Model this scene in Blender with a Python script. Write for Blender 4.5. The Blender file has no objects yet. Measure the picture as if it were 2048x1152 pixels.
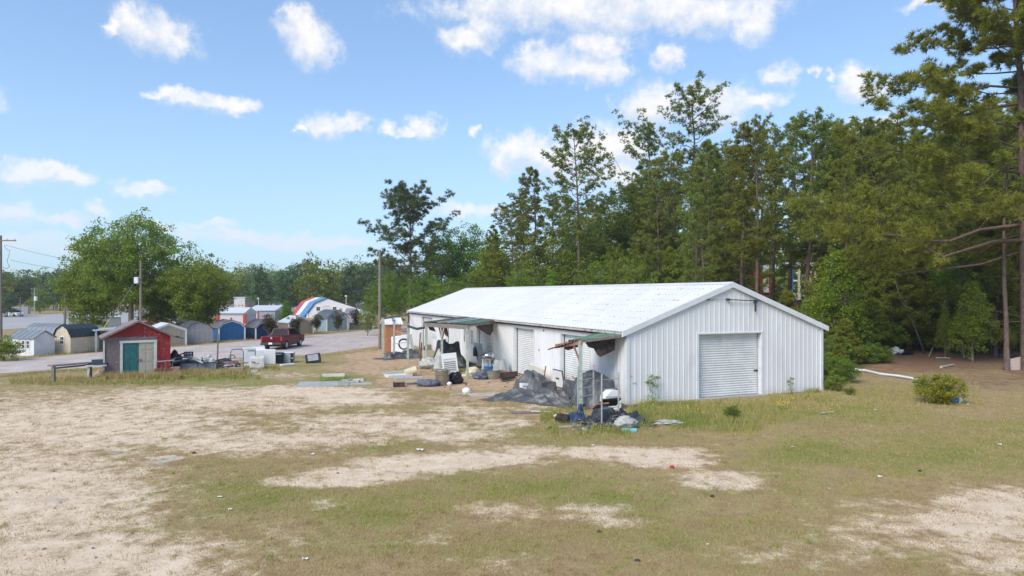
import bpy, math, random
import numpy as np
from mathutils import Vector, Matrix, noise as mnoise

R = math.radians
random.seed(7)
scene = bpy.context.scene
COL = scene.collection

# ------------------------------------------------------------------ camera
F, CX, HY, H0 = 1365.0, 1024.0, 587.0, 5.2      # focal length in photo pixels, centre column, horizon row, camera height

def G(px, py, z=0.0):
    """point of the ground seen at a photo pixel"""
    Y = F * (H0 - z) / (py - HY)
    return Vector(((px - CX) / F * Y, Y, z))

def at(px, py, Y):
    """point at distance Y seen at a photo pixel"""
    return Vector(((px - CX) / F * Y, Y, H0 - (py - HY) / F * Y))

cam_d = bpy.data.cameras.new('camera')
cam_d.sensor_width = 36.0
cam_d.lens = 36.0 * F / 2048.0
cam_d.shift_y = (HY - 576.0) / 2048.0
cam_d.clip_start = 0.1
cam_d.clip_end = 9000.0
cam = bpy.data.objects.new('camera', cam_d)
COL.objects.link(cam)
cam.location = (0, 0, H0)
cam.rotation_euler = (R(90), 0, 0)
scene.camera = cam

# ------------------------------------------------------------------ sun and sky
SUN_AZ = R(-141.0)      # measured from +Y towards +X: the sun stands to the left
SUN_EL = R(42.0)
EXPOSURE = 1.22
sd = bpy.data.lights.new('sun', 'SUN')
sd.energy = 1.5
sd.angle = R(30.0)
sd.color = (1.0, 0.935, 0.83)
sun = bpy.data.objects.new('sun', sd)
COL.objects.link(sun)
sv = Vector((math.sin(SUN_AZ) * math.cos(SUN_EL), math.cos(SUN_AZ) * math.cos(SUN_EL), math.sin(SUN_EL)))
sun.rotation_euler = sv.to_track_quat('Z', 'Y').to_euler()

world = bpy.data.worlds.new('World')
scene.world = world
world.use_nodes = True
wn, wl = world.node_tree.nodes, world.node_tree.links
wn.clear()

class NG:
    """small helper that chains shader nodes"""
    def __init__(s, tree): s.n, s.l = tree.nodes, tree.links
    def put(s, sock, v):
        if isinstance(v, bpy.types.NodeSocket): s.l.new(v, sock)
        elif v is not None: sock.default_value = v
    def math(s, op, a, b=None, c=None, clamp=False):
        n = s.n.new('ShaderNodeMath'); n.operation = op; n.use_clamp = clamp
        s.put(n.inputs[0], a); s.put(n.inputs[1], b)
        if c is not None: s.put(n.inputs[2], c)
        return n.outputs[0]
    def vmath(s, op, a, b=None):
        n = s.n.new('ShaderNodeVectorMath'); n.operation = op
        s.put(n.inputs[0], a)
        if b is not None: s.put(n.inputs[1], b)
        return n.outputs['Value'] if op in ('LENGTH', 'DOT_PRODUCT') else n.outputs[0]
    def noise(s, vec, scale, detail=3.0, rough=0.55, dist=0.0, color=False):
        n = s.n.new('ShaderNodeTexNoise')
        s.put(n.inputs['Vector'], vec); n.inputs['Scale'].default_value = scale
        n.inputs['Detail'].default_value = detail; n.inputs['Roughness'].default_value = rough
        n.inputs['Distortion'].default_value = dist
        return n.outputs['Color' if color else 'Fac']
    def step(s, v, lo, hi, a=0.0, b=1.0):
        n = s.n.new('ShaderNodeMapRange'); n.interpolation_type = 'SMOOTHSTEP'
        s.put(n.inputs[0], v); s.put(n.inputs[1], lo); s.put(n.inputs[2], hi); s.put(n.inputs[3], a); s.put(n.inputs[4], b)
        return n.outputs[0]
    def mix(s, f, a, b, mode='MIX'):
        n = s.n.new('ShaderNodeMix'); n.data_type = 'RGBA'; n.blend_type = mode
        s.put(n.inputs[0], f); s.put(n.inputs[6], a if isinstance(a, bpy.types.NodeSocket) else (*a[:3], 1)); s.put(n.inputs[7], b if isinstance(b, bpy.types.NodeSocket) else (*b[:3], 1))
        return n.outputs[2]

W = NG(world.node_tree)
sky = wn.new('ShaderNodeTexSky')
sky.sky_type = 'NISHITA'
sky.sun_disc = False
sky.sun_elevation = SUN_EL
sky.sun_rotation = SUN_AZ
sky.altitude = 0.0
sky.air_density = 1.0
sky.dust_density = 0.6
sky.ozone_density = 2.0
tc = wn.new('ShaderNodeTexCoord')
dirv = W.vmath('NORMALIZE', tc.outputs['Generated'])
sep = wn.new('ShaderNodeSeparateXYZ'); wl.new(dirv, sep.inputs[0])
az = W.math('ARCTAN2', sep.outputs[0], sep.outputs[1])
el = W.math('ARCSINE', sep.outputs[2])
cmb = wn.new('ShaderNodeCombineXYZ'); wl.new(az, cmb.inputs[0]); wl.new(el, cmb.inputs[1])
# every cloud seen in the photo: centre column, row, half width, half height (photo pixels)
CLOUDS = [
    (320, 62, 62, 34), (268, 42, 40, 34), (350, 88, 36, 22), (225, 50, 18, 16),
    (598, 58, 40, 36), (622, 82, 44, 34), (585, 32, 26, 22),
    (1130, 18, 230, 34), (1290, 20, 210, 36), (1420, 22, 130, 34), (1505, 45, 44, 34), (1000, 15, 60, 30), (935, 72, 48, 22), (970, 48, 46, 24),
    (1200, 85, 70, 26), (1095, 122, 62, 30), (1165, 132, 72, 26), (1228, 128, 36, 24), (1340, 116, 28, 20),
    (1560, 152, 30, 20), (1700, 165, 40, 28), (1730, 180, 36, 16), (1690, 145, 26, 16), (1618, 146, 10, 8), (1645, 148, 9, 8),
    (1850, 6, 44, 10), (1910, 8, 30, 18), (1300, 205, 50, 36), (1440, 215, 66, 36), (1520, 208, 50, 16), (1390, 200, 40, 26),
    (1050, 305, 64, 32), (1010, 320, 34, 28), (1110, 320, 60, 30), (1195, 300, 80, 46), (1250, 290, 60, 36), (1210, 350, 90, 30),
    (400, 202, 62, 16), (350, 190, 40, 13), (470, 208, 40, 14), (308, 188, 18, 8), (655, 250, 38, 22), (690, 245, 30, 18), (612, 255, 12, 7),
    (770, 255, 20, 12), (850, 252, 30, 20), (815, 262, 20, 9), (940, 272, 10, 8),
    (60, 338, 70, 22), (130, 350, 48, 18), (20, 345, 40, 20), (95, 325, 40, 14), (285, 380, 44, 14), (25, 425, 46, 26), (195, 415, 26, 14),
    (130, 438, 70, 10), (320, 450, 60, 10), (470, 470, 120, 14), (570, 478, 120, 13), (660, 485, 80, 10), (430, 445, 50, 8), (930, 425, 60, 12), (60, 480, 90, 16), (200, 500, 120, 10),
    (1750, 240, 40, 16), (-90, 200, 70, 30), (-160, 420, 120, 24), (2200, 120, 110, 40),
]
warp = W.noise(cmb.outputs[0], 9.0, 4.0, 0.6, color=True)
warp2 = W.noise(cmb.outputs[0], 38.0, 4.0, 0.6, color=True)
w1 = W.vmath('MULTIPLY', W.vmath('SUBTRACT', warp, (0.5, 0.5, 0.5)), (0.075, 0.04, 0.0))
w2 = W.vmath('MULTIPLY', W.vmath('SUBTRACT', warp2, (0.5, 0.5, 0.5)), (0.045, 0.03, 0.0))
q = W.vmath('ADD', cmb.outputs[0], W.vmath('ADD', w1, w2))
def field(vec):
    best = None
    for (cx, cy, rx, ry) in CLOUDS:
        dx = (cx - CX) / F
        a0 = math.atan(dx); e0 = math.atan((HY - cy) / F / math.sqrt(1 + dx * dx))
        c2 = math.cos(a0)
        d = W.vmath('LENGTH', W.vmath('MULTIPLY', W.vmath('SUBTRACT', vec, (a0, e0, 0)), (F / (rx * c2 * c2), F / (ry * c2), 0)))
        best = d if best is None else W.math('SMOOTH_MIN', best, d, 0.25)
    return best
fld = field(q)
fine = W.noise(cmb.outputs[0], 60.0, 6.0, 0.65)
dens_in = W.step(W.math('ADD', fld, W.math('MULTIPLY', W.math('SUBTRACT', fine, 0.5), 1.7)), 1.62, 0.42)
# the rest of the sky dome carries the same kind of scattered small clouds
gen = W.noise(W.vmath('MULTIPLY', dirv, (1.0, 1.0, 2.2)), 5.0, 7.0, 0.6)
gmask = W.step(gen, 0.57, 0.68)
inside = W.math('MULTIPLY', W.step(W.math('ABSOLUTE', az), 0.78, 0.66), W.step(el, 0.44, 0.40))
lowcut = W.step(el, 0.0, 0.05)
dens_out = W.math('MULTIPLY', W.math('MULTIPLY', gmask, W.math('SUBTRACT', 1.0, inside)), lowcut)
dens = W.math('MAXIMUM', dens_in, dens_out)
dens = W.math('MULTIPLY', dens, W.step(el, -0.005, 0.03))
# the undersides and thin parts are a little greyer than the lit tops
shade_n = W.noise(W.vmath('MULTIPLY', cmb.outputs[0], (1.0, 1.5, 1.0)), 30.0, 5.0, 0.6)
# light comes from above: compare the density a little higher up with the density here
upf = field(W.vmath('ADD', q, (0.004, 0.016, 0.0)))
core = W.step(W.math('ADD', W.math('SUBTRACT', upf, fld), W.math('MULTIPLY', W.math('SUBTRACT', shade_n, 0.5), 1.6)), -0.75, 0.55)
ccol = W.mix(core, (2.85, 3.1, 3.5), (3.95, 3.85, 3.8))
ccol = W.mix(W.step(el, 0.03, 0.17), (3.25, 3.3, 3.6), ccol)
# low haze brightening of the clear sky towards the horizon
hz = W.step(el, 0.36, 0.0)
# the whole dome is rolled off gently so that the bright horizon keeps its colour
c0 = sky.outputs[0]
skyc = W.vmath('DIVIDE', W.vmath('MULTIPLY', c0, (4.25, 6.6, 11.0)), W.vmath('ADD', c0, (3.8, 5.5, 9.0)))
clear = W.mix(W.math('MULTIPLY', hz, 0.25), skyc, (2.5, 3.45, 4.0))
wisp = W.step(W.noise(cmb.outputs[0], 22.0, 5.0, 0.65), 0.30, 0.62, 0.55, 1.0)
thin = W.math('MULTIPLY', W.math('MULTIPLY', dens, wisp), W.step(el, 0.02, 0.22, 0.60, 0.97))
final = W.mix(thin, clear, ccol)
bg = wn.new('ShaderNodeBackground'); bg.inputs[1].default_value = 0.115
wl.new(final, bg.inputs[0])
wo = wn.new('ShaderNodeOutputWorld'); wl.new(bg.outputs[0], wo.inputs[0])
world.cycles.sampling_method = 'MANUAL'
world.cycles.sample_map_resolution = 512

vs = scene.view_settings
scene.display_settings.display_device = 'sRGB'
vs.view_transform = 'Standard'
vs.look = 'None'
vs.exposure = EXPOSURE
vs.gamma = 1.0
vs.use_curve_mapping = False
scene.cycles.max_bounces = 8
scene.cycles.diffuse_bounces = 6
scene.cycles.glossy_bounces = 2
scene.cycles.transmission_bounces = 6
scene.cycles.transparent_max_bounces = 8
scene.cycles.caustics_reflective = False
scene.cycles.caustics_refractive = False

# ------------------------------------------------------------------ materials
def pm(name, base, rough=0.6, var=0.15, scale=2.0, metal=0.0, bump=0.0, bscale=30.0, stain=None, sscale=1.5, samt=0.5, sthr=0.55, spec=0.4, alt=None, stretch=(1, 1, 1)):
    m = bpy.data.materials.new(name); m.use_nodes = True
    g = NG(m.node_tree); bsdf = m.node_tree.nodes['Principled BSDF']
    t = g.n.new('ShaderNodeTexCoord')
    vec = t.outputs['Object']
    if stretch != (1, 1, 1): vec = g.vmath('MULTIPLY', vec, stretch)
    n1 = g.noise(vec, scale, 4.0, 0.6)
    dark = tuple(c * (1 - var) for c in base); lite = tuple(min(1, c * (1 + var)) for c in base)
    col = g.mix(g.step(n1, 0.3, 0.7), dark, alt if alt else lite)
    if stain:
        n2 = g.noise(vec, sscale, 5.0, 0.65)
        col = g.mix(g.math('MULTIPLY', g.step(n2, sthr, sthr + 0.12), samt), col, stain)
    g.l.new(col, bsdf.inputs['Base Color'])
    bsdf.inputs['Roughness'].default_value = rough
    bsdf.inputs['Metallic'].default_value = metal
    bsdf.inputs['Specular IOR Level'].default_value = spec
    if bump:
        b = g.n.new('ShaderNodeBump'); b.inputs['Strength'].default_value = bump; b.inputs['Distance'].default_value = 0.02
        g.l.new(g.noise(vec, bscale, 4.0, 0.6), b.inputs['Height']); g.l.new(b.outputs[0], bsdf.inputs['Normal'])
    return m

def splash(m, h=0.5, col=(0.40, 0.33, 0.26), amt=0.28):
    """mud thrown up along the foot of a wall"""
    g = NG(m.node_tree); bsdf = m.node_tree.nodes['Principled BSDF']; src = bsdf.inputs['Base Color'].links[0].from_socket
    t = g.n.new('ShaderNodeTexCoord'); sp = g.n.new('ShaderNodeSeparateXYZ'); g.l.new(t.outputs['Object'], sp.inputs[0])
    nz = g.noise(t.outputs['Object'], 2.5, 5, 0.7)
    f = g.step(g.math('ADD', sp.outputs[2], g.math('MULTIPLY', g.math('SUBTRACT', nz, 0.5), 0.9)), h, 0.0)
    g.l.new(g.mix(g.math('MULTIPLY', f, amt), src, col), bsdf.inputs['Base Color'])

def foliage(name, c1, c2, transl=0.38, objvar=0.25, clump=0.8):
    """leaf colour from a per-leaf tint, metre-sized clumps and a per-tree shift"""
    m = bpy.data.materials.new(name); m.use_nodes = True
    g = NG(m.node_tree); bsdf = m.node_tree.nodes['Principled BSDF']
    a = g.n.new('ShaderNodeAttribute'); a.attribute_name = 'tint'
    t = g.n.new('ShaderNodeTexCoord'); oi = g.n.new('ShaderNodeObjectInfo')
    cl = g.noise(t.outputs['Object'], clump, 2.0, 0.5)
    f = g.math('ADD', g.math('MULTIPLY', a.outputs['Fac'], 0.55), g.math('MULTIPLY', g.math('SUBTRACT', cl, 0.28), 1.1))
    col = g.mix(g.step(f, 0.0, 1.0), c1, c2)
    hs = g.n.new('ShaderNodeHueSaturation')
    g.put(hs.inputs['Hue'], g.math('ADD', 0.485, g.math('MULTIPLY', oi.outputs['Random'], 0.03)))
    g.put(hs.inputs['Value'], g.math('ADD', 1.0 - objvar / 2, g.math('MULTIPLY', oi.outputs['Random'], objvar)))
    g.l.new(col, hs.inputs['Color'])
    g.l.new(hs.outputs[0], bsdf.inputs['Base Color'])
    bsdf.inputs['Roughness'].default_value = 0.55; bsdf.inputs['Specular IOR Level'].default_value = 0.25
    tr = g.n.new('ShaderNodeBsdfTranslucent'); g.l.new(hs.outputs[0], tr.inputs[0])
    mx = g.n.new('ShaderNodeMixShader'); mx.inputs[0].default_value = transl
    g.l.new(bsdf.outputs[0], mx.inputs[1]); g.l.new(tr.outputs[0], mx.inputs[2])
    out = [n for n in g.n if n.type == 'OUTPUT_MATERIAL'][0]
    g.l.new(mx.outputs[0], out.inputs[0])
    return m

M = {}
M['wall'] = pm('white_steel_wall', (0.77, 0.765, 0.77), 0.42, 0.05, 0.7, stain=(0.52, 0.50, 0.47), sscale=0.9, samt=0.30, sthr=0.56, stretch=(1, 1, 0.35))
splash(M['wall'])
M['roof'] = pm('white_steel_roof', (0.69, 0.68, 0.685), 0.38, 0.04, 0.5, stain=(0.56, 0.54, 0.51), sscale=1.1, samt=0.16, sthr=0.54, stretch=(.35, 1, 1))
M['trim'] = pm('white_trim', (0.72, 0.73, 0.745), 0.45, 0.06, 2.0, stain=(0.42, 0.37, 0.3), sscale=3.0, samt=0.4, sthr=0.66)
M['gutter'] = pm('dirty_gutter', (0.50, 0.46, 0.40), 0.6, 0.2, 2.0, stain=(0.16, 0.12, 0.09), sscale=3.0, samt=0.8, sthr=0.52)
M['eave_dark'] = pm('eave_gap_shade', (0.10, 0.075, 0.06), 0.8, 0.4, 4.0)  # shade of the gap under the eave, put into the board colour
M['curtain'] = pm('white_roller_curtain', (0.70, 0.70, 0.69), 0.5, 0.07, 1.5, stain=(0.45, 0.42, 0.37), sscale=1.2, samt=0.35, sthr=0.58)
M['concrete'] = pm('concrete', (0.42, 0.40, 0.37), 0.85, 0.15, 4.0, bump=0.3)
M['galv'] = pm('galvanised_steel', (0.50, 0.53, 0.55), 0.45, 0.12, 5.0, metal=0.5)
M['dark_metal'] = pm('dark_metal', (0.05, 0.06, 0.07), 0.5, 0.3, 5.0, metal=0.3)
M['rust'] = pm('rusty_steel', (0.20, 0.085, 0.05), 0.85, 0.4, 5.0)
M['rust_dark'] = pm('dark_rusty_sheet', (0.055, 0.04, 0.035), 0.8, 0.5, 4.0, stain=(0.16, 0.07, 0.04), sscale=3, samt=0.7)
M['greenpost'] = pm('faded_green_post', (0.36, 0.42, 0.36), 0.75, 0.2, 4.0, stain=(0.25, 0.21, 0.15), sscale=5, samt=0.7, sthr=0.55)
M['greenroof'] = pm('faded_green_sheet', (0.10, 0.19, 0.12), 0.6, 0.3, 1.5, stain=(0.24, 0.27, 0.22), sscale=2.5, samt=0.6, sthr=0.5)
M['weathered'] = pm('weathered_wood', (0.22, 0.19, 0.165), 0.85, 0.3, 6.0, stretch=(1, 1, 4), bump=0.3)
M['pinkwood'] = pm('reddish_weathered_wood', (0.30, 0.17, 0.14), 0.8, 0.3, 5.0)
M['wood'] = pm('raw_wood', (0.34, 0.26, 0.17), 0.8, 0.25, 5.0)
M['polewood'] = pm('pole_wood', (0.24, 0.20, 0.165), 0.85, 0.25, 3.0, stretch=(3, 3, 0.4))
M['plywood'] = pm('orange_plywood', (0.52, 0.24, 0.11), 0.7, 0.18, 3.0, stretch=(3, 3, 0.6))
M['white'] = pm('white_enamel', (0.80, 0.80, 0.81), 0.3, 0.04, 2.0, stain=(0.6, 0.58, 0.54), sscale=4, samt=0.4, sthr=0.62)
M['offwhite'] = pm('offwhite_plastic', (0.70, 0.68, 0.62), 0.5, 0.1, 3.0)
M['cream'] = pm('cream_plastic', (0.66, 0.57, 0.40), 0.5, 0.1, 3.0)
M['black'] = pm('black_plastic', (0.018, 0.019, 0.022), 0.45, 0.3, 4.0)
M['bag'] = pm('black_bag', (0.014, 0.016, 0.02), 0.28, 0.3, 6.0)
M['bluebag'] = pm('navy_bag', (0.022, 0.045, 0.11), 0.5, 0.3, 5.0)
M['bluegrey'] = pm('blue_grey_cloth', (0.11, 0.125, 0.17), 0.7, 0.3, 5.0)
M['tarp'] = pm('grey_tarp', (0.085, 0.085, 0.09), 0.45, 0.22, 2.5, stain=(0.27, 0.26, 0.25), sscale=1.6, samt=0.5, sthr=0.50, bump=0.35, bscale=14)
M['tarp_dark'] = pm('black_tarp', (0.04, 0.043, 0.05), 0.42, 0.35, 3.0, stain=(0.15, 0.15, 0.15), sscale=3.0, samt=0.6, sthr=0.55, bump=0.3, bscale=12)
M['tarp_pale'] = pm('pale_tarp', (0.42, 0.42, 0.40), 0.6, 0.2, 4.0)
M['paper'] = pm('white_litter', (0.78, 0.77, 0.75), 0.7, 0.05, 5.0)
M['cardboard'] = pm('cardboard', (0.36, 0.26, 0.17), 0.85, 0.15, 4.0)
M['cyan'] = pm('cyan_plastic', (0.20, 0.60, 0.66), 0.4, 0.1, 4.0)
M['blue'] = pm('blue_plastic', (0.02, 0.17, 0.50), 0.4, 0.15, 4.0)
M['redpl'] = pm('red_plastic', (0.50, 0.03, 0.03), 0.4, 0.15, 4.0)
M['glass'] = pm('dark_glass', (0.015, 0.02, 0.026), 0.12, 0.2, 3.0, spec=0.03)
M['brick'] = pm('brick', (0.27, 0.12, 0.085), 0.85, 0.3, 9.0)
M['bark'] = pm('pine_bark', (0.15, 0.105, 0.085), 0.9, 0.35, 5.0, stretch=(2, 2, 0.6), bump=0.5, bscale=14)
M['bark_grey'] = pm('grey_bark', (0.20, 0.17, 0.145), 0.9, 0.3, 5.0, stretch=(2, 2, 0.5), bump=0.4, bscale=14)
M['bark_pale'] = pm('pale_bark', (0.42, 0.38, 0.33), 0.85, 0.25, 5.0)
M['needle'] = foliage('pine_needles', (0.130, 0.162, 0.038), (0.335, 0.380, 0.072))
M['needle_y'] = foliage('sunlit_pine_needles', (0.155, 0.182, 0.030), (0.385, 0.410, 0.058))
M['needle_l'] = foliage('longleaf_needles', (0.085, 0.115, 0.055), (0.200, 0.230, 0.095))
M['leaf'] = foliage('green_leaves', (0.105, 0.175, 0.024), (0.245, 0.330, 0.042))
M['leaf_b'] = foliage('bright_green_leaves', (0.110, 0.205, 0.022), (0.270, 0.400, 0.042), transl=0.38)
M['leaf_o'] = foliage('oak_leaves', (0.125, 0.180, 0.024), (0.300, 0.360, 0.046))
M['leaf_f'] = foliage('far_leaves', (0.070, 0.125, 0.045), (0.170, 0.230, 0.085))
M['leaf_y'] = foliage('yellow_green_leaves', (0.190, 0.235, 0.018), (0.400, 0.415, 0.035), transl=0.38)
M['leaf_g'] = foliage('young_yellow_green_leaves', (0.150, 0.205, 0.018), (0.340, 0.400, 0.040), transl=0.4)
M['leaf_d'] = foliage('dark_purple_leaves', (0.070, 0.045, 0.030), (0.110, 0.115, 0.045))
# ------------------------------------------------------------------ mesh building
def mesh_from(name, verts, faces, mats, midx=None, smooth=False, tint=None):
    me = bpy.data.meshes.new(name)
    me.from_pydata(verts, [], faces)
    for m in mats: me.materials.append(m)
    if midx is not None and len(mats) > 1: me.polygons.foreach_set('material_index', midx)
    if smooth: me.polygons.foreach_set('use_smooth', [True] * len(me.polygons))
    me.update()
    return me

def mesh_np(name, verts, loops, starts, mats, tint=None, smooth=False, midx=None):
    """fast path: verts (n,3), loops flat, starts per polygon"""
    me = bpy.data.meshes.new(name)
    me.vertices.add(len(verts)); me.vertices.foreach_set('co', np.asarray(verts, np.float32).ravel())
    me.loops.add(len(loops)); me.loops.foreach_set('vertex_index', np.asarray(loops, np.int32))
    me.polygons.add(len(starts)); me.polygons.foreach_set('loop_start', np.asarray(starts, np.int32))
    for m in mats: me.materials.append(m)
    if midx is not None: me.polygons.foreach_set('material_index', np.asarray(midx, np.int32))
    if smooth: me.polygons.foreach_set('use_smooth', np.ones(len(starts), bool))
    me.update(calc_edges=True); me.validate()
    if tint is not None and len(me.polygons) == len(starts):
        a = me.attributes.new('tint', 'FLOAT', 'FACE'); a.data.foreach_set('value', np.asarray(tint, np.float32))
    return me

def props(o, label=None, cat=None, group=None, kind=None):
    if label: o['label'] = label
    if cat: o['category'] = cat
    if group: o['group'] = group
    if kind: o['kind'] = kind
    return o

def thing(name, label, cat, loc=(0, 0, 0), rz=0.0, group=None):
    o = bpy.data.objects.new(name, None); COL.objects.link(o)
    o.empty_display_size = 0.2
    o.location = loc; o.rotation_euler = (0, 0, rz)
    return props(o, label, cat, group)

def link(name, me, parent=None):
    o = bpy.data.objects.new(name, me); COL.objects.link(o)
    if parent is not None: o.parent = parent
    return o

class MB:
    """collects solids in local coordinates and links them as one mesh object"""
    def __init__(s): s.v, s.f, s.m, s.marks = [], [], [], []
    def add(s, vs, fs, mi=0):
        k = len(s.v); s.marks.append((k, len(s.f))); s.v += [tuple(v) for v in vs]; s.f += [tuple(i + k for i in f) for f in fs]; s.m += [mi] * len(fs); return s
    def box(s, c, size, rz=0, rx=0, ry=0, mi=0, taper=1.0):
        a, b, h = size[0] / 2, size[1] / 2, size[2] / 2
        M3 = Matrix.Rotation(rz, 3, 'Z') @ Matrix.Rotation(rx, 3, 'X') @ Matrix.Rotation(ry, 3, 'Y')
        vs = []
        for z in (-h, h):
            t = 1.0 if z < 0 else taper
            for (x, y) in ((-a, -b), (a, -b), (a, b), (-a, b)): vs.append(Vector(c) + M3 @ Vector((x * t, y * t, z)))
        return s.add(vs, [(0, 3, 2, 1), (4, 5, 6, 7), (0, 1, 5, 4), (1, 2, 6, 5), (2, 3, 7, 6), (3, 0, 4, 7)], mi)
    def bar(s, p, q, w, h=None, mi=0, up=(0, 0, 1)):
        p, q = Vector(p), Vector(q); h = h or w
        d = (q - p).normalized(); u = Vector(up)
        if abs(d.dot(u)) > 0.95: u = Vector((1, 0, 0))
        x = d.cross(u).normalized(); y = x.cross(d).normalized()
        vs = []
        for e in (p, q):
            for (i, j) in ((-1, -1), (1, -1), (1, 1), (-1, 1)): vs.append(e + x * (i * w / 2) + y * (j * h / 2))
        return s.add(vs, [(0, 1, 2, 3), (7, 6, 5, 4), (4, 5, 1, 0), (5, 6, 2, 1), (6, 7, 3, 2), (7, 4, 0, 3)], mi)
    def tube(s, pts, r, n=7, mi=0, cap=True):
        pts = [Vector(p) for p in pts]; k = len(pts)
        rr = r if isinstance(r, (list, tuple)) else [r] * k
        vs, fs = [], []
        ref = Vector((0, 0, 1))
        for i, p in enumerate(pts):
            d = (pts[min(i + 1, k - 1)] - pts[max(i - 1, 0)]).normalized()
            u = ref if abs(d.dot(ref)) < 0.95 else Vector((1, 0, 0))
            x = d.cross(u).normalized(); y = x.cross(d)
            for j in range(n):
                a = 2 * math.pi * j / n
                vs.append(p + (x * math.cos(a) + y * math.sin(a)) * rr[i])
        for i in range(k - 1):
            for j in range(n):
                fs.append((i * n + j, i * n + (j + 1) % n, (i + 1) * n + (j + 1) % n, (i + 1) * n + j))
        if cap: fs.append(tuple(range(n - 1, -1, -1))); fs.append(tuple(range((k - 1) * n, k * n)))
        return s.add(vs, fs, mi)
    def extr(s, pts, vec, mi=0):
        n = len(pts); vec = Vector(vec)
        vs = [Vector(p) for p in pts] + [Vector(p) + vec for p in pts]
        fs = [tuple(range(n - 1, -1, -1)), tuple(range(n, 2 * n))] + [(i, (i + 1) % n, n + (i + 1) % n, n + i) for i in range(n)]
        return s.add(vs, fs, mi)
    def lathe(s, prof, c=(0, 0, 0), n=14, mi=0, M3=None):
        vs, fs = [], []
        for (r, z) in prof:
            for j in range(n):
                a = 2 * math.pi * j / n; v = Vector((r * math.cos(a), r * math.sin(a), z))
                vs.append(Vector(c) + (M3 @ v if M3 else v))
        for i in range(len(prof) - 1):
            for j in range(n): fs.append((i * n + j, i * n + (j + 1) % n, (i + 1) * n + (j + 1) % n, (i + 1) * n + j))
        fs.append(tuple(range(n - 1, -1, -1))); fs.append(tuple(range((len(prof) - 1) * n, len(prof) * n)))
        return s.add(vs, fs, mi)
    def build(s, name, mats, parent=None, smooth=False, bevel=0.0, world=False):
        mats = mats if isinstance(mats, (list, tuple)) else [mats]
        v = s.v
        if world and parent is not None:
            inv = (Matrix.Translation(parent.location) @ parent.rotation_euler.to_matrix().to_4x4()).inverted()
            v = [tuple(inv @ Vector(p)) for p in v]
        o = link(name, mesh_from(name, v, s.f, mats, s.m, smooth), parent)
        if bevel:
            b = o.modifiers.new('edge', 'BEVEL'); b.width = bevel; b.segments = 2; b.limit_method = 'ANGLE'
        return o

def build_each(mb, name, mat, parent=None, **kw):
    """every solid of the collection becomes an object of its own"""
    mk = mb.marks + [(len(mb.v), len(mb.f))]; out = []
    for (v0, f0), (v1, f1) in zip(mk[:-1], mk[1:]):
        o = MB(); o.add(mb.v[v0:v1], [tuple(i - v0 for i in f) for f in mb.f[f0:f1]]); out.append(o.build(name, mat, parent, **kw))
    return out

def noise3(p, s=1.0):
    return mnoise.noise(Vector(p) * s)

def lump(name, c, rad, mat, seed=0, rough=0.25, flat=True, n=26, parent=None, freq=1.6):
    """crumpled bag-like lump resting on the ground at c"""
    n = max(n, 40)
    vs, fs = [], []
    m = n // 2 + 1
    for i in range(m):
        th = math.pi * i / (m - 1)
        for j in range(n):
            ph = 2 * math.pi * j / n
            d = Vector((math.sin(th) * math.cos(ph), math.sin(th) * math.sin(ph), math.cos(th)))
            k = 1 + rough * noise3(d * freq + Vector((seed * 3.1, 1.7, 0))) + rough * 0.6 * noise3(d * freq * 2.6 + Vector((0, seed * 2.3, 5)))
            k += rough * 1.0 * (0.30 - abs(noise3(d * freq * 1.9 + Vector((seed * 1.3, 4, 2))))) + rough * 0.75 * (0.28 - abs(noise3(d * freq * 4.6 + Vector((seed, 2, 8)))))
            v = Vector((d.x * rad[0] * k, d.y * rad[1] * k, d.z * rad[2] * k + rad[2] * 0.8))
            if flat and v.z < 0: v.z = 0.0
            vs.append(v)
    for i in range(m - 1):
        for j in range(n): fs.append((i * n + j, (i + 1) * n + j, (i + 1) * n + (j + 1) % n, i * n + (j + 1) % n))
    o = link(name, mesh_from(name, [tuple(v) for v in vs], fs, [mat], None, True), parent)
    o.location = c
    return o

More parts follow.
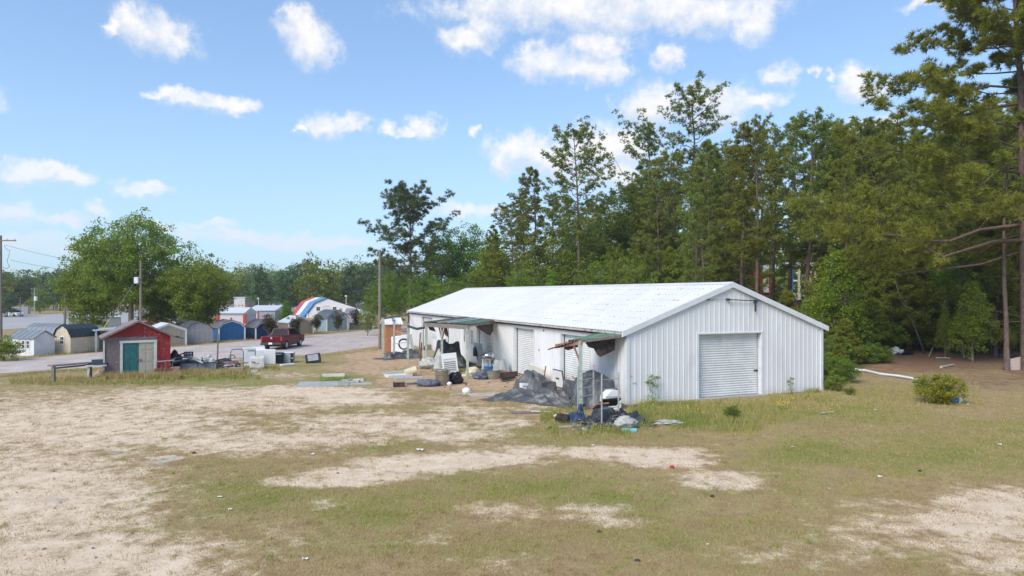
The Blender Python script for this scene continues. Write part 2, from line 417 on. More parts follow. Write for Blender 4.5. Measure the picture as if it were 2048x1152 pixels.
def tarp(name, c, rz, ext, bumps, mat, seed, folds=0.07, n=(64, 40), parent=None, minz=0.02, rim=0.0):
    """cloth thrown over things: a height field of mounds with folds, cut off where it meets the ground"""
    nx, ny = n; vs = []; keep = []
    for j in range(ny):
        for i in range(nx):
            x = ext[0] * (i / (nx - 1) * 2 - 1); y = ext[1] * (j / (ny - 1) * 2 - 1)
            wx = x + 0.12 * noise3((x * 1.3, y * 1.3, seed)); wy = y + 0.12 * noise3((x * 1.3, y * 1.3, seed + 9))
            z = 0.0; ang = 0.0
            for (bx, by, rx, ry, h, pw) in bumps:
                r = math.sqrt(((wx - bx) / rx) ** 2 + ((wy - by) / ry) ** 2)
                zz = h * max(0.0, 1 - r ** pw) if r < 1 else 0.0
                if zz > z: z = zz; ang = math.atan2((wy - by) / ry, (wx - bx) / rx)
            edge = z
            wob = 3.5 * noise3((x * 0.9, y * 0.9, seed + 3))
            f = folds * (math.sin(ang * 9 + wob) * 0.6 + (0.40 - 1.5 * abs(noise3((x * 0.9 + wob * .15, y * 1.7, seed + 5)))) * 1.5 + (0.28 - abs(noise3((x * 2.0, y * 3.2 + wob * .3, seed + 7)))) * 0.8 + 0.10 * noise3((x * 9, y * 9, seed)))
            z = z + (f * min(1.0, edge * 4 + 0.15) if edge > 0 else f * 0.3 - 0.05)
            vs.append((x, y, max(z, -0.02)))
            keep.append(edge > 0.015 or False)
    fs = []
    for j in range(ny - 1):
        for i in range(nx - 1):
            q = (j * nx + i, j * nx + i + 1, (j + 1) * nx + i + 1, (j + 1) * nx + i)
            if sum(keep[k] for k in q) >= 2: fs.append(q)
    o = link(name, mesh_from(name, vs, fs, [mat], None, True), parent)
    o.location = c; o.rotation_euler = (0, 0, rz)
    sm = o.modifiers.new('thickness', 'SOLIDIFY'); sm.thickness = 0.012
    return o

def cloth(name, c, rz, ext, n, solids, mat, seed, slack=1.14, iters=230, edge=0.18, parent=None):
    """sheet dropped over solids: a small cloth relaxation, so folds hang as they would"""
    nx, ny = n; r_ = np.random.default_rng(seed)
    gx_, gy_ = np.meshgrid(np.linspace(-1, 1, nx), np.linspace(-1, 1, ny))
    wob = lambda q, k: sum(np.sin(q * (2.1 + 1.9 * i) * k + r_.uniform(0, 6.28)) / (1 + i) for i in range(4))
    X = gx_ * ext[0] * (1 + edge * 0.5 * wob(gy_, 1.3)) + edge * 0.3 * wob(gx_ + gy_, 1.0)
    Y = gy_ * ext[1] * (1 + edge * 0.6 * wob(gx_, 1.7)) + edge * 0.3 * wob(gx_ - gy_, 1.1)
    def H(x, y):
        h = np.zeros_like(x)
        for (bx, by, hx, hy, hz, rot, kind) in solids:
            ca, sa = math.cos(rot), math.sin(rot)
            lx = (x - bx) * ca + (y - by) * sa; ly = -(x - bx) * sa + (y - by) * ca
            if kind == 'box': k = np.clip((hx - np.abs(lx)) / 0.07 + 0.5, 0, 1) * np.clip((hy - np.abs(ly)) / 0.07 + 0.5, 0, 1); z = hz * np.minimum(k, 1)
            else: z = hz * np.sqrt(np.clip(1 - (lx / hx) ** 2 - (ly / hy) ** 2, 0, 1))
            if kind != 'ridge': h = np.maximum(h, z)
        for (bx, by, hx, hy, hz, rot, kind) in solids:      # folds that lie on top of whatever is underneath
            if kind != 'ridge': continue
            ca, sa = math.cos(rot), math.sin(rot)
            lx = (x - bx) * ca + (y - by) * sa; ly = -(x - bx) * sa + (y - by) * ca + 0.18 * hx * np.sin(lx / hx * 2.2)
            h = h + hz * np.exp(-np.abs(ly / hy) ** 1.4) * np.clip(1 - (lx / hx) ** 2, 0, 1)
        return h
    P = np.stack([X, Y, H(X, Y) + 0.04], -1)
    def rest(a, b): return np.linalg.norm((a - b)[..., :2], axis=-1, keepdims=True)
    flat = np.stack([X, Y, 0 * X], -1) * slack
    flat[..., :2] += 0.0
    cons = []
    for (sl_a, sl_b) in (((slice(None), slice(0, -1)), (slice(None), slice(1, None))), ((slice(0, -1), slice(None)), (slice(1, None), slice(None)))):
        ax = 1 if sl_a[0] == slice(None) else 0
        for par in (0, 1):
            if ax == 1: A_, B_ = (slice(None), slice(par, nx - 1, 2)), (slice(None), slice(par + 1, nx, 2))
            else: A_, B_ = (slice(par, ny - 1, 2), slice(None)), (slice(par + 1, ny, 2), slice(None))
            cons.append((A_, B_, rest(flat[A_], flat[B_])))
    for (A_, B_) in (((slice(0, -1, 2), slice(0, -1, 2)), (slice(1, None, 2), slice(1, None, 2))), ((slice(1, None, 2), slice(0, -1, 2)), (slice(0, -1, 2), slice(1, None, 2)))):
        sa_, sb_ = flat[A_], flat[B_]
        k0, k1 = min(sa_.shape[0], sb_.shape[0]), min(sa_.shape[1], sb_.shape[1])
        cons.append((A_, B_, rest(sa_[:k0, :k1], sb_[:k0, :k1])))
    P[..., 2] += r_.normal(0, 0.012, P.shape[:2]) + 0.10 * np.sin(X * 9 + 2.5 * wob(gy_, 1.1)) * np.cos(Y * 7 + 2.0 * wob(gx_, 1.4)) + 0.06 * np.sin((X + Y) * 13 + 3 * wob(gx_ + gy_, 1.0)) + 0.08
    Q_ = P.copy()
    for it in range(iters):
        V_ = (P - Q_) * 0.94; Q_ = P.copy(); P = P + V_; P[..., 2] -= 0.0035
        for sub in range(3):
            for (A_, B_, L0) in cons:
                a_, b_ = P[A_], P[B_]
                k0, k1 = L0.shape[0], L0.shape[1]
                a_, b_ = a_[:k0, :k1], b_[:k0, :k1]
                d = b_ - a_; l = np.linalg.norm(d, axis=-1, keepdims=True) + 1e-9
                cor = d * (0.5 * (l - L0) / l)
                a_ += cor; b_ -= cor
        h = H(P[..., 0], P[..., 1]) + 0.012
        hit = P[..., 2] < h
        P[..., 2] = np.where(hit, h, P[..., 2])
        Q_[..., :2] = np.where(hit[..., None], P[..., :2] * 0.85 + Q_[..., :2] * 0.15, Q_[..., :2]); Q_[..., 2] = np.where(hit, P[..., 2], Q_[..., 2])
    idx = (np.arange(ny - 1)[:, None] * nx + np.arange(nx - 1)[None]).ravel()
    q4 = np.stack([idx, idx + 1, idx + nx + 1, idx + nx], -1)
    o = link(name, mesh_np(name, P.reshape(-1, 3), q4.ravel(), np.arange(len(q4)) * 4, [mat], smooth=True), parent)
    o.location = c; o.rotation_euler = (0, 0, rz)
    sm = o.modifiers.new('thickness', 'SOLIDIFY'); sm.thickness = 0.008
    return o

# ------------------------------------------------------------------ trees
def np_tubes(tubes, ns):
    V, L, S = [], [], []
    base = 0; pos = 0
    for pts, rad, n in tubes:
        pts = np.asarray(pts, float); rad = np.asarray(rad, float); k = len(pts)
        d = np.gradient(pts, axis=0); d /= np.linalg.norm(d, axis=1, keepdims=True) + 1e-9
        ref = np.where(np.abs(d[:, 2:3]) < 0.9, np.array([[0, 0, 1.0]]), np.array([[1.0, 0, 0]]))
        x = np.cross(d, ref); x /= np.linalg.norm(x, axis=1, keepdims=True) + 1e-9
        y = np.cross(x, d)
        a = np.arange(n) * 2 * np.pi / n
        ring = pts[:, None] + (x[:, None] * np.cos(a)[None, :, None] + y[:, None] * np.sin(a)[None, :, None]) * rad[:, None, None]
        V.append(ring.reshape(-1, 3))
        i = np.arange(k - 1)[:, None] * n; j = np.arange(n)[None]; jn = (j + 1) % n
        q = np.stack([i + j, i + jn, i + n + jn, i + n + j], -1).reshape(-1, 4) + base
        L.append(q.ravel()); S.append(np.arange(len(q)) * 4 + pos)
        base += k * n; pos += len(q) * 4
    return np.concatenate(V), np.concatenate(L), np.concatenate(S)

def unit(a): return a / (np.linalg.norm(a, axis=-1, keepdims=True) + 1e-9)

def needles_mesh(name, pos, dirs, need, nl, nw, mat, rng, spread=0.95):
    T = len(pos)
    p = np.repeat(pos, need, 0); d = np.repeat(dirs, need, 0)
    r = rng.normal(size=p.shape); dd = unit(d * 0.75 + unit(r) * spread + np.array([0, 0, 0.15]))
    ln = nl * rng.uniform(0.65, 1.2, (len(p), 1))
    side = unit(np.cross(dd, rng.normal(size=p.shape))) * (nw / 2)
    start = p + dd * ln * 0.06
    V = np.stack([start - side, start + side, p + dd * ln], 1).reshape(-1, 3)
    n = len(p)
    tint = np.clip(np.repeat(rng.random(T), need) * 0.7 + rng.random(n) * 0.3, 0, 1)
    return mesh_np(name, V, np.arange(n * 3), np.arange(n) * 3, [mat], tint)

def leaves_mesh(name, pos, ls, mat, rng, up=0.5, tintbase=None):
    n = len(pos)
    nrm = unit(rng.normal(size=(n, 3)) + np.array([0, 0, up]))
    a = unit(np.cross(nrm, rng.normal(size=(n, 3)))); b = np.cross(nrm, a)
    s = ls * rng.uniform(0.6, 1.25, (n, 1))
    V = np.stack([pos - a * s * 0.5, pos + b * s * 0.3, pos + a * s * 0.5, pos - b * s * 0.3], 1).reshape(-1, 3)
    tint = rng.random(n) if tintbase is None else np.clip(tintbase * 0.65 + rng.random(n) * 0.35, 0, 1)
    return mesh_np(name, V, np.arange(n * 4), np.arange(n) * 4, [mat], tint)

def gen_pine(seed, H=25.0, cb=0.45, Rr=4.0, nb=44, tw=9, tpt=4, need=13, nl=0.34, nw=0.045, shape='cone', mat=None, bark=None, tr=0.0105, one_side=None, lean=0.02, stubs=9, clump=0.5):
    rng = np.random.default_rng(seed)
    k = 10
    hs = np.linspace(0, 1, k)
    la = rng.uniform(0, 6.28)
    wob = np.cumsum(rng.normal(0, 0.006 * H, (k, 2)), 0) * hs[:, None]
    tp = np.stack([math.cos(la) * lean * H * hs ** 1.5 + wob[:, 0], math.sin(la) * lean * H * hs ** 1.5 + wob[:, 1], hs * H], 1)
    trad = tr * H * (1 - 0.88 * hs ** 1.1); trad[0] *= 1.25
    tubes = [(tp, trad, 8)]
    tpos = lambda h: np.array([np.interp(h / H, hs, tp[:, i]) for i in range(3)])
    P, D = [], []
    for i in range(nb):
        f = (i + rng.random()) / nb
        h = H * (cb + (0.985 - cb) * f)
        az = i * 2.399 + rng.normal(0, 0.35)
        if shape == 'cone': Lp = (1 - f) ** 0.75 * (0.55 + 0.45 * min(1, f * 4 + 0.2)) + 0.08
        elif shape == 'spire': Lp = (1 - f) ** 1.0 * 0.92 + 0.05
        elif shape == 'round': Lp = math.sqrt(max(0.02, 1 - (1.75 * f - 0.75) ** 2)) * 0.95 + 0.06
        else: Lp = math.sqrt(max(0.03, 1 - (1.25 * f - 0.30) ** 2)) * 0.85 + 0.12
        L = Rr * Lp * rng.uniform(0.65, 1.2)
        if one_side is not None:
            L *= 0.72 + 0.5 * math.cos(az - one_side)
        e = R(-6 + 52 * f + rng.normal(0, 12))
        if shape == 'flat': e = R(12 + 40 * f + rng.normal(0, 12))
        if shape == 'spire': e = R(-8 + 44 * f + rng.normal(0, 9))
        b0 = tpos(h)
        hd = np.array([math.cos(az), math.sin(az), 0])
        u = np.linspace(0, 1, 6)
        drop = -0.08 * L * np.sin(u * math.pi) if f < 0.4 else 0 * u
        bp = b0 + hd * (u * L * math.cos(e))[:, None] + np.array([0, 0, 1.0]) * (u * L * math.sin(e) + min(0.20 * L, 0.9) * u ** 2 + drop)[:, None]
        bp[1:] += rng.normal(0, 0.04 * L, (5, 3))
        br = np.linspace(0.010 * L + 0.010, 0.007, 6)
        tubes.append((bp, br, 4))
        nt = max(3, int(tw * (0.4 + 0.75 * L / Rr)))
        for t in range(nt):
            uu = 0.30 + 0.70 * ((t + rng.random()) / nt)
            p0 = np.array([np.interp(uu, u, bp[:, c]) for c in range(3)])
            sgn = 1 if t % 2 else -1
            a2 = az + sgn * rng.uniform(0.2, 1.3) * (1.15 - uu * 0.5)
            td = unit(np.array([math.cos(a2), math.sin(a2), rng.uniform(-0.25, 1.1) + 0.3 * f]))
            tl = (0.30 + 0.20 * L) * rng.uniform(0.45, 1.15) * (1.2 - 0.5 * uu)
            tubes.append((np.stack([p0, p0 + td * tl]), np.array([0.010, 0.005]), 3))
            end = p0 + td * tl
            cr_ = clump * (0.55 + 0.09 * L) * rng.uniform(0.6, 1.15)
            for s_ in range(tpt):
                o_ = unit(rng.normal(size=3)) * rng.random() ** 0.5 * cr_ * np.array([1, 1, .72])
                P.append(end + o_ - td * cr_ * 0.3); D.append(unit(td * 0.5 + o_ / (cr_ + 1e-6) * 0.9 + np.array([0, 0, 0.45])))
        P.append(bp[-1]); D.append(unit(bp[-1] - bp[-2] + np.array([0, 0, 0.1])))
    for i in range(stubs):
        h = H * rng.uniform(cb * 0.35, cb); az = rng.uniform(0, 6.28); L = min(2.2, Rr * rng.uniform(0.15, 0.55))
        b0 = tpos(h); hd = np.array([math.cos(az), math.sin(az), rng.uniform(-0.15, 0.35)])
        u = np.linspace(0, 1, 4)[:, None]
        tubes.append((b0 + hd * u * L + rng.normal(0, 0.04, (4, 3)) * u * L, np.linspace(0.03, 0.008, 4), 4))
    V, Lp_, S = np_tubes(tubes, 0)
    tm = mesh_np('trunk', V, Lp_, S, [bark or M['bark']], smooth=True)
    cm = needles_mesh('crown', np.array(P), np.array(D), need, nl, nw, mat or M['needle'], rng)
    return tm, cm, H

def gen_broad(seed, H=12.0, cb=0.25, Rr=4.0, nlimb=9, ncl=170, leafs=45, ls=0.2, cr=0.55, mat=None, bark=None, tr=0.016, stems=1, shape='oval', up=0.5, lumpy=0.35, lean=0.03):
    rng = np.random.default_rng(seed)
    tubes = []; limbpts = []
    zc, zr = H * (1 + cb) / 2, H * (1 - cb) / 2
    for s_ in range(stems):
        a0 = rng.uniform(0, 6.28)
        top = H * (0.78 if stems == 1 else 0.7)
        hs = np.linspace(0, 1, 8)
        spread = (lean * H if stems == 1 else Rr * 0.55)
        tp = np.stack([math.cos(a0) * spread * hs ** 1.3 + rng.normal(0, 0.01 * H, 8) * hs, math.sin(a0) * spread * hs ** 1.3 + rng.normal(0, 0.01 * H, 8) * hs, hs * top], 1)
        rad = tr * H * (1 - 0.85 * hs) / math.sqrt(stems); rad[0] *= 1.25
        tubes.append((tp, rad, 7))
        for i in range(8): limbpts.append(tp[i] if i > 2 else tp[3])
        for i in range(max(2, nlimb // stems)):
            f = 0.3 + 0.65 * (i + rng.random()) / max(2, nlimb // stems)
            b0 = np.array([np.interp(f, hs, tp[:, c]) for c in range(3)])
            az = i * 2.4 + a0 + rng.normal(0, 0.4)
            e = R(rng.uniform(15, 60))
            zz = min(0.93 * H, b0[2] + Rr * 0.8 * math.sin(e))
            hw = Rr * 0.8 * math.sqrt(max(0.08, 1 - ((zz - zc) / zr) ** 2))
            end = np.array([b0[0] + math.cos(az) * hw * rng.uniform(0.6, 1), b0[1] + math.sin(az) * hw * rng.uniform(0.6, 1), zz])
            u = np.linspace(0, 1, 6)[:, None]
            lp = b0 + (end - b0) * u + np.array([0, 0, 1.0]) * np.sin(u * np.pi) * 0.06 * Rr + rng.normal(0, 0.03 * Rr, (6, 3)) * u
            r0 = tr * H * 0.42 * (1 - f * 0.6)
            tubes.append((lp, np.linspace(r0, r0 * 0.2, 6), 5))
            for i2 in range(2, 6): limbpts.append(lp[i2])
    LP = np.array(limbpts)
    C = []
    while len(C) < ncl:
        d = unit(rng.normal(size=3)); rr = rng.random() ** (1 / 2.6)
        k = 1 + lumpy * mnoise.noise(Vector(d * 1.9 + seed)) + lumpy * 0.6 * mnoise.noise(Vector(d * 4.1 + seed))
        p = d * rr * k
        z = zc + p[2] * zr
        w = Rr
        if shape == 'vase': w = Rr * (0.25 + 0.85 * np.clip((z - cb * H) / (H * (1 - cb)), 0, 1))
        elif shape == 'cone': w = Rr * (1.15 - 0.95 * np.clip((z - cb * H) / (H * (1 - cb)), 0, 1))
        if z < cb * H * 0.6 + 0.05: continue
        C.append([p[0] * w, p[1] * w, z])
    C = np.array(C)
    for c in C[:: max(1, ncl // 130)]:
        dd = np.linalg.norm(LP - c, axis=1) + (LP[:, 2] > c[2]) * 0.6
        b0 = LP[np.argmin(dd)]
        mid = (b0 + c) / 2 + np.array([0, 0, 0.05 * H]) * 0.4 + rng.normal(0, 0.05, 3)
        tubes.append((np.stack([b0, mid, c]), np.array([0.0022 * H + 0.006, 0.0016 * H + 0.004, 0.004]), 3))
    V, Lp_, S = np_tubes(tubes, 0)
    tm = mesh_np('trunk', V, Lp_, S, [bark or M['bark_grey']], smooth=True)
    pos = np.repeat(C, leafs, 0)
    off = unit(rng.normal(size=pos.shape)) * rng.random((len(pos), 1)) ** 0.45 * 1.75 * np.array([1, 1, 0.62]) * cr * np.repeat(rng.uniform(0.6, 1.3, (len(C), 1)), leafs, 0)
    pos = pos + off
    pos[:, 2] = np.maximum(pos[:, 2], 0.03)
    cm = leaves_mesh('crown', pos, ls, mat or M['leaf'], rng, up, np.repeat(rng.random(len(C)), leafs))
    return tm, cm, H

def put_tree(name, proto, loc, H, rz, label, cat, group=None, wide=1.0, tilt=(0, 0)):
    tm, cm, H_ = proto
    o = bpy.data.objects.new(name, None); COL.objects.link(o)
    s = H / H_
    o.location = loc; o.rotation_euler = (tilt[0], tilt[1], rz); o.scale = (s * wide, s * wide, s)
    props(o, label, cat, group)
    link('trunk', tm, o); link('crown', cm, o)
    return o
# ------------------------------------------------------------------ ground
# traced patches: column, row, half width, half height (photo pixels), strength
SAND = [
    (140, 850, 360, 62, .75), (60, 990, 260, 120, .80), (150, 1125, 330, 70, .80), (400, 800, 260, 26, .75), (270, 830, 200, 40, .5),
    (620, 785, 150, 14, .9), (560, 815, 120, 12, .65), (700, 800, 120, 12, .85), (760, 850, 210, 26, .72), (480, 885, 220, 26, .70), (900, 870, 130, 18, .7), (640, 880, 150, 16, .75),
    (640, 966, 120, 10, .85), (720, 950, 110, 14, 1), (830, 930, 130, 17, 1.05), (960, 918, 120, 15, 1.05), (1060, 903, 80, 14, .8),
    (1210, 905, 120, 14, .85), (1320, 915, 100, 20, 1.0), (1380, 925, 50, 10, .8), (1440, 958, 90, 20, .75), (1500, 972, 50, 8, .6),
    (1010, 1022, 80, 20, .55), (1180, 1028, 80, 22, .6), (1240, 1045, 60, 14, .55), (860, 1080, 80, 18, .35), (1000, 1130, 120, 20, .3), (560, 1080, 90, 24, .3),
    (1990, 1010, 120, 34, .9), (1950, 1050, 150, 40, .85), (1820, 1070, 180, 46, .55), (2000, 1115, 130, 40, .7), (1640, 1100, 220, 40, .38), (1760, 1010, 120, 14, .4),
    (1000, 845, 80, 10, .6), (930, 825, 90, 20, .55), (640, 1010, 90, 12, .3), (420, 960, 80, 10, .35), (330, 915, 40, 8, .6),
    (1080, 815, 70, 10, .5), (560, 750, 90, 8, .4),
]
ORANGE = [
    (800, 735, 110, 20, 1), (880, 765, 130, 16, 1), (980, 770, 90, 14, .8), (745, 712, 70, 14, .8), (1090, 828, 110, 8, .7), (900, 800, 110, 12, .6), (690, 735, 60, 10, .6), (1260, 800, 40, 8, .7), (720, 765, 60, 10, .5), (1010, 790, 50, 10, .6), (1150, 868, 60, 8, .4),
]
GREEN = [
    (400, 764, 330, 11, .7), (690, 762, 60, 12, 1.2), (900, 742, 90, 6, .6), (1080, 870, 120, 16, .7), (1240, 860, 90, 18, .7), (1420, 830, 150, 22, 1.0), (1560, 830, 140, 18, .8), (1720, 830, 150, 22, .8),
    (1100, 990, 260, 34, .7), (760, 1010, 190, 34, .7), (480, 970, 150, 18, .6), (760, 890, 140, 12, .6), (600, 850, 60, 8, .5), (960, 865, 80, 8, .6), (190, 1115, 34, 9, 1.4), (560, 1000, 120, 30, .6),
    (1900, 900, 260, 50, .7), (1640, 900, 160, 30, .7), (1350, 1080, 200, 40, .5), (980, 1080, 130, 30, .5), (80, 845, 60, 8, .6), (150, 945, 60, 10, .6), (730, 830, 60, 7, .5), (1560, 960, 120, 24, .4), (800, 1100, 200, 30, .4), (540, 790, 40, 5, .5),
    (850, 730, 30, 5, .5), (1150, 895, 100, 8, .5), (580, 735, 100, 8, .5),
]
GREY = [(230, 905, 34, 7, 1), (320, 925, 34, 8, 1), (345, 915, 26, 5, 1), (270, 945, 40, 5, .7), (110, 998, 40, 9, 1), (160, 968, 24, 6, .9), (185, 995, 14, 4, .8), (290, 915, 60, 10, .5)]
CLAY = [(1880, 716, 190, 34, 1), (1780, 735, 110, 24, .7), (1990, 760, 110, 26, .7), (1720, 745, 40, 8, .5), (2080, 730, 90, 40, 1)]

def splat(px, py, blobs):
    o = np.zeros_like(px)
    for (cx, cy, rx, ry, s) in blobs:
        d = ((px - cx) / rx) ** 2 + ((py - cy) / ry) ** 2
        o = np.maximum(o, s * np.exp(-(d ** 1.5) * 0.65))
    return o

def masks(X, Y):
    Ys = np.maximum(Y, 4.0)
    px = CX + F * X / Ys; py = HY + F * H0 / Ys
    sand = splat(px, py, SAND); org = splat(px, py, ORANGE); grn = splat(px, py, GREEN); gry = splat(px, py, GREY); cly = splat(px, py, CLAY)
    # floor of the pine wood: everything beyond the right-hand tree line
    dd = (X - 16.5) * 0.923 + (Y - 36.3) * 0.385
    wood = np.clip((X - 30) / 4, 0, 1) * np.clip((Y - 54 + (X - 34) * .3) / 5, 0, 1)
    wood = np.maximum(wood, np.clip((dd - 6) / 4, 0, 1) * np.clip((Y - 46) / 6, 0, 1))
    cly = np.maximum(cly, wood)
    return sand, org, grn, gry, cly

def axis(fine_lo, fine_hi, step, far_lo, far_hi, grow=1.25):
    a = list(np.arange(fine_lo, fine_hi + 1e-6, step))
    s, p = step, fine_hi
    while p < far_hi: s *= grow; p += s; a.append(p)
    s, p = step, fine_lo
    while p > far_lo: s *= grow; p -= s; a.insert(0, p)
    return np.array(a)

gx = axis(-42, 46, 0.22, -5000, 5000)
ys = [8.0]; 
while ys[-1] < 75: ys.append(ys[-1] + max(0.10, ys[-1] ** 2 / 7098 * 3.2))
sp = 1.0
while ys[-1] < 8000: sp *= 1.2; ys.append(ys[-1] + sp)
pre = [8.0]; sp = 0.3
while pre[0] > -3000: sp *= 1.3; pre.insert(0, pre[0] - sp)
gy = np.array(pre[:-1] + ys)
GX, GY = np.meshgrid(gx, gy)
nxg, nyg = len(gx), len(gy)
def wave_noise(X, Y, seed, n=14, f0=0.25):
    r = np.random.default_rng(seed); o = np.zeros_like(X)
    for k in range(n):
        a = r.uniform(0, 6.28); f = f0 * 1.25 ** k * r.uniform(0.8, 1.2)
        o += np.sin((X * math.cos(a) + Y * math.sin(a)) * f + r.uniform(0, 6.28)) / 1.18 ** k
    return o / 3.0
def relief(X, Y):
    fade = np.clip((40 - Y) / 8, 0, 1) * np.clip((Y - 2) / 6, 0, 1) * np.clip((44 - np.abs(X)) / 6, 0, 1)
    return (wave_noise(X, Y, 3) * 0.035) * fade - 0.0
GZ = relief(GX, GY)
sand, org, grn, gry, cly = masks(GX, GY)
V = np.stack([GX, GY, GZ], -1).reshape(-1, 3)
ii = (np.arange(nyg - 1)[:, None] * nxg + np.arange(nxg - 1)[None]).ravel()
Q = np.stack([ii, ii + 1, ii + nxg + 1, ii + nxg], -1)

def ground_material():
    m = bpy.data.materials.new('field_ground'); m.use_nodes = True
    g = NG(m.node_tree); bsdf = m.node_tree.nodes['Principled BSDF']
    t = g.n.new('ShaderNodeTexCoord'); p = t.outputs['Object']
    def attr(nm):
        a = g.n.new('ShaderNodeAttribute'); a.attribute_name = nm; return a.outputs['Fac']
    big = g.noise(p, 0.35, 4, 0.6); mid = g.noise(p, 1.6, 5, 0.65); sm = g.noise(p, 7.0, 5, 0.7); fine = g.noise(p, 34.0, 4, 0.7); vfine = g.noise(p, 110.0, 3, 0.7)
    c = lambda n, k: g.math('MULTIPLY', g.math('SUBTRACT', n, 0.5), k)
    grit = g.math('ADD', c(sm, 1.0), g.math('ADD', c(fine, 1.3), c(vfine, 0.9)))
    broken = g.math('ADD', c(mid, 1.5), grit)
    # dry turf: straw, brown, green
    straw = g.mix(g.step(g.math('ADD', mid, c(fine, 1.6)), 0.25, 0.75), (0.29, 0.195, 0.100), (0.49, 0.375, 0.205))
    green = g.mix(g.step(g.math('ADD', sm, c(vfine, 1.5)), 0.25, 0.75), (0.165, 0.17, 0.038), (0.31, 0.30, 0.085))
    gf = g.step(g.math('ADD', g.math('MULTIPLY', attr('green'), 0.5), g.math('ADD', g.math('ADD', c(big, 1.8), c(mid, 1.8)), grit)), -0.15, 0.70)
    turf = g.mix(gf, straw, green)
    sandc = g.mix(g.step(g.math('ADD', mid, c(fine, 1.2)), 0.25, 0.8), (0.64, 0.475, 0.32), (0.86, 0.70, 0.525))
    sandc = g.mix(g.math('MULTIPLY', g.step(g.math('ADD', sm, c(vfine, 1.2)), 0.56, 0.80), 0.45), sandc, (0.44, 0.33, 0.20))
    orc = g.mix(g.step(g.math('ADD', mid, c(fine, 1.0)), 0.25, 0.8), (0.42, 0.265, 0.15), (0.62, 0.45, 0.30))
    clc = g.mix(g.step(g.math('ADD', sm, c(fine, 1.4)), 0.25, 0.8), (0.16, 0.085, 0.050), (0.33, 0.20, 0.13))
    gyc = g.mix(g.step(fine, 0.3, 0.7), (0.27, 0.26, 0.25), (0.46, 0.44, 0.42))
    patch = g.noise(p, 0.8, 6, 0.68)
    broken = g.math('ADD', broken, c(patch, 1.3))
    col = g.mix(g.step(g.math('ADD', attr('sand'), g.math('MULTIPLY', broken, 0.72)), 0.24, 0.74), turf, sandc)
    col = g.mix(g.step(g.math('ADD', attr('orange'), g.math('MULTIPLY', broken, 0.5)), 0.35, 0.75), col, orc)
    col = g.mix(g.step(g.math('ADD', attr('clay'), g.math('MULTIPLY', broken, 0.75)), 0.40, 0.90), col, clc)
    col = g.mix(g.math('MULTIPLY', g.step(g.math('ADD', attr('grey'), g.math('MULTIPLY', broken, 0.95)), 0.62, 1.15), 0.55), col, gyc)
    g.l.new(col, bsdf.inputs['Base Color'])
    bsdf.inputs['Roughness'].default_value = 0.95; bsdf.inputs['Specular IOR Level'].default_value = 0.1
    b = g.n.new('ShaderNodeBump'); b.inputs['Strength'].default_value = 0.7; b.inputs['Distance'].default_value = 0.035
    g.l.new(g.math('ADD', g.math('MULTIPLY', sm, 1.2), g.math('ADD', g.math('MULTIPLY', fine, 0.6), g.math('MULTIPLY', vfine, 0.25))), b.inputs['Height'])
    g.l.new(b.outputs[0], bsdf.inputs['Normal'])
    return m
M['ground'] = ground_material()
gm = mesh_np('ground', V, Q.ravel(), np.arange(len(Q)) * 4, [M['ground']], smooth=True)
for nm, arr in (('sand', sand), ('orange', org), ('green', grn), ('grey', gry), ('clay', cly)):
    a = gm.attributes.new(nm, 'FLOAT', 'POINT'); a.data.foreach_set('value', arr.astype(np.float32).ravel())
props(link('ground', gm), kind='structure')

# ------------------------------------------------------------------ roads
def strip(name, left, right, mat, z, sub=6, kind='structure'):
    """road surface between two edge lines"""
    vs, fs = [], []
    for i in range(len(left)):
        for j in range(sub + 1):
            p = Vector(left[i]).lerp(Vector(right[i]), j / sub); vs.append((p.x, p.y, z))
    for i in range(len(left) - 1):
        for j in range(sub):
            a = i * (sub + 1) + j; fs.append((a, a + 1, a + sub + 2, a + sub + 1))
    return props(link(name, mesh_from(name, vs, fs, [mat])), kind=kind)

def road_material(name, a, b, stainc, sc=0.5):
    m = bpy.data.materials.new(name); m.use_nodes = True
    g = NG(m.node_tree); bsdf = m.node_tree.nodes['Principled BSDF']
    t = g.n.new('ShaderNodeTexCoord'); p = t.outputs['Object']
    n1 = g.noise(p, sc, 5, 0.65); n2 = g.noise(p, 9.0, 4, 0.7); n3 = g.noise(g.vmath('MULTIPLY', p, (1.6, 0.22, 1)), 0.9, 4, 0.6)
    col = g.mix(g.step(g.math('ADD', n1, g.math('MULTIPLY', g.math('SUBTRACT', n2, 0.5), 0.8)), 0.3, 0.7), a, b)
    col = g.mix(g.math('MULTIPLY', g.step(n3, 0.54, 0.70), 0.6), col, stainc)
    g.l.new(col, bsdf.inputs['Base Color']); bsdf.inputs['Roughness'].default_value = 0.9; bsdf.inputs['Specular IOR Level'].default_value = 0.2
    return m
M['gravel'] = road_material('gravel_drive', (0.44, 0.36, 0.32), (0.60, 0.515, 0.47), (0.32, 0.26, 0.23))
M['asphalt'] = road_material('worn_asphalt', (0.36, 0.34, 0.33), (0.46, 0.44, 0.43), (0.30, 0.285, 0.275), 0.2)
near = [(-70, 24), (-46, 37), (-32.9, 44.6), (-28.7, 48.2), (-22.2, 53.0), (-16.6, 58.2), (-13.4, 66.5), (-9.5, 80), (-4, 100), (4, 135)]
farr = [(-78, 34), (-52, 46), (-39.4, 52.6), (-36.4, 60.0), (-33.0, 65.0), (-28.6, 75.0), (-25.9, 82), (-19.6, 100), (-13.5, 118), (-6, 145)]
strip('gravel_road', [(x, y, 0) for x, y in farr], [(x, y, 0) for x, y in near], M['gravel'], 0.012)
sl = [(-190, 40), (-150, 75), (-128, 110), (-118, 150), (-112, 210), (-122, 300), (-150, 420), (-190, 560)]
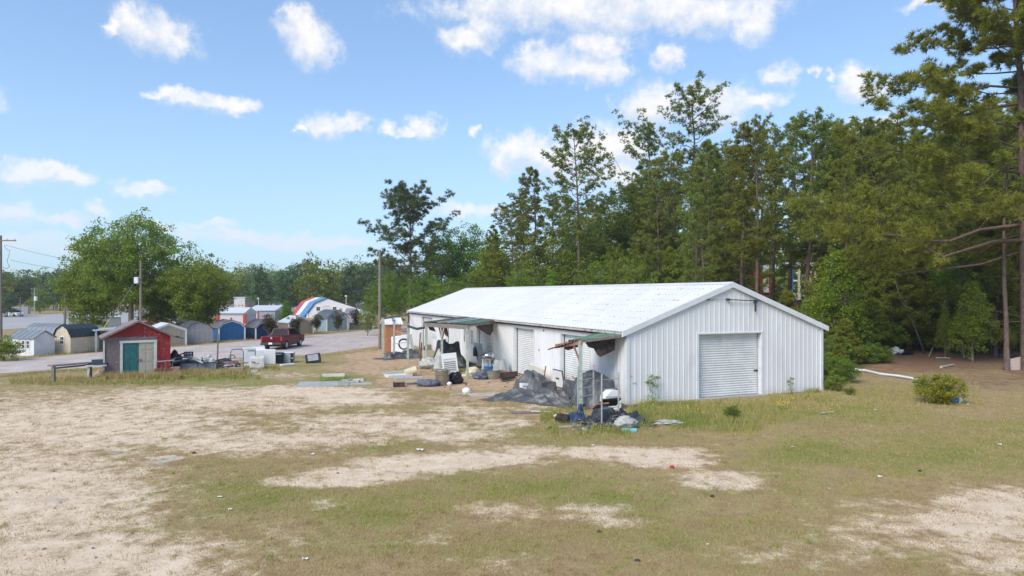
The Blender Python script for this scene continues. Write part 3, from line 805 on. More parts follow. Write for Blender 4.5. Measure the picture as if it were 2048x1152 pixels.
sr = [(-150, 20), (-100, 60), (-74, 95), (-66, 135), (-78, 205), (-96, 300), (-128, 420), (-165, 560)]
strip('street', [(x, y, 0) for x, y in sl], [(x, y, 0) for x, y in sr], M['asphalt'], 0.02)
lm = MB()
cl = [((Vector((*a, 0)) + Vector((*b, 0))) / 2) for a, b in zip(sl, sr)]
for off in (-0.15, 0.15):
    for i in range(len(cl) - 1):
        p, q_ = cl[i] + Vector((off, 0, 0)), cl[i + 1] + Vector((off, 0, 0))
        lm.add([(p.x - .06, p.y, .026), (p.x + .06, p.y, .026), (q_.x + .06, q_.y, .026), (q_.x - .06, q_.y, .026)], [(0, 1, 2, 3)])
M['yellow_paint'] = pm('yellow_road_paint', (0.55, 0.38, 0.05), 0.7, 0.2)
props(lm.build('road_marking', M['yellow_paint']), kind='structure')

# ------------------------------------------------------------------ grass and weeds
def blade_material(name, cols):
    m = bpy.data.materials.new(name); m.use_nodes = True
    g = NG(m.node_tree); bsdf = m.node_tree.nodes['Principled BSDF']
    a = g.n.new('ShaderNodeAttribute'); a.attribute_name = 'tint'
    r = g.n.new('ShaderNodeValToRGB'); cr = r.color_ramp
    while len(cr.elements) < len(cols): cr.elements.new(0.5)
    for e, (pos, c) in zip(cr.elements, cols): e.position = pos; e.color = (*c, 1)
    g.l.new(a.outputs['Fac'], r.inputs[0]); g.l.new(r.outputs[0], bsdf.inputs['Base Color'])
    bsdf.inputs['Roughness'].default_value = 0.8; bsdf.inputs['Specular IOR Level'].default_value = 0.1
    tr = g.n.new('ShaderNodeBsdfTranslucent'); g.l.new(r.outputs[0], tr.inputs[0])
    mx = g.n.new('ShaderNodeMixShader'); mx.inputs[0].default_value = 0.3
    g.l.new(bsdf.outputs[0], mx.inputs[1]); g.l.new(tr.outputs[0], mx.inputs[2])
    g.l.new(mx.outputs[0], [n for n in g.n if n.type == 'OUTPUT_MATERIAL'][0].inputs[0])
    return m
M['blade'] = blade_material('turf_blades', [(0.0, (0.45, 0.295, 0.155)), (0.36, (0.59, 0.44, 0.235)), (0.60, (0.47, 0.405, 0.145)), (0.84, (0.31, 0.335, 0.075)), (1.0, (0.22, 0.315, 0.045))])
M['weed'] = blade_material('weed_stalks', [(0.0, (0.46, 0.33, 0.15)), (0.35, (0.55, 0.44, 0.20)), (0.6, (0.36, 0.36, 0.10)), (1.0, (0.18, 0.28, 0.045))])

def blades(name, X, Y, Z, h, w, tint, mat, rng, leanf=0.6):
    n = len(X)
    a = rng.uniform(0, 6.28, n); b = rng.uniform(0, 6.28, n)
    dx, dy = np.cos(a) * w / 2, np.sin(a) * w / 2
    lx, ly = np.cos(b) * h * leanf * rng.random(n), np.sin(b) * h * leanf * rng.random(n)
    Vv = np.stack([np.stack([X - dx, Y - dy, Z - 0.005], -1), np.stack([X + dx, Y + dy, Z - 0.005], -1), np.stack([X + lx, Y + ly, Z + h], -1)], 1).reshape(-1, 3)
    return props(link(name, mesh_np(name, Vv, np.arange(n * 3), np.arange(n) * 3, [mat], tint)), kind='stuff')

def in_building(X, Y):
    s = -(X - 5.34) * 0.3847 + (Y - 31.69) * 0.923; t = (X - 5.34) * 0.923 + (Y - 31.69) * 0.3847
    return (s > -0.05) & (s < 41) & (t > -0.05) & (t < 12.2)

rng = np.random.default_rng(11)
N = 2100000
u = rng.random(N); Yb = 7.5 * (46.0 / 7.5) ** u
Xb = (rng.random(N) * 2 - 1) * (0.80 * Yb + 6.0)
s_, o_, g_, y_, c_ = masks(Xb, Yb)
wn1 = wave_noise(Xb, Yb, 21, 12, 0.5); wn2 = wave_noise(Xb, Yb, 22, 10, 2.2)
bare = np.clip(np.maximum(np.maximum(s_, o_), np.maximum(y_ * 1.2, c_ * 0.85)) + 0.34 * wn2 + 0.22 * wn1, 0, 1.2)
prob = np.clip(1.05 - 1.5 * np.clip(bare - 0.18, 0, 1), 0.015, 1) * (0.55 + 0.45 * np.clip(0.5 + wn2, 0, 1))
prob *= np.clip((40 - Yb) / 8, 0.05, 1)
ok = (rng.random(N) < prob * 0.50) & ~in_building(Xb, Yb)
Xb, Yb = Xb[ok], Yb[ok]; g_, wn1, wn2 = g_[ok], wn1[ok], wn2[ok]
tint = np.clip(0.30 + 0.38 * g_ + 0.26 * wn1 + 0.26 * wn2 + rng.normal(0, 0.22, len(Xb)), 0, 1)
h = (0.022 + 0.028 * rng.random(len(Xb))) * (1 + 0.5 * np.clip(g_, 0, 1)) * (0.8 + Yb / 60)
w = (0.006 + 0.00042 * Yb) * rng.uniform(0.7, 1.3, len(Xb))
blades('grass', Xb, Yb, relief(Xb, Yb), h, w, tint, M['blade'], rng, 1.6)

# loose tufts standing a little higher than the turf, and small stones on the bare sand
n_t = 4200
ut = rng.random(n_t); Yt = 11.3 * (34.0 / 11.3) ** ut; Xt = (rng.random(n_t) * 2 - 1) * (0.80 * Yt + 1)
s_, o_, g_, y_, c_ = masks(Xt, Yt)
okt = (rng.random(n_t) < np.clip(0.9 - 0.65 * np.maximum(s_, o_), 0.12, 1)) & ~in_building(Xt, Yt)
Xt, Yt, gt = Xt[okt], Yt[okt], g_[okt]
k_ = rng.integers(6, 22, len(Xt)); Xr, Yr, gr = np.repeat(Xt, k_), np.repeat(Yt, k_), np.repeat(gt, k_)
hr = np.repeat(rng.uniform(.035, .11, len(Xt)), k_) * rng.uniform(.6, 1.1, len(Xr)); tr_t = np.clip(np.repeat(rng.uniform(.15, .95, len(Xt)), k_) + rng.normal(0, .1, len(Xr)) + .1 * gr, 0, 1)
Xr = Xr + rng.normal(0, .045, len(Xr)); Yr = Yr + rng.normal(0, .045, len(Yr))
props(blades('grass_tufts', Xr, Yr, relief(Xr, Yr), hr, 0.006 + 0.00036 * Yr, tr_t, M['blade'], rng, 0.9), kind='stuff')
n_p = 9000
up_ = rng.random(n_p); Yp = 11.3 * (32.0 / 11.3) ** up_; Xp = (rng.random(n_p) * 2 - 1) * (0.80 * Yp + 1)
s_, o_, g_, y_, c_ = masks(Xp, Yp)
okp = (rng.random(n_p) < np.clip(np.maximum(np.maximum(s_, o_), y_) - .25, 0.02, 1) * .7) & ~in_building(Xp, Yp)
Xp, Yp = Xp[okp], Yp[okp]; sp_ = rng.uniform(.006, .026, len(Xp)) * (1 + (rng.random(len(Xp)) > .97) * 1.2)
octa = np.array([(1, 0, 0), (0, 1, 0), (-1, 0, 0), (0, -1, 0), (0, 0, .8), (0, 0, -.6)])
Vp = (octa[None] * (sp_[:, None, None] * rng.uniform(.6, 1.3, (len(Xp), 6, 3)))) + np.stack([Xp, Yp, relief(Xp, Yp) + .004], -1)[:, None]
fo = np.array([(0, 1, 4), (1, 2, 4), (2, 3, 4), (3, 0, 4)])
Lp2 = (fo[None] + np.arange(len(Xp))[:, None, None] * 6).reshape(-1)
M['pebble'] = pm('pebble', (.42, .34, .26), .9, .45, .9, alt=(.20, .17, .14))
props(link('gravel', mesh_np('gravel', Vp.reshape(-1, 3), Lp2, np.arange(len(Xp) * 4) * 3, [M['pebble']])), kind='stuff')

WX, WY, WH, WT = [], [], [], []
def weeds(px0, px1, py, ry, n, hgt, t0, t1, jit=0.35):
    for _ in range(n):
        p = G(random.uniform(px0, px1), py + random.gauss(0, ry))
        if mnoise.noise(Vector((p.x * 1.1, p.y * 1.1, 4))) < -0.12 and random.random() < .8: continue
        if in_building(np.array(p.x), np.array(p.y)): continue
        WX.append(p.x); WY.append(p.y); WH.append(hgt * random.uniform(0.4, 1.25)); WT.append(random.uniform(t0, t1))
weeds(205, 360, 757, 1.5, 5200, .42, .0, .50)
weeds(340, 500, 747, 2.0, 4200, .34, .0, .50)
weeds(20, 210, 763, 3.5, 2600, .28, .0, .6)
weeds(80, 360, 766, 3, 3000, .18, .2, .9)
weeds(360, 520, 755, 3, 3000, .18, .3, 1.)
weeds(490, 560, 738, 2, 700, .22, .4, 1.)
weeds(640, 700, 765, 5, 1500, .15, .6, 1.)
weeds(1255, 1400, 822, 9, 4200, .22, .15, .9)
weeds(1280, 1310, 830, 12, 900, .42, .4, 1.)
weeds(1340, 1420, 843, 9, 1800, .26, .45, 1.)
weeds(1400, 1560, 822, 12, 4400, .24, .1, .85)
weeds(1540, 1660, 800, 9, 2800, .24, .1, .85)
weeds(1420, 1520, 850, 8, 2600, .26, .3, .8)
weeds(1100, 1260, 862, 7, 2400, .22, .3, .95)
weeds(1080, 1170, 832, 8, 1500, .26, .4, 1.)
weeds(1640, 1960, 790, 16, 4200, .17, .15, .85)
weeds(1255, 1400, 810, 1.5, 900, .25, .4, 1.)
weeds(1540, 1640, 785, 1.5, 800, .25, .4, 1.)
weeds(760, 1010, 742, 4, 1500, .12, .3, .9)
def weed_line(pts, ry, n, hgt, t0, t1):
    for (x0, y0), (x1, y1) in zip(pts[:-1], pts[1:]):
        for _ in range(n):
            f = random.random(); p = G(x0 + (x1 - x0) * f, y0 + (y1 - y0) * f + abs(random.gauss(0, ry)) * (1 if ry > 0 else -1))
            WX.append(p.x); WY.append(p.y); WH.append(hgt * random.uniform(.4, 1.2)); WT.append(random.uniform(t0, t1))
weed_line([(0, 753), (104, 742), (208, 738)], 2, 500, .2, .1, .8)
weed_line([(520, 719), (641, 712), (757, 698)], 1.5, 500, .14, .1, .8)
weed_line([(0, 721), (208, 702), (330, 695), (518, 677.5), (597, 671), (760, 656)], -1.2, 420, .22, .1, .8)
WXa = np.array(WX); WYa = np.array(WY); rng2 = np.random.default_rng(5)
props(blades('weeds', WXa, WYa, relief(WXa, WYa), np.array(WH), 0.006 + 0.0006 * WYa, np.array(WT), M['weed'], rng2, 0.7), kind='stuff')

# yellow flower heads among the weeds by the gable wall
M['petal'] = pm('yellow_petals', (0.72, 0.50, 0.02), 0.6, 0.1)
fm = MB()
for (px, py, n, rr) in ((1272, 808, 8, 8), (1290, 812, 6, 10), (1375, 820, 8, 14), (1428, 808, 3, 4), (1561, 811, 14, 7), (1592, 806, 5, 7), (1668, 820, 5, 5), (1600, 822, 3, 40)):
    for _ in range(n):
        p = G(px + random.gauss(0, rr), py + 8 + random.gauss(0, 3))
        if in_building(np.array(p.x), np.array(p.y)): continue
        fm.box((p.x, p.y, random.uniform(.22, .42)), (.055, .055, .025), rz=random.random() * 3)
props(fm.build('wildflowers', M['petal']), kind='stuff')
# ------------------------------------------------------------------ white metal building
N0 = Vector((5.34, 31.69, 0)); DV = Vector((-0.3847, 0.923, 0)); RV = Vector((0.923, 0.3847, 0)); UP = Vector((0, 0, 1))
BL, BW, EH, RH = 40.8, 12.1, 3.50, 5.70
SLOPE = (RH - EH) / (BW / 2)
bld = thing('metal_building', 'long white corrugated metal building with low gable roof and roller doors', 'building', N0, math.atan2(RV.y, RV.x))
# local axes of the building: x along the gable (t), y along the long wall (s)
def sx(px):
    k = (px - CX) / F; return (N0.x - k * N0.y) / (0.3847 + 0.923 * k)
def tx(px):
    k = (px - CX) / F; return (N0.y * k - N0.x) / (0.923 - 0.3847 * k)

def ribbed(pos, top, openings, out, pitch=0.305, depth=0.017):
    """vertical sheet with trapezoid ribs; pos(u, o) -> local point at distance u along, o outwards"""
    L = out['L']; us = []
    k = 0
    while k * pitch < L:
        u = k * pitch
        for du, o in ((0, 0), (0.105, 0), (0.13, depth), (0.165, depth), (0.19, 0)):
            if u + du < L: us.append((u + du, o))
        k += 1
    us.append((L, 0))
    for (a, b, h) in openings: us += [(a, 0), (b, 0)]
    us.sort()
    vs, fs = [], []
    for i in range(len(us) - 1):
        (u0, o0), (u1, o1) = us[i], us[i + 1]
        if u1 - u0 < 1e-5: continue
        z0 = 0.0; m = (u0 + u1) / 2
        for (a, b, h) in openings:
            if a < m < b: z0 = h
        n = len(vs)
        vs += [pos(u0, o0, z0), pos(u1, o1, z0), pos(u1, o1, top(u1)), pos(u0, o0, top(u0))]
        fs.append((n, n + 1, n + 2, n + 3))
    return vs, fs

left_doors = [(sx(1180), sx(1122), 2.95), (sx(1069), sx(1028.5), 3.0), (sx(987), sx(954), 3.0), (sx(920.5), sx(892), 3.0), (sx(865.8), sx(843), 3.0)]
GD = (4.03, 7.98, 3.18)
gable_top = lambda t: EH + SLOPE * (BW / 2 - abs(t - BW / 2)) - 0.02
w = MB()
vs_, fs_ = ribbed(lambda u, o, z: (u, -o, z), gable_top, [GD], {'L': BW}); w.add(vs_, fs_)
vs_, fs_ = ribbed(lambda u, o, z: (-o, u, z), lambda u: EH - 0.02, left_doors, {'L': BL}); w.add(vs_, [tuple(reversed(f)) for f in fs_])
vs_, fs_ = ribbed(lambda u, o, z: (BW + o, u, z), lambda u: EH - 0.02, [], {'L': BL}); w.add(vs_, fs_)
vs_, fs_ = ribbed(lambda u, o, z: (u, BL + o, z), gable_top, [], {'L': BW}); w.add(vs_, [tuple(reversed(f)) for f in fs_])
# the gable peak needs a vertex of its own
w.add([(BW / 2 - .2, -0.001, gable_top(BW / 2 - .2) - .002), (BW / 2 + .2, -0.001, gable_top(BW / 2 + .2) - .002), (BW / 2, -0.001, RH - 0.02)], [(0, 1, 2)])
w.build('wall', M['wall'], bld)

def roof_half(sign):
    m = MB(); pitch = 0.305; L = BL + 0.24; y0 = -0.12
    ov = 0.28
    tE = -ov if sign < 0 else BW + ov
    zE = EH - SLOPE * ov + 0.02; tR = BW / 2; zR = RH + 0.02
    us = []; k = 0
    while k * pitch < L:
        for du, o in ((0, 0), (0.10, 0), (0.13, 0.04), (0.17, 0.04), (0.20, 0)):
            if k * pitch + du < L: us.append((k * pitch + du, o))
        k += 1
    us.append((L, 0))
    vs, fs = [], []
    steps = 2
    for (u, o) in us:
        for j in range(steps + 1):
            f = j / steps; vs.append((tE + (tR - tE) * f, y0 + u, zE + (zR - zE) * f + o))
    for i in range(len(us) - 1):
        for j in range(steps):
            a = i * (steps + 1) + j; q = (a, a + 1, a + steps + 2, a + steps + 1)
            fs.append(q if sign > 0 else tuple(reversed(q)))
    m.add(vs, fs); return m
for sgn in (-1, 1): roof_half(sgn).build('roof', M['roof'], bld)
# fastener rows over the purlins, small shadows put into their colour, a few enlarged
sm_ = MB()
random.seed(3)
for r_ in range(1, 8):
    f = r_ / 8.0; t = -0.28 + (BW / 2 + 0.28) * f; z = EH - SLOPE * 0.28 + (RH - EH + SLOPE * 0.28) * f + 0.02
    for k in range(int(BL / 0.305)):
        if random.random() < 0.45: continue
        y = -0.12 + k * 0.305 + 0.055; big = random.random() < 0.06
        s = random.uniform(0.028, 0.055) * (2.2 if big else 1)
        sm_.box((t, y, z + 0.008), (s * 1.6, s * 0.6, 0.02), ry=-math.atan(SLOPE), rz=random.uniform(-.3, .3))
M['screw'] = pm('fastener_with_shadow', (0.34, 0.335, 0.33), 0.6, 0.3, 6)
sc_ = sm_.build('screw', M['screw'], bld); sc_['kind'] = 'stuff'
rc = MB(); a = math.atan(SLOPE)
prof = [(-0.22, -0.22 * SLOPE + 0.065), (0, 0.085), (0.22, -0.22 * SLOPE + 0.065), (0.22, -0.22 * SLOPE + 0.05), (0, 0.067), (-0.22, -0.22 * SLOPE + 0.05)]
rc.extr([(BW / 2 + x, -0.14, RH + z) for x, z in prof], (0, BL + 0.28, 0)); rc.build('ridge_cap', M['roof'], bld)
for sgn in (-1, 1):
    for y0, y1 in ((-0.16, -0.055), (BL + 0.055, BL + 0.16)):
        b = MB(); tE = -0.32 if sgn < 0 else BW + 0.32; zE = EH - SLOPE * 0.32
        tm = BW / 2
        b.add([(tE, y0, zE - .19), (tm, y0, RH - .19), (tm, y0, RH + .075), (tE, y0, zE + .075), (tE, y1, zE - .19), (tm, y1, RH - .19), (tm, y1, RH + .075), (tE, y1, zE + .075)],
              [(0, 1, 2, 3), (7, 6, 5, 4), (0, 4, 5, 1), (3, 2, 6, 7), (0, 3, 7, 4), (1, 5, 6, 2)])
        b.build('rake_trim', M['trim'], bld)
for (x, y) in ((0, 0), (BW, 0), (0, BL), (BW, BL)):
    b = MB(); ex = -1 if x == 0 else 1; ey = -1 if y == 0 else 1
    b.box((x + ex * .02, y - ey * .04, 1.74), (.06, .16, 3.44)); b.box((x - ex * .04, y + ey * .02, 1.74), (.16, .06, 3.43)); b.build('corner_trim', M['trim'], bld)
# eave of the long side: dirty gutter strip over boards coloured dark as the shadow gap
for sgn in (-1, 1):
    xe = -0.27 if sgn < 0 else BW + 0.27
    b = MB(); b.box((xe, BL / 2, EH - 0.155), (0.05, BL + 0.1, 0.10)); b.build('gutter', M['gutter'], bld)
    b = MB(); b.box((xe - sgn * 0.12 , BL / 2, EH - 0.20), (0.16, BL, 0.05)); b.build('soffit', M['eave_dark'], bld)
    b = MB(); b.box((-0.055 if sgn < 0 else BW + .055, BL / 2, EH - 0.25), (0.04, BL - .2, 0.14)); b.build('eave_shade_strip', M['eave_dark'], bld)

def roller(a, b, h, axis_, rec, pitch):
    """recessed roller door: curtain of rounded slats, jambs, header; local along-wall range a..b"""
    P = (lambda u, d, z: (u, d, z)) if axis_ == 't' else (lambda u, d, z: (d, u, z))
    m = MB(); n = int((h - 0.04) / pitch); vs, fs = [], []
    prof = []
    for k in range(n):
        z = 0.05 + k * pitch
        for f, o in ((0.0, 0.010), (0.12, 0.010), (0.2, -0.004), (0.5, -0.016), (0.8, -0.010)): prof.append((z + f * pitch, o))
    prof.append((h, 0.0))
    for (z, o) in prof: vs += [P(a + 0.02, rec + o, z), P(b - 0.02, rec + o, z)]
    for i in range(len(prof) - 1): fs.append((2 * i, 2 * i + 1, 2 * i + 3, 2 * i + 2))
    m.add(vs, fs)
    c = m.build('roller_curtain', M['curtain'], bld)
    fr = MB()
    for (u0, u1) in ((a - 0.005, a + 0.03), (b - 0.03, b + 0.005)):
        q = [P(u0, -0.04, 0), P(u1, -0.04, 0), P(u1, rec + 0.10, 0), P(u0, rec + 0.10, 0)]; fr.extr(q, (0, 0, h + 0.03))
    q = [P(a - 0.005, -0.038, h + .031), P(b + 0.005, -0.038, h + .031), P(b + 0.005, rec + 0.12, h + .031), P(a - 0.005, rec + 0.12, h + .031)]; fr.extr(q, (0, 0, 0.05))
    for (u0, u1) in ((a - 0.10, a - 0.008), (b + 0.008, b + 0.10)):
        q = [P(u0, -0.037, 0), P(u1, -0.037, 0), P(u1, 0.0, 0), P(u0, 0.0, 0)]; fr.extr(q, (0, 0, h + 0.12))
    fr.build('door_frame', M['trim'], bld)
    gd = MB()
    for u in (a + 0.05, b - 0.05):
        q = [P(u - 0.03, rec - 0.04, 0.02), P(u + 0.03, rec - 0.04, 0.02), P(u + 0.03, rec - 0.021, 0.02), P(u - 0.03, rec - 0.021, 0.02)]; gd.extr(q, (0, 0, h - .03))
    build_each(gd, 'door_track', M['dark_metal'] if axis_ == 's' else M['galv'], bld)
    back = MB(); q = [P(a - .1, rec + 0.14, 0), P(b + .1, rec + 0.14, 0), P(b + .1, rec + 0.17, 0), P(a - .1, rec + 0.17, 0)]; back.extr(q, (0, 0, h + .1)); back.build('door_backing', M['dark_metal'], bld)
    return c
rd = roller(*GD, 't', 0.25, 0.118)
lk = MB(); lk.box((GD[1] - 0.17, 0.225, 1.27), (0.22, 0.03, 0.09)); lk.box((GD[1] - 0.10, 0.20, 1.27), (0.07, 0.03, 0.06)); lk.build('latch', M['dark_metal'], bld)
for d in left_doors: roller(*d, 's', 0.22, 0.118)
sl_ = MB(); sl_.box((6.0, -0.06, 0.04), (4.3, 0.34, 0.08)); sl_.build('door_sill', M['concrete'], bld)
ft = MB(); ft.box((BW / 2, -0.005, 0.03), (BW + .04, 0.10, 0.06)); ft.box((-0.005, BL / 2, 0.028), (0.10, BL, 0.056)); ft.build('base_strip', M['concrete'], bld)
# lamp bracket under the peak
lp = MB()
zb = 5.2 - (601 - HY) / F * 35.0
t0, t1 = tx(1453), tx(1514)
lp.bar((t0, -0.14, zb + .06), (t1 + .1, -0.14, zb - .02), 0.045)
lp.box((t0, -0.12, zb + .06), (0.10, 0.16, 0.12)); lp.bar((tx(1507), -0.14, zb + .02), (tx(1507), -0.14, zb - 0.55), 0.06); lp.box((tx(1508), -0.10, zb - .05), (.13, .15, .17))
lp.bar((tx(1418), -0.06, zb + .05), (t0, -0.08, zb + .06), 0.012); lp.box((tx(1416), -0.06, zb + .06), (.13, .06, .04))
lb = thing('lamp_bracket', 'dark metal lamp bracket fixed across the gable wall near the roof peak', 'bracket', N0, bld.rotation_euler.z)
lp.build('bracket_arm', M['dark_metal'], lb)
# rust marks and small holes
M['rustmark'] = pm('rust_stain', (0.33, 0.20, 0.13), 0.8, 0.2, 6)
rm = MB()
for px, py, wd in ((1268, 766, .22), (1334, 628, .03), (1262, 752, .1)):
    t = tx(px); Yq = N0.y + t * 0.3847; z = 5.2 - (py - HY) / F * Yq
    rm.box((t, -0.034, z), (wd, 0.012, 0.022))
build_each(rm, 'rust_mark', M['rustmark'], bld)
hl = MB()
for px, py in ((1079, 700), (1088, 661)):
    s_q = sx(px); Yq = N0.y + s_q * 0.923; z = 5.2 - (py - HY) / F * Yq
    hl.box((-0.034, s_q, z), (0.012, 0.10, 0.09))
build_each(hl, 'wall_hole', M['black'], bld)
# two columns of small stacked letters painted on the long wall
def stacked(px, py0, py1, n, mats):
    s_q = sx(px); Yq = N0.y + s_q * 0.923
    za, zb_ = 5.2 - (py0 - HY) / F * Yq, 5.2 - (py1 - HY) / F * Yq
    hgt = (za - zb_) / n
    glyph = ['E', 'H', 'L', 'T', 'I', 'F', 'U', 'C']
    for mi, mt in enumerate(mats):
        g_ = MB()
        for k in range(n):
            if k % len(mats) != mi: continue
            z = za - (k + .5) * hgt; ch = glyph[(k * 3 + int(px)) % 8]; a_, b_ = 0.095, hgt * 0.36; th = 0.03
            def st(u0, z0, u1, z1): g_.box((-0.036, s_q + (u0 + u1) / 2, z + (z0 + z1) / 2), (0.006, abs(u1 - u0) + th, abs(z1 - z0) + th))
            if ch in 'EHLFUC': st(a_, -b_, a_, b_)
            if ch in 'HU': st(-a_, -b_, -a_, b_)
            if ch in 'TI': st(0, -b_, 0, b_)
            if ch in 'EFTC': st(-a_, b_, a_, b_)
            if ch in 'ELUC': st(-a_, -b_, a_, -b_)
            if ch in 'EHF': st(-a_, 0, a_, 0)
        gl_ = g_.build('painted_lettering', mt, bld); gl_['kind'] = 'stuff'
M['redpaint'] = pm('red_lettering', (0.50, 0.06, 0.05), 0.6, 0.1); M['greypaint'] = pm('grey_lettering', (0.22, 0.2, 0.2), 0.6, 0.1); M['palegrey'] = pm('faint_lettering', (0.5, 0.49, 0.48), 0.6, 0.1)
stacked(929.5, 660, 684, 7, [M['redpaint'], M['redpaint'], M['greypaint']]); stacked(944.7, 661, 688, 8, [M['redpaint'], M['greypaint']])
fl = MB()
s0 = sx(869.5); Yq = N0.y + s0 * 0.923; zt = 5.2 - (673 - HY) / F * Yq
for i, (u, hh) in enumerate(((.55, .3), (.3, .42), (.02, .3), (-.25, .4), (-.5, .25))):
    fl.box((-0.036, s0 + u, zt + (i % 2) * .06), (.006, .05, hh)); fl.box((-0.037, s0 + u - .08, zt - hh * .3), (.006, .16, .05))
gl_ = fl.build('painted_lettering', M['palegrey'], bld); gl_['kind'] = 'stuff'

# ------------------------------------------------------------------ broken lean-to awnings
def BP(s, off, z): return N0 + DV * s - RV * off + UP * z
def sheet(p0, p1, p2, p3, n=9, amp=0.022):
    """corrugated sheet: p0-p1 is the outer edge, p3-p2 the inner edge; ribs run from outer to inner"""
    vs, fs = [], []
    k = n * 2
    for i in range(k + 1):
        f = i / k; a_ = Vector(p0).lerp(p1, f); b_ = Vector(p3).lerp(p2, f); o = amp if i % 2 else -amp
        for j in range(4):
            c_ = a_.lerp(b_, j / 3); vs.append((c_.x, c_.y, c_.z + o - 0.03 * math.sin(j / 3 * math.pi)))
    for i in range(k):
        for j in range(3): fs.append((i * 4 + j, (i + 1) * 4 + j, (i + 1) * 4 + j + 1, i * 4 + j + 1))
    m = MB(); m.add(vs, fs); return m
def thick(o, t=0.008):
    s = o.modifiers.new('thickness', 'SOLIDIFY'); s.thickness = t; return o

aw = thing('lean_to_awning', 'broken green sheet awning on pale posts along the white long wall', 'awning', BP(15, 3.7, 0))
P1, P2, P3 = G(852.5, 737), G(884, 743), G(935, 757)
tops = {0: 3.02, 1: 3.05, 2: 3.10}
for i, p in enumerate((P1, P2, P3)):
    m = MB(); m.bar(p, p + UP * tops[i], 0.15 if i == 1 else 0.16, 0.15); m.build('post', M['greenpost'], aw, world=True)
m = MB(); m.bar(P1 + UP * 3.03 - (P3 - P1).normalized() * .5, P3 + UP * 3.13 + (P3 - P1).normalized() * .1, 0.09, 0.26); m.build('front_beam', M['weathered'], aw, world=True)
I0, I1 = BP(24.0, 0.12, 3.30), BP(16.6, 0.12, 3.28)
O0, O1 = P1 + UP * 3.16 - (P3 - P1).normalized() * .4, P3 + UP * 3.24
for k in range(8):
    f = k / 7; m = MB(); m.bar(O0.lerp(O1, f) + UP * -0.02, I0.lerp(I1, f) + UP * -0.02, 0.06, 0.12); m.build('rafter', M['pinkwood'] if k % 3 == 1 else M['weathered'], aw, world=True)
for qi, (f0, f1, lift, g0) in enumerate(((0.0, .11, 0, 0), (.12, .22, .03, .12), (.25, .29, .05, 0), (.33, .38, .02, 0), (.44, .55, 0.02, .0), (.57, .62, .05, 0), (.63, .76, .03, 0), (.80, 1.0, .04, 0))):
    m = sheet(O0.lerp(O1, f0) + UP * (.075 + lift), O0.lerp(O1, f1) + UP * (.075 + lift), I0.lerp(I1, f1) + UP * (.065 + lift), I0.lerp(I1, f0 + g0 * .3) + UP * (.065 + lift), 5)
    thick(m.build('roof_sheet', (M['greenroof'], M['greenroof'], M['pinkwood'], M['offwhite'], M['greenroof'], M['offwhite'], M['greenroof'], M['greenroof'])[qi], aw, world=True))
for (a_, b_, drop) in (((.02), (.16), .45), ((.42), (.50), .75)):
    e0, e1 = O0.lerp(O1, a_) + UP * -.16, O0.lerp(O1, b_) + UP * -.16
    inn = (I0 - O0).normalized() * .35
    m = MB(); m.extr([e0 + inn, e1 + inn, e1 + inn * 1.3 - UP * drop + (e1 - e0) * .5, e0 + inn * 1.2 - UP * drop * .8 + (e1 - e0) * .4], inn.normalized() * 0.02); m.build('hanging_sheet', M['rust_dark'], aw, world=True)
e0, e1 = O0.lerp(I0, .25).lerp(O1.lerp(I1, .25), 1.0) - UP * .12, O1.lerp(I1, .92) - UP * .12
m = MB(); vs = []; 
mid = (I1 - O1).normalized()
q = [e0, e1, e1 - UP * .52, e1.lerp(e0, .18) - UP * .78, e1.lerp(e0, .4) - UP * .62, e1.lerp(e0, .7) - UP * .3]
m.extr(q, DV * .02 + RV * .01); m.build('hanging_sheet', M['rust_dark'], aw, world=True)
for (a_, sgn) in ((P2, -1), (P2, 1)):
    m = MB(); d = (P3 - P1).normalized(); m.bar(a_ + UP * 2.15 + d * .02 * sgn, a_ + UP * 2.95 + d * .62 * sgn * .8, .07, .07); m.build('brace', M['pinkwood'], aw, world=True)

m = MB(); pc = G(816, 727); m.tube([pc + UP * 2.78, pc.lerp(P1, .5) + UP * 2.66, P1 + UP * 2.86], .09, 8); props(m.build('rusty_pipe', M['dark_metal']), 'long dark pipe sagging between two pale awning posts at the building corner', 'pipe')
for i, (px, py, hh, wd) in enumerate(((767, 714, 3.25, .2), (787.5, 717.5, 3.0, .17), (816, 727, 2.95, .2))):
    t_ = thing('awning_post', ('pale green post nearest the plywood hut, dark bracket on top', 'pale leaning post in front of the orange plywood hut', 'pale post at the far building corner carrying the dark pipe')[i], 'post', G(px, py), 0, 'bare posts left of the broken awning')
    m = MB(); m.bar((0, 0, 0), ((-.03, .05, .0)[i], 0, hh), wd * .8, wd * .8); m.build('shaft', M['greenpost'], t_)
    m = MB(); m.box((0, 0, hh + .06), (.22, .22, .12)); m.build('bracket', M['dark_metal'] if i == 0 else M['weathered'], t_)
m = MB(); a_ = G(787.5, 717.5); b_ = G(816, 727); m.bar(a_ + UP * 2.2, b_ + UP * 2.22 , .06, .12); props(m.build('crossbar', M['wood']), 'raw timber bar nailed between two pale posts by the plywood hut', 'timber')
m = MB(); a_ = G(767, 714); m.bar(a_ + UP * 3.15 , BP(BL, .3, 3.05), .10, .16); props(m.build('roof_timber', M['weathered']), 'sloping grey timber from the far post up to the eave corner', 'timber')

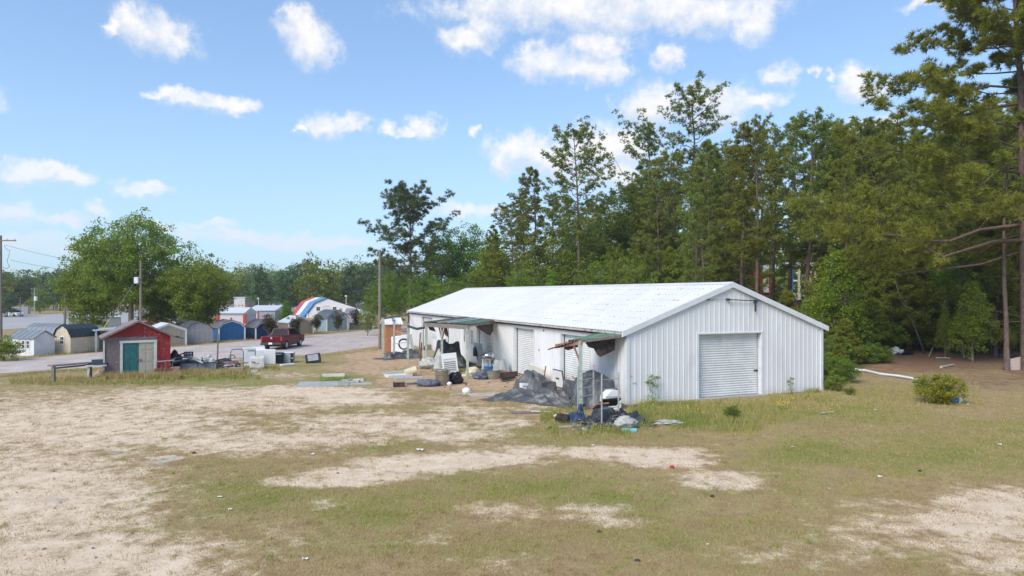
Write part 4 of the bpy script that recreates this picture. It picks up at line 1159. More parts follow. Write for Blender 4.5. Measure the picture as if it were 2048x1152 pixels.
a2 = thing('door_awning', 'collapsing green awning with rusty hanging sheets over the near roller door', 'awning', BP(1, 1.2, 0))
pp = BP(.45, 2.2, 0)
m = MB(); m.bar(pp, pp + UP * 3.02, .16, .16); m.build('post', M['greenpost'], a2, world=True)
m = MB(); m.bar(pp + UP * 2.02 - RV * .0, pp + UP * 2.72 + DV * .62, .07, .07); m.build('brace', M['pinkwood'], a2, world=True)
m = MB(); m.bar(pp + UP * 1.25, pp + UP * 1.25 + DV * .75, .035); m.bar(pp + UP * 1.25 + DV * .75, pp + UP * 1.37 + DV * .75, .035); m.build('hook', M['rust'], a2, world=True)
o0, o1, i0, i1 = pp + UP * 3.10 - DV * .1, BP(1.7, 2.2, 2.98), BP(.05, .1, 3.32), BP(2.8, .1, 3.22)
thick(sheet(o1, o0, i0, BP(1.5, .1, 3.28), 6, .025).build('roof_sheet', M['greenroof'], a2, world=True))
thick(sheet(BP(1.9, 2.0, 2.95), BP(1.72, 1.9, 2.99), BP(1.52, .1, 3.3), i1, 6, .025).build('roof_sheet', M['greenroof'], a2, world=True))
for f in (0, .5, 1):
    m = MB(); m.bar(o1.lerp(o0, f) - UP * .09, i1.lerp(i0, f) - UP * .09, .06, .12); m.build('rafter', M['weathered'] if f else M['greenpost'], a2, world=True)
m = MB(); m.bar(pp + UP * 2.98 - DV * .15, BP(3.0, 2.2, 2.60), .06, .20); m.build('front_beam', M['pinkwood'], a2, world=True)
thick(sheet(BP(3.35, 2.5, 2.42), BP(.6, 2.25, 3.06), BP(.9, 1.75, 3.10), BP(2.9, 1.7, 2.78), 9, .03).build('loose_sheet', M['rust'], a2, world=True))
m = MB(); q = [BP(.5, 1.95, 3.0), BP(.45, .35, 3.16), BP(.5, .35, 2.55), BP(.5, 1.1, 2.25), BP(.55, 1.25, 2.35), BP(.55, 1.45, 2.65), BP(.5, 1.75, 2.72)]
m.extr(q, DV * .02); m.build('hanging_sheet', M['rust_dark'], a2, world=True)
m = MB(); m.extr([BP(2.2, 2.12, 2.72), BP(.9, 2.12, 2.92), BP(.9, 2.1, 2.72), BP(1.9, 2.1, 2.48), BP(2.2, 2.1, 2.5)], RV * .02); m.build('hanging_sheet', M['rust_dark'], a2, world=True)
# ------------------------------------------------------------------ red storage shed with two odd doors
M['redpaintwood'] = pm('peeling_red_boards', (0.30, 0.028, 0.030), 0.75, 0.18, 1.2, stain=(0.62, 0.52, 0.50), sscale=7.5, samt=0.85, sthr=0.575, stretch=(1, 1, .5))
M['purplewood'] = pm('faded_purple_board', (0.20, 0.155, 0.16), 0.85, 0.22, 9.0, stain=(0.36, 0.31, 0.31), sscale=9, samt=0.5, sthr=0.55)
M['peelwhite'] = pm('peeling_white_frame', (0.66, 0.65, 0.62), 0.7, 0.1, 4.0, stain=(0.28, 0.22, 0.18), sscale=10, samt=0.8, sthr=0.6)
M['teal'] = pm('teal_door_paint', (0.028, 0.155, 0.155), 0.5, 0.12, 2.0, stain=(0.16, 0.28, 0.27), sscale=6, samt=0.4, sthr=0.63)
M['beige'] = pm('beige_door_paint', (0.46, 0.43, 0.34), 0.55, 0.08, 2.0, stain=(0.34, 0.31, 0.25), sscale=4, samt=0.4, sthr=0.6)
M['brass'] = pm('brass', (0.30, 0.17, 0.06), 0.4, 0.2, 5, metal=0.6)
M['greyroof'] = pm('grey_felt_roof', (0.24, 0.19, 0.185), 0.8, 0.2, 3)
A = G(209.5, 755.5); B = G(341, 747.9)
u = (B - A); SW = u.length; ang = math.atan2(u.y, u.x)
rs = thing('red_shed', 'peeling red shed with one teal and one beige door', 'shed', A, ang)
e, pk = 2.50, 3.42
D_ = 2.6
door_x0, door_x1, dh = 0.95, 2.72, 2.10
k = SW
m = MB()   # front wall around the doorway, split into the faded and the red boards
m.extr([(door_x1 + .12, 0, 0), (k, 0, 0), (k, 0, e), (k / 2, 0, pk), (0, 0, e), (0, 0, dh + .36), (door_x1 + .12, 0, dh + .36)], (0, .08, 0))
m.extr([(k - .08, .08, 0), (k, .08, 0), (k, .08, e), (k - .08, .08, e)], (0, D_ - .08, 0))
m.extr([(0, D_, 0), (k, D_, 0), (k, D_, e), (k / 2, D_, pk), (0, D_, e)], (0, .05, 0))
m.build('wall', M['redpaintwood'], rs)
m = MB()
m.extr([(0, -.003, 0), (door_x0 - .1, -.003, 0), (door_x0 - .1, -.003, dh + .12), (door_x1 + .12, -.003, dh + .12), (door_x1 + .12, -.003, dh + .36), (0, -.003, dh + .36)], (0, .08, 0))
m.extr([(0, .077, 0), (.08, .077, 0), (.08, .077, e), (0, .077, e)], (0, D_ - .077, 0)); m.build('faded_wall', M['purplewood'], rs)
m = MB()
m.box((door_x0 - .06, -.035, dh / 2), (.14, .09, dh)); m.box((door_x1 + .07, -.035, dh / 2), (.15, .09, dh)); m.box(((door_x0 + door_x1) / 2, -.037, dh + .07), (door_x1 - door_x0 + .32, .10, .14))
m.build('door_frame', M['peelwhite'], rs)
def panel_door(x0, x1, mat, handle_x, label):
    d = MB(); d.box(((x0 + x1) / 2, .0, dh / 2), (x1 - x0, .05, dh - .01)); o = d.build('door', mat, rs); o['label'] = label
    w_ = (x1 - x0)
    for (cx, pw) in ((x0 + w_ * .28, w_ * .31), (x0 + w_ * .72, w_ * .31)):
        for (z0, z1) in ((.15, .78), (.90, 1.52), (1.64, 1.95)):
            b = MB(); b.box((cx, -.028, (z0 + z1) / 2), (pw, .022, z1 - z0), taper=1); b.build('panel', mat, o, bevel=.008)
    b = MB(); b.box((handle_x, -.04, .98), (.05, .035, .16)); b.lathe([(.012, 0), (.035, .02), (.035, .05), (.01, .065)], (handle_x, -.055, 1.06), 8, 0, Matrix.Rotation(R(90), 3, 'X')); b.build('handle', M['brass'], o)
mx_ = (door_x0 + door_x1) / 2
panel_door(door_x0 + .01, mx_ - .01, M['teal'], mx_ - .10, 'teal green six-panel door')
panel_door(mx_ + .01, door_x1 - .005, M['beige'], mx_ + .11, 'beige six-panel door')
m = MB()
for (x0, z0, x1, z1) in ((-.22, e - .11, k / 2, pk + .03), (k / 2, pk + .03, k + .28, e - .13)):
    m.extr([(x0, -.25, z0), (x1, -.25, z1), (x1, -.25, z1 + .07), (x0, -.25, z0 + .07)], (0, D_ + .5, 0))
m.build('roof', M['greyroof'], rs)
m = MB()
for (x0, z0, x1, z1) in ((-.22, e - .16, k / 2, pk - .02), (k / 2, pk - .02, k + .28, e - .18)):
    m.extr([(x0, -.285, z0), (x1, -.285, z1), (x1, -.285, z1 + .11), (x0, -.285, z0 + .11)], (0, .035, 0))
m.build('barge_board', M['weathered'], rs)
m = MB(); m.bar((k + .2, -.1, e - .1), (k + .75, -.1, e - .22), .05); m.bar((k + .1, -.12, e - .05), (k + .5, -.12, e - .12), .09); m.build('rafter_end', M['dark_metal'], rs)
m = MB(); m.box((-.04, -.03, e / 2 - .1), (.07, .07, e - .2)); m.build('corner_board', M['peelwhite'], rs)

# plank bench left of the shed
bn = thing('plank_table', 'long dark plank table on one post beside the red shed', 'table', G(107, 764), 0)
a_ = G(107, 764); b_ = G(182, 755)
ztop = .95
m = MB(); m.bar(a_ + UP * ztop + Vector((-.2, 0, 0)), b_ + UP * (ztop - .02), .6, .07); m.build('table_top', M['weathered'], bn, world=True)
for p in (a_, a_.lerp(b_, .97)):
    m = MB(); m.bar(p, p + UP * (ztop - .04), .16, .16); m.build('leg', M['weathered'], bn, world=True)
m = MB(); m.bar(a_ + UP * .8, b_ + UP * .8, .05, .1); m.build('rail', M['weathered'], bn, world=True)
wb = thing('work_bench', 'pale legged bench with a dark sloping panel against the red shed', 'bench', G(192, 757), ang)
m = MB(); m.box((0, .2, .78), (1.1, .7, .06)); m.build('bench_top', M['offwhite'], wb)
for x in (-.45, .45):
    m = MB(); m.bar((x, 0, 0), (x * .8, 0.05, .75), .12); m.build('leg', M['offwhite'], wb)
m = MB(); m.box((.2, .25, .98), (.85, .6, .04), rx=R(25)); m.build('sloping_panel', pm('dark_blue_panel', (.035, .045, .07), .5), wb)
lump('rubbish_bag', G(200, 757), (.3, .3, .3), M['cardboard'], 4)
props(bpy.data.objects['rubbish_bag'], 'brown rubbish heap under the pale bench by the red shed', 'rubbish')

# ------------------------------------------------------------------ rubbish between the shed and the washing machines
def box_thing(name, label, cat, px, py, size, rz, mat, z=0.0, parts=None, bevel=.015, rx=0, group=None):
    o = thing(name, label, cat, G(px, py) + UP * z, rz, group)
    m = MB(); m.box((0, 0, size[2] / 2), size, rx=rx); m.build('body', mat, o, bevel=bevel)
    for (nm, c, sz, mt) in (parts or []):
        m = MB(); m.box(c, sz); m.build(nm, mt, o)
    return o
Yj = 45.2
def J(px, py, dY=0): return at(px, py, Yj + dY)
M['bedpanel'] = pm('blue_grey_panel', (0.13, 0.15, 0.19), 0.45, 0.18, 3, stain=(.25, .27, .31), sscale=4, samt=.5)
for i, (x0, x1, yt, yb, lab) in enumerate(((360, 394, 729.5, 744, 'blue-grey panel standing on edge nearest the red shed'), (394.6, 432, 727, 743.5, 'blue-grey panel standing on edge beside the thin leaning post'))):
    o = thing('truck_bed_panel', lab, 'panel', G(x0, 745 - i), 0, 'blue-grey panels on edge')
    a_, b_ = G(x0, 745 - i), G(x1, 744.2 - i); hh = .58
    m = MB(); d = (b_ - a_); n_ = Vector((-d.y, d.x, 0)).normalized()
    m.extr([a_, b_, b_ + UP * hh + n_ * .1, a_ + UP * hh + n_ * .1], n_ * .05); m.build('sheet', M['bedpanel'], o, world=True)
    m = MB(); m.bar(a_ + UP * (hh + .02) + n_ * .12, b_ + UP * (hh + .02) + n_ * .12, .10, .05); m.build('rim', M['dark_metal'], o, world=True)
o = thing('steel_rack', 'bent black steel frame lying across the junk pile by the red shed', 'frame', G(370, 741), 0)
for pts in ([(342, 720), (352, 716), (372, 713.5), (388, 715), (404, 719)], [(345, 724), (360, 721), (378, 718), (392, 720), (406, 726)], [(350, 728), (372, 722), (384, 716)], [(404, 716), (404.5, 728)]):
    m = MB(); m.tube([J(x, y, .4 * math.sin(i)) for i, (x, y) in enumerate(pts)], .06, 6); m.build('bar', M['galv'] if len(pts) == 5 else M['dark_metal'], o, world=True)
for (px, py, r_, mt, lab, nm, sd_) in ((347, 742, (.45, .5, .70), M['bag'], 'heap of black bags against the right side of the red shed', 'rubbish_bag', 2), (440, 738, (.5, .4, .22), M['black'], 'low black heap at the foot of the thin leaning post', 'rubbish_heap', 5),
                              (462, 735, (.55, .4, .24), M['bluegrey'], 'grey rags in front of the hand truck frame', 'rag_heap', 6), (380, 739, (.9, .4, .36), M['dark_metal'], 'dark scrap piled behind the blue-grey panels', 'scrap_heap', 8), (415, 737, (.6, .4, .30), M['tarp_pale'], 'pale scrap beside the white bucket on the junk pile', 'scrap_heap', 9), (448, 732, (.5, .4, .3), M['rust_dark'], 'brown scrap behind the thin leaning post', 'scrap_heap', 12)):
    props(lump(nm, G(px, py), r_, mt, sd_, .35), lab, 'rubbish')
box_thing('cardboard_box', 'open cardboard box in front of the hand truck', 'box', 474, 747, (.85, .45, .40), .2, M['cardboard'], parts=[('flap', (-.42, 0, .36), (.22, .42, .02), M['cardboard'])])
box_thing('cardboard_box', 'small brown box between the brick stack and the panels', 'box', 351, 747.5, (.55, .4, .45), .3, pm('pink_brown_box', (.33, .21, .17), .85))
bx = box_thing('bottle_crate', 'crate of pale round jars tilted on top of the junk pile', 'crate', 377, 741, (.56, .30, .42), .25, M['rust_dark'], z=.85)
for i in range(3):
    for j in range(2):
        m = MB(); m.lathe([(.075, 0), (.085, .02), (.075, .05)], (-.18 + .18 * i, -.155, .10 + .2 * j), 10, 0, Matrix.Rotation(R(90), 3, 'X')); m.build('jar', M['tarp_pale'], bx)
for (px, py, z, nm, lab, mt, r0, h0) in ((418, 736, .35, 'white_bucket', 'white bucket standing high on the junk pile', M['offwhite'], .17, .55), (411, 740, .0, 'tin_can', 'pale drum behind the right blue-grey panel', M['galv'], .2, .75), (424, 740, .0, 'tin_can', 'pale canister nearest the thin leaning post', M['offwhite'], .15, .8)):
    o = thing(nm, lab, 'container', G(px, py) + UP * z, 0)
    m = MB(); m.lathe([(r0 * .9, 0), (r0, h0 * .05), (r0, h0 * .95), (r0 * .85, h0)], n=12); m.build('body', mt, o)
    m = MB(); m.lathe([(r0 * .5, h0), (r0 * .5, h0 + .06)], n=10); m.build('lid', mt, o)
for i, (px0, py0, px1, py1, w_, mt, lab) in enumerate(((340, 718, 352, 702, .35, M['black'], 'black board sticking up beside the red shed wall'), (352, 712, 369, 706, .28, M['rust_dark'], 'brown broken board on top of the junk pile'), (430, 722, 452, 716, .12, M['black'], 'dark handle lying over the scrap by the leaning post'), (455, 728, 476, 722, .16, M['redpl'], 'red plastic piece in front of the hand truck'), (448, 731, 470, 729, .2, M['paper'], 'white board lying over the grey rags'))):
    m = MB(); m.bar(J(px0, py0), J(px1, py1, .3), w_, .05); props(m.build('scrap_board', mt), lab, 'scrap')
# brick stack at the shed corner: courses of loose bricks
bs = thing('brick_stack', 'stack of loose dark bricks at the right corner of the red shed', 'bricks', G(327, 752) , ang)
bm_ = MB(); bm_.box((0, 0, .036), (.20, .10, .072)); bme = None
for r_ in range(7):
    for c_ in range(5):
        if r_ > 5 and c_ > 2: continue
        if bme is None:
            o = bm_.build('brick', M['brick'], bs); bme = o.data
        else: o = link('brick', bme, bs)
        o.location = ((c_ - 2) * .22 + random.uniform(-.03, .03), -.2 + random.uniform(-.04, .04), r_ * .076); o.rotation_euler = (0, 0, random.uniform(-.15, .15))
tr_ = thing('pallet_rail', 'pale metal rail frame standing before the brick stack', 'frame', G(325, 752.5), ang)
m = MB(); m.bar((-.5, -.5, .98), (.62, -.5, 1.02), .06); m.build('top_rail', M['galv'], tr_)
for x in (-.4, .1, .5):
    m = MB(); m.bar((x, -.5, .0), (x, -.5, 1.0), .04); m.build('leg', M['weathered'], tr_)
# thin leaning post
m = MB(); p = G(434.5, 733); m.tube([p, p + UP * 1.2 + Vector((.03, 0, 0)), p + UP * 2.32 + Vector((.06, 0, 0))], .055, 6); props(m.build('leaning_post', M['weathered']), 'thin grey leaning post rising from the junk pile', 'post')
# hand truck frame
ht = thing('hand_truck', 'blue-grey tubular hand truck standing by the white freezer', 'hand truck', G(474, 737), R(5))
m = MB(); m.tube([(-.42, 0, .1), (-.42, 0, 1.15), (-.36, 0, 1.28), (-.2, 0, 1.33), (.25, 0, 1.33), (.38, 0, 1.28), (.43, 0, 1.15), (.43, 0, .0)], .035, 7); m.build('frame', pm('blue_grey_tube', (.10, .15, .19), .5), ht)
for z in (.72, .35):
    m = MB(); m.tube([(-.42, 0, z), (.43, 0, z)], .025, 6); m.build('crossbar', M['dark_metal'], ht)
m = MB(); m.tube([(-.3 + .2 * math.cos(a * .5), -.1, .75 + .2 * math.sin(a * .5)) for a in range(8)], .03, 6); m.build('hose', M['black'], ht)

# ------------------------------------------------------------------ dumped appliances
def washer(label, px, py, rz, size, mat=None, name='washing_machine', extra=()):
    o = thing(name, label, 'washing machine' if name == 'washing_machine' else 'appliance', G(px, py), rz, 'dumped white appliances')
    m = MB(); m.box((0, 0, size[2] / 2), size); m.build('body', mat or M['white'], o, bevel=.02)
    for (nm, c, sz, mt) in extra:
        m = MB(); m.box(c, sz); m.build(nm, mt, o, bevel=.006)
    return o
washer('nearest low white appliance lying before the other white machines', 514, 736.5, R(22), (.92, .75, .80), extra=[('lid', (.05, 0, .805), (.70, .55, .02), M['white']), ('vent', (.05, -.15, .818), (.4, .12, .012), M['dark_metal']), ('corrugated_back', (.0, -.38, .38), (.84, .012, .66), M['offwhite'])])
washer('tall white freezer with a dark corner strip beside the hand truck', 499, 730.5, R(25), (.80, .75, 1.22), name='chest_freezer', extra=[('lid', (0, 0, 1.235), (.84, .79, .05), M['white']), ('trim', (.1, -.385, 1.08), (.5, .02, .05), M['dark_metal']), ('trim', (.37, -.385, .92), (.05, .02, .34), M['dark_metal'])])
washer('white machine with a raised control panel behind the nearest appliance', 517, 724.5, R(20), (.95, .75, .95), extra=[('control_panel', (0, .3, 1.05), (.92, .12, .22), M['white'])])
washer('white appliance standing between the control-panel machine and the black drum', 540, 727, R(18), (.80, .75, 1.02), extra=[('lid', (0, 0, 1.03), (.70, .6, .02), M['white'])])
o = washer('black open cabinet between the white appliances and the grey dryer', 557, 726.5, R(12), (.75, .7, .80), M['black'], 'oven_cabinet', extra=[('door', (.0, -.36, .4), (.66, .02, .66), M['glass']), ('handle', (.0, -.39, .70), (.5, .03, .04), M['galv'])])
o = washer('grey dryer with white top and black side lying by the grass edge', 576, 725, R(8), (.92, .7, .74), M['galv'], 'clothes_dryer', extra=[('top_panel', (0, 0, .765), (.96, .74, .05), M['white']), ('side_panel', (.35, -.357, .38), (.22, .02, .70), M['black']), ('vent', (.36, -.372, .36), (.08, .02, .08), M['white'])])
m = MB(); a_, b_ = G(561, 732), G(588, 730); m.bar(a_ + UP * .06, b_ + UP * .08, .3, .10); props(m.build('white_plank', M['paper']), 'white plank on the grass in front of the grey dryer', 'plank')
m = MB(); a_, b_ = G(476, 747.5), G(511, 745); m.bar(a_ + UP * .04, b_ + UP * .04, .16, .07); props(m.build('white_plank', M['offwhite']), 'long pale plank on the grass before the cardboard box', 'plank')
m = MB(); m.box((0, 0, .03), (.5, .35, .06)); o = m.build('paving_slab', M['concrete']); o.location = G(510, 741.5); props(o, 'small pale slab in front of the nearest white appliance', 'slab')
tvv = thing('television', 'black television with a pale screen tilted back on the grass', 'television', G(627.5, 726), R(14))
tvv.rotation_euler = (R(-8), R(-7), R(14))
m = MB(); m.box((0, 0, .36), (1.12, .40, .66), taper=.96); m.build('casing', M['black'], tvv, bevel=.03)
m = MB(); m.box((0, -.20, .40), (.76, .03, .46)); m.build('screen', pm('pale_screen', (.42, .43, .48), .35), tvv, bevel=.01)
m = MB(); m.box((-.47, -.205, .36), (.10, .02, .45)); m.box((.47, -.205, .36), (.10, .02, .45)); build_each(m, 'speaker', M['dark_metal'], tvv)

# ------------------------------------------------------------------ portable sheds for sale along the drive
def shed(label, A, B, depth, eave, ridge, style, wm, rm_, tm_=None, facing='gable', ov=.10, knee=(.17, .66), extras=None, group='portable sheds along the drive', ribs=True):
    A, B = Vector(A), Vector(B)
    u = B - A; Wd = u.length
    o = thing('portable_shed', label, 'shed', A, math.atan2(u.y, u.x), group)
    gw = Wd if facing == 'gable' else depth
    ln = depth if facing == 'gable' else Wd
    P = (lambda a, b, z: (a, b, z)) if facing == 'gable' else (lambda a, b, z: (b, a, z))
    ks, kz = knee
    if style == 'gambrel': top = [(0, eave), (gw * ks, eave + (ridge - eave) * kz), (gw / 2, ridge), (gw * (1 - ks), eave + (ridge - eave) * kz), (gw, eave)]
    else: top = [(0, eave), (gw / 2, ridge), (gw, eave)]
    prof = [(0, 0)] + top + [(gw, 0)]
    m = MB(); m.extr([P(a, 0, z) for a, z in prof], Vector(P(0, ln, 0)))
    if facing != 'gable': m.f = [tuple(reversed(f)) for f in m.f]
    m.build('wall', wm, o)
    # battens every 0.4 m on the face towards the drive
    m = MB(); n_ = int(Wd / .4)
    for i in range(1, n_):
        x = Wd * i / n_
        if facing == 'gable':
            f = x / Wd; hz_ = np.interp(x, [t[0] for t in top], [t[1] for t in top]) - .06
        else: hz_ = eave - .05
        m.box((x, -.008, hz_ / 2 + .02), (.03, .02, hz_ - .04))
    if ribs: bt = m.build('batten', wm, o); bt['kind'] = 'stuff'
    # roof slabs
    sl__ = []
    tt = [(-ov, eave - ov * .8)] + top[1:-1] + [(gw + ov, eave - ov * .8)]
    for i in range(len(tt) - 1):
        (a0, z0), (a1, z1) = tt[i], tt[i + 1]
        m = MB(); q = [P(a0, -ov, z0 + .015), P(a1, -ov, z1 + .015), P(a1, -ov, z1 + .075), P(a0, -ov, z0 + .075)]
        m.extr(q, Vector(P(0, ln + 2 * ov, 0)))
        if 'metal' in rm_.name:
            nr = int(ln / .45)
            for r_ in range(nr + 1):
                y = -ov + (ln + 2 * ov) * r_ / nr
                m.bar(P(a0, y, z0 + .085), P(a1, y, z1 + .085), .04, .03)
        m.build('roof', rm_, o)
    if tm_:
        m = MB()
        for i in range(len(tt) - 1):
            (a0, z0), (a1, z1) = tt[i], tt[i + 1]
            m.extr([P(a0, -.028 if facing == 'gable' else -.028, z0 - .12), P(a1, -.028, z1 - .12), P(a1, -.028, z1 + .012), P(a0, -.028, z0 + .012)], Vector(P(0, .024, 0)))
        m.build('gable_trim', tm_, o)
        m = MB()
        for (x, y) in ((0, 0), (Wd, 0), (0, depth if facing == 'gable' else depth), ):
            m.box((x, y - .0, eave / 2 - .03), (.14, .10, eave - .08))
        m.build('corner_trim', tm_, o)
    for (nm, x, z, w_, h_, mt) in (extras or []):
        fr = MB(); fr.box((x, -.03, z), (w_ + .1, .03, h_ + .1)); f_ = fr.build(nm, tm_ or M['white'], o)
        pn = MB()
        if nm == 'window':
            for i in (-1, 1):
                for j in (-1, 1): pn.box((x + i * w_ / 4, -.05, z + j * h_ / 4), (w_ / 2 - .04, .02, h_ / 2 - .04))
            pn.build('pane', mt, f_)
        else:
            pn.box((x, -.05, z), (w_, .02, h_)); pn.build('leaf', mt, f_)
    return o
UG = Vector((.77, .64, 0)).normalized()      # direction of the gable fronts along the drive
def along(Apt, px, d=UG):
    kk = (px - CX) / F; return Apt + d * ((kk * Apt.y - Apt.x) / (d.x - kk * d.y))
C_ = lambda n, c, r=.75, v=.08: pm(n, c, r, v, 2.0)
shg = C_('grey_shingle', (.14, .14, .15), .85, .2); shd = C_('dark_shingle', (.075, .075, .082), .85, .25); mt_dark = C_('dark_metal_roof', (.035, .045, .05), .4); mt_grey = C_('grey_metal_roof', (.22, .24, .26), .4); mt_white = C_('white_metal_roof', (.74, .75, .77), .4); mt_brown = C_('taupe_metal_roof', (.33, .27, .29), .45)
def base_line(px0, py0, px1, py1): return G(px0, py0), G(px1, py1)
# small white shed
A, B = G(14, 711), G(67, 712.5); 
B = Vector((-39.8, 56.8, 0)); A = B + Vector((-.974, .225, 0)) * 2.65
wp = C_('white_shed_wall', (.72, .73, .74)); 
shed('small white shed with grey roof and white door at the left end of the row', A, B, 2.0, 1.45, 2.0, 'plain', wp, mt_grey, M['white'], 'side', extras=[('door', .75, .72, .72, 1.3, M['offwhite']), ('window', 1.62, .95, .26, .62, M['glass']), ('window', 2.08, .95, .26, .62, M['glass'])])
# cream gambrel, long side towards the drive
A = G(141, 707.6); B = A + Vector((.24, .97, 0)) * 3.0
cr = C_('cream_shed_wall', (.62, .53, .40)); crl = C_('tan_shed_wall', (.46, .37, .27))
s_ = shed('cream barn-roofed shed with black metal roof and a small window', A, B, 1.75, 1.45, 2.43, 'gambrel', cr, mt_dark, None, 'side', knee=(.16, .62))
# its gable window looks left
m = MB(); m.box((-.02, .87, 1.15), (.04, .42, .72)); f_ = m.build('window', M['white'], s_)
m = MB(); 
for i in (-1, 1):
    for j in (-1, 1): m.box((-.045, .87 + i * .09, 1.15 + j * .16), (.02, .13, .26))
m.build('pane', M['glass'], f_)
B = Vector((-41.9, 62.3, 0)); A = along(B, 50, Vector((.974, -.225, 0)))
shed('grey metal-roofed barn shed behind the small white shed', A, B, 2.2, 1.4, 2.35, 'gambrel', C_('brown_shed_wall', (.16, .115, .10)), mt_grey, None, 'side')
# tan shed with low roof behind the red shed
u_ = Vector((.93, .37, 0))
def gab(pxL, pyL, pxR, pyR): return G(pxL, pyL), G(pxR, pyR)
tanw = C_('taupe_shed_wall', (.36, .31, .255)); greyw = C_('grey_shed_wall', (.37, .355, .365)); bluew = C_('blue_shed_wall', (.028, .125, .30)); navyw = C_('navy_shed_wall', (.012, .035, .11)); khaki = C_('khaki_shed_wall', (.30, .25, .19)); ltblue = C_('pale_blue_shed_wall', (.27, .37, .43)); olive = C_('olive_shed_wall', (.13, .16, .14))
shed('taupe shed with plain low roof just right of the red shed', along(G(372, 690.5), 303), G(372, 690.5), 3.0, 1.60, 2.18, 'plain', tanw, mt_white, M['white'])
shed('grey barn shed with dark shingle roof right of the taupe shed', along(G(426, 685.5), 371.5), G(426, 685.5), 3.2, 1.42, 2.22, 'gambrel', greyw, shd, None, knee=(.17, .62))
shed('bright blue barn shed with white trim', along(G(489.5, 679.5), 438), G(489.5, 679.5), 3.2, 1.40, 2.20, 'gambrel', bluew, shg, M['white'], knee=(.17, .62))
shed('navy barn shed with grey shingle roof and side porch left of the truck', G(511.5, 678.5), along(G(511.5, 678.5), 559), 3.6, 1.30, 2.15, 'gambrel', navyw, shg, M['white'], knee=(.2, .62))
shed('khaki shed with white metal roof behind the pickup truck', along(G(626.5, 667.5), 578), G(626.5, 667.5), 3.6, 1.50, 2.25, 'plain', khaki, mt_white, M['white'])
shed('pale blue barn shed with dark roof between two dark bushes', along(G(695.5, 660.8), 654), G(695.5, 660.8), 4.0, 1.75, 2.85, 'gambrel', ltblue, C_('slate_metal_roof', (.12, .13, .16), .5), M['white'], knee=(.2, .62))
shed('long olive shed with ribbed taupe metal roof at the right end of the row', along(G(746, 657.5), 698, Vector((.95, .31, 0))), G(746, 657.5), 3.0, .95, 2.0, 'gambrel', olive, mt_brown, M['white'], 'side')
shed('grey roofed shed behind the pale blue barn shed', at(689, 650, 108).xy.to_3d(), at(706, 650, 108).xy.to_3d(), 4, 2.0, 2.75, 'plain', C_('lilac_wall', (.3, .29, .34)), C_('lilac_metal_roof', (.24, .23, .28)), None, 'side')
# open metal carport
cp = thing('carport', 'open pale metal carport between the cream shed and the red shed', 'carport', G(192, 704), R(35))
for x in (0, 2.6):
    for y in (0, 2.6):
        m = MB(); m.box((x, y, .95), (.16, .16, 1.9)); m.build('post', M['galv'], cp)
m = MB(); m.box((1.3, 1.3, 1.98), (3.1, 3.2, .07), ry=R(-3)); 
for i in range(9): m.box((-.1 + .35 * i, 1.3, 2.03 + .018 * i * .9 - .06), (.05, 3.2, .03))
m.build('roof', C_('pale_blue_metal_roof', (.45, .52, .55), .4), cp)
m = MB(); m.box((1.3, 2.55, .9), (2.4, .05, 1.7)); m.build('back_panel', mt_grey, cp)
o = thing('flat_trailer', 'low white flat-roofed unit under the oak beyond the carport', 'trailer', G(137, 660), R(28))
m = MB(); m.box((3.2, 1.2, 1.0), (6.4, 2.4, 1.5)); m.build('body', C_('grey_unit', (.28, .32, .34)), o); m = MB(); m.box((3.2, 1.2, 1.80), (6.6, 2.6, .12)); m.build('roof', M['white'], o)

# ------------------------------------------------------------------ red, white and blue barn
bA = at(610, 637, 145); bz0 = bA.z
def bp(px, py, Y=145): return at(px, py, Y)
bn_ = thing('striped_barn', 'white barn with red, white and blue striped roof among the sheds', 'barn', Vector((bA.x, bA.y, 0)), 0)
peak, kneeL, baseL, rightM, rightB = bp(652, 597), bp(629, 606.5), bp(611, 634), bp(716, 617.5), bp(742, 634)
dv = Vector((-7.3, 15, 0))
for p in (baseL, rightB): p.z = 0
m = MB(); m.extr([baseL, rightB, rightB + UP * 1.2, rightM, peak, kneeL], dv); m.build('wall', C_('white_barn_wall', (.72, .71, .74)), bn_, world=True)
red_, blu_, wht_ = C_('red_roof_stripe', (.55, .07, .08), .5), C_('blue_roof_stripe', (.11, .27, .52), .5), C_('white_roof_stripe', (.74, .74, .78), .5)
for i, (f0, f1, mt) in enumerate(((-.02, .36, blu_), (.36, .68, wht_), (.68, 1.03, red_))):
    m = MB()
    for (a_, b_) in ((baseL + UP * .3 - Vector((.35, 0, 0)), kneeL + Vector((-.05, 0, .08))), (kneeL + Vector((-.05, 0, .08)), peak + UP * .1)):
        q = [a_ + dv * f0, b_ + dv * f0, b_ + dv * f1, a_ + dv * f1]; m.extr(q, Vector((-.06, 0, .10)))
    m.build('roof_stripe', mt, bn_, world=True)
m = MB(); q = [peak + UP * .05, rightM + UP * .05, rightM + UP * .05 + dv, peak + UP * .05 + dv]; m.extr(q, UP * .12); q = [rightM + UP * .05, rightB + UP * 1.25, rightB + UP * 1.25 + dv, rightM + UP * .05 + dv]; m.extr(q, UP * .12); m.build('roof', C_('dark_barn_roof', (.09, .1, .11)), bn_, world=True)
for px in (636.5, 669):
    c_ = bp(px, 617.5); f = MB(); f.box((c_.x, c_.y - .03, c_.z), (.85, .06, .95)); f_ = f.build('window', M['white'], bn_, world=True)
    pn = MB()
    for i in (-1, 1):
        for j in (-1, 1): pn.box((c_.x + i * .19, c_.y - .08, c_.z + j * .2), (.32, .04, .34))
    w_ = pn.build('pane', M['glass'], bn_, world=True); w_.parent = f_
c_ = bp(652.5, 619.5); f = MB(); f.box((c_.x, c_.y - .02, c_.z), (1.7, .05, 1.5)); dd_ = f.build('loft_door', C_('barn_door', (.64, .63, .66)), bn_, world=True)
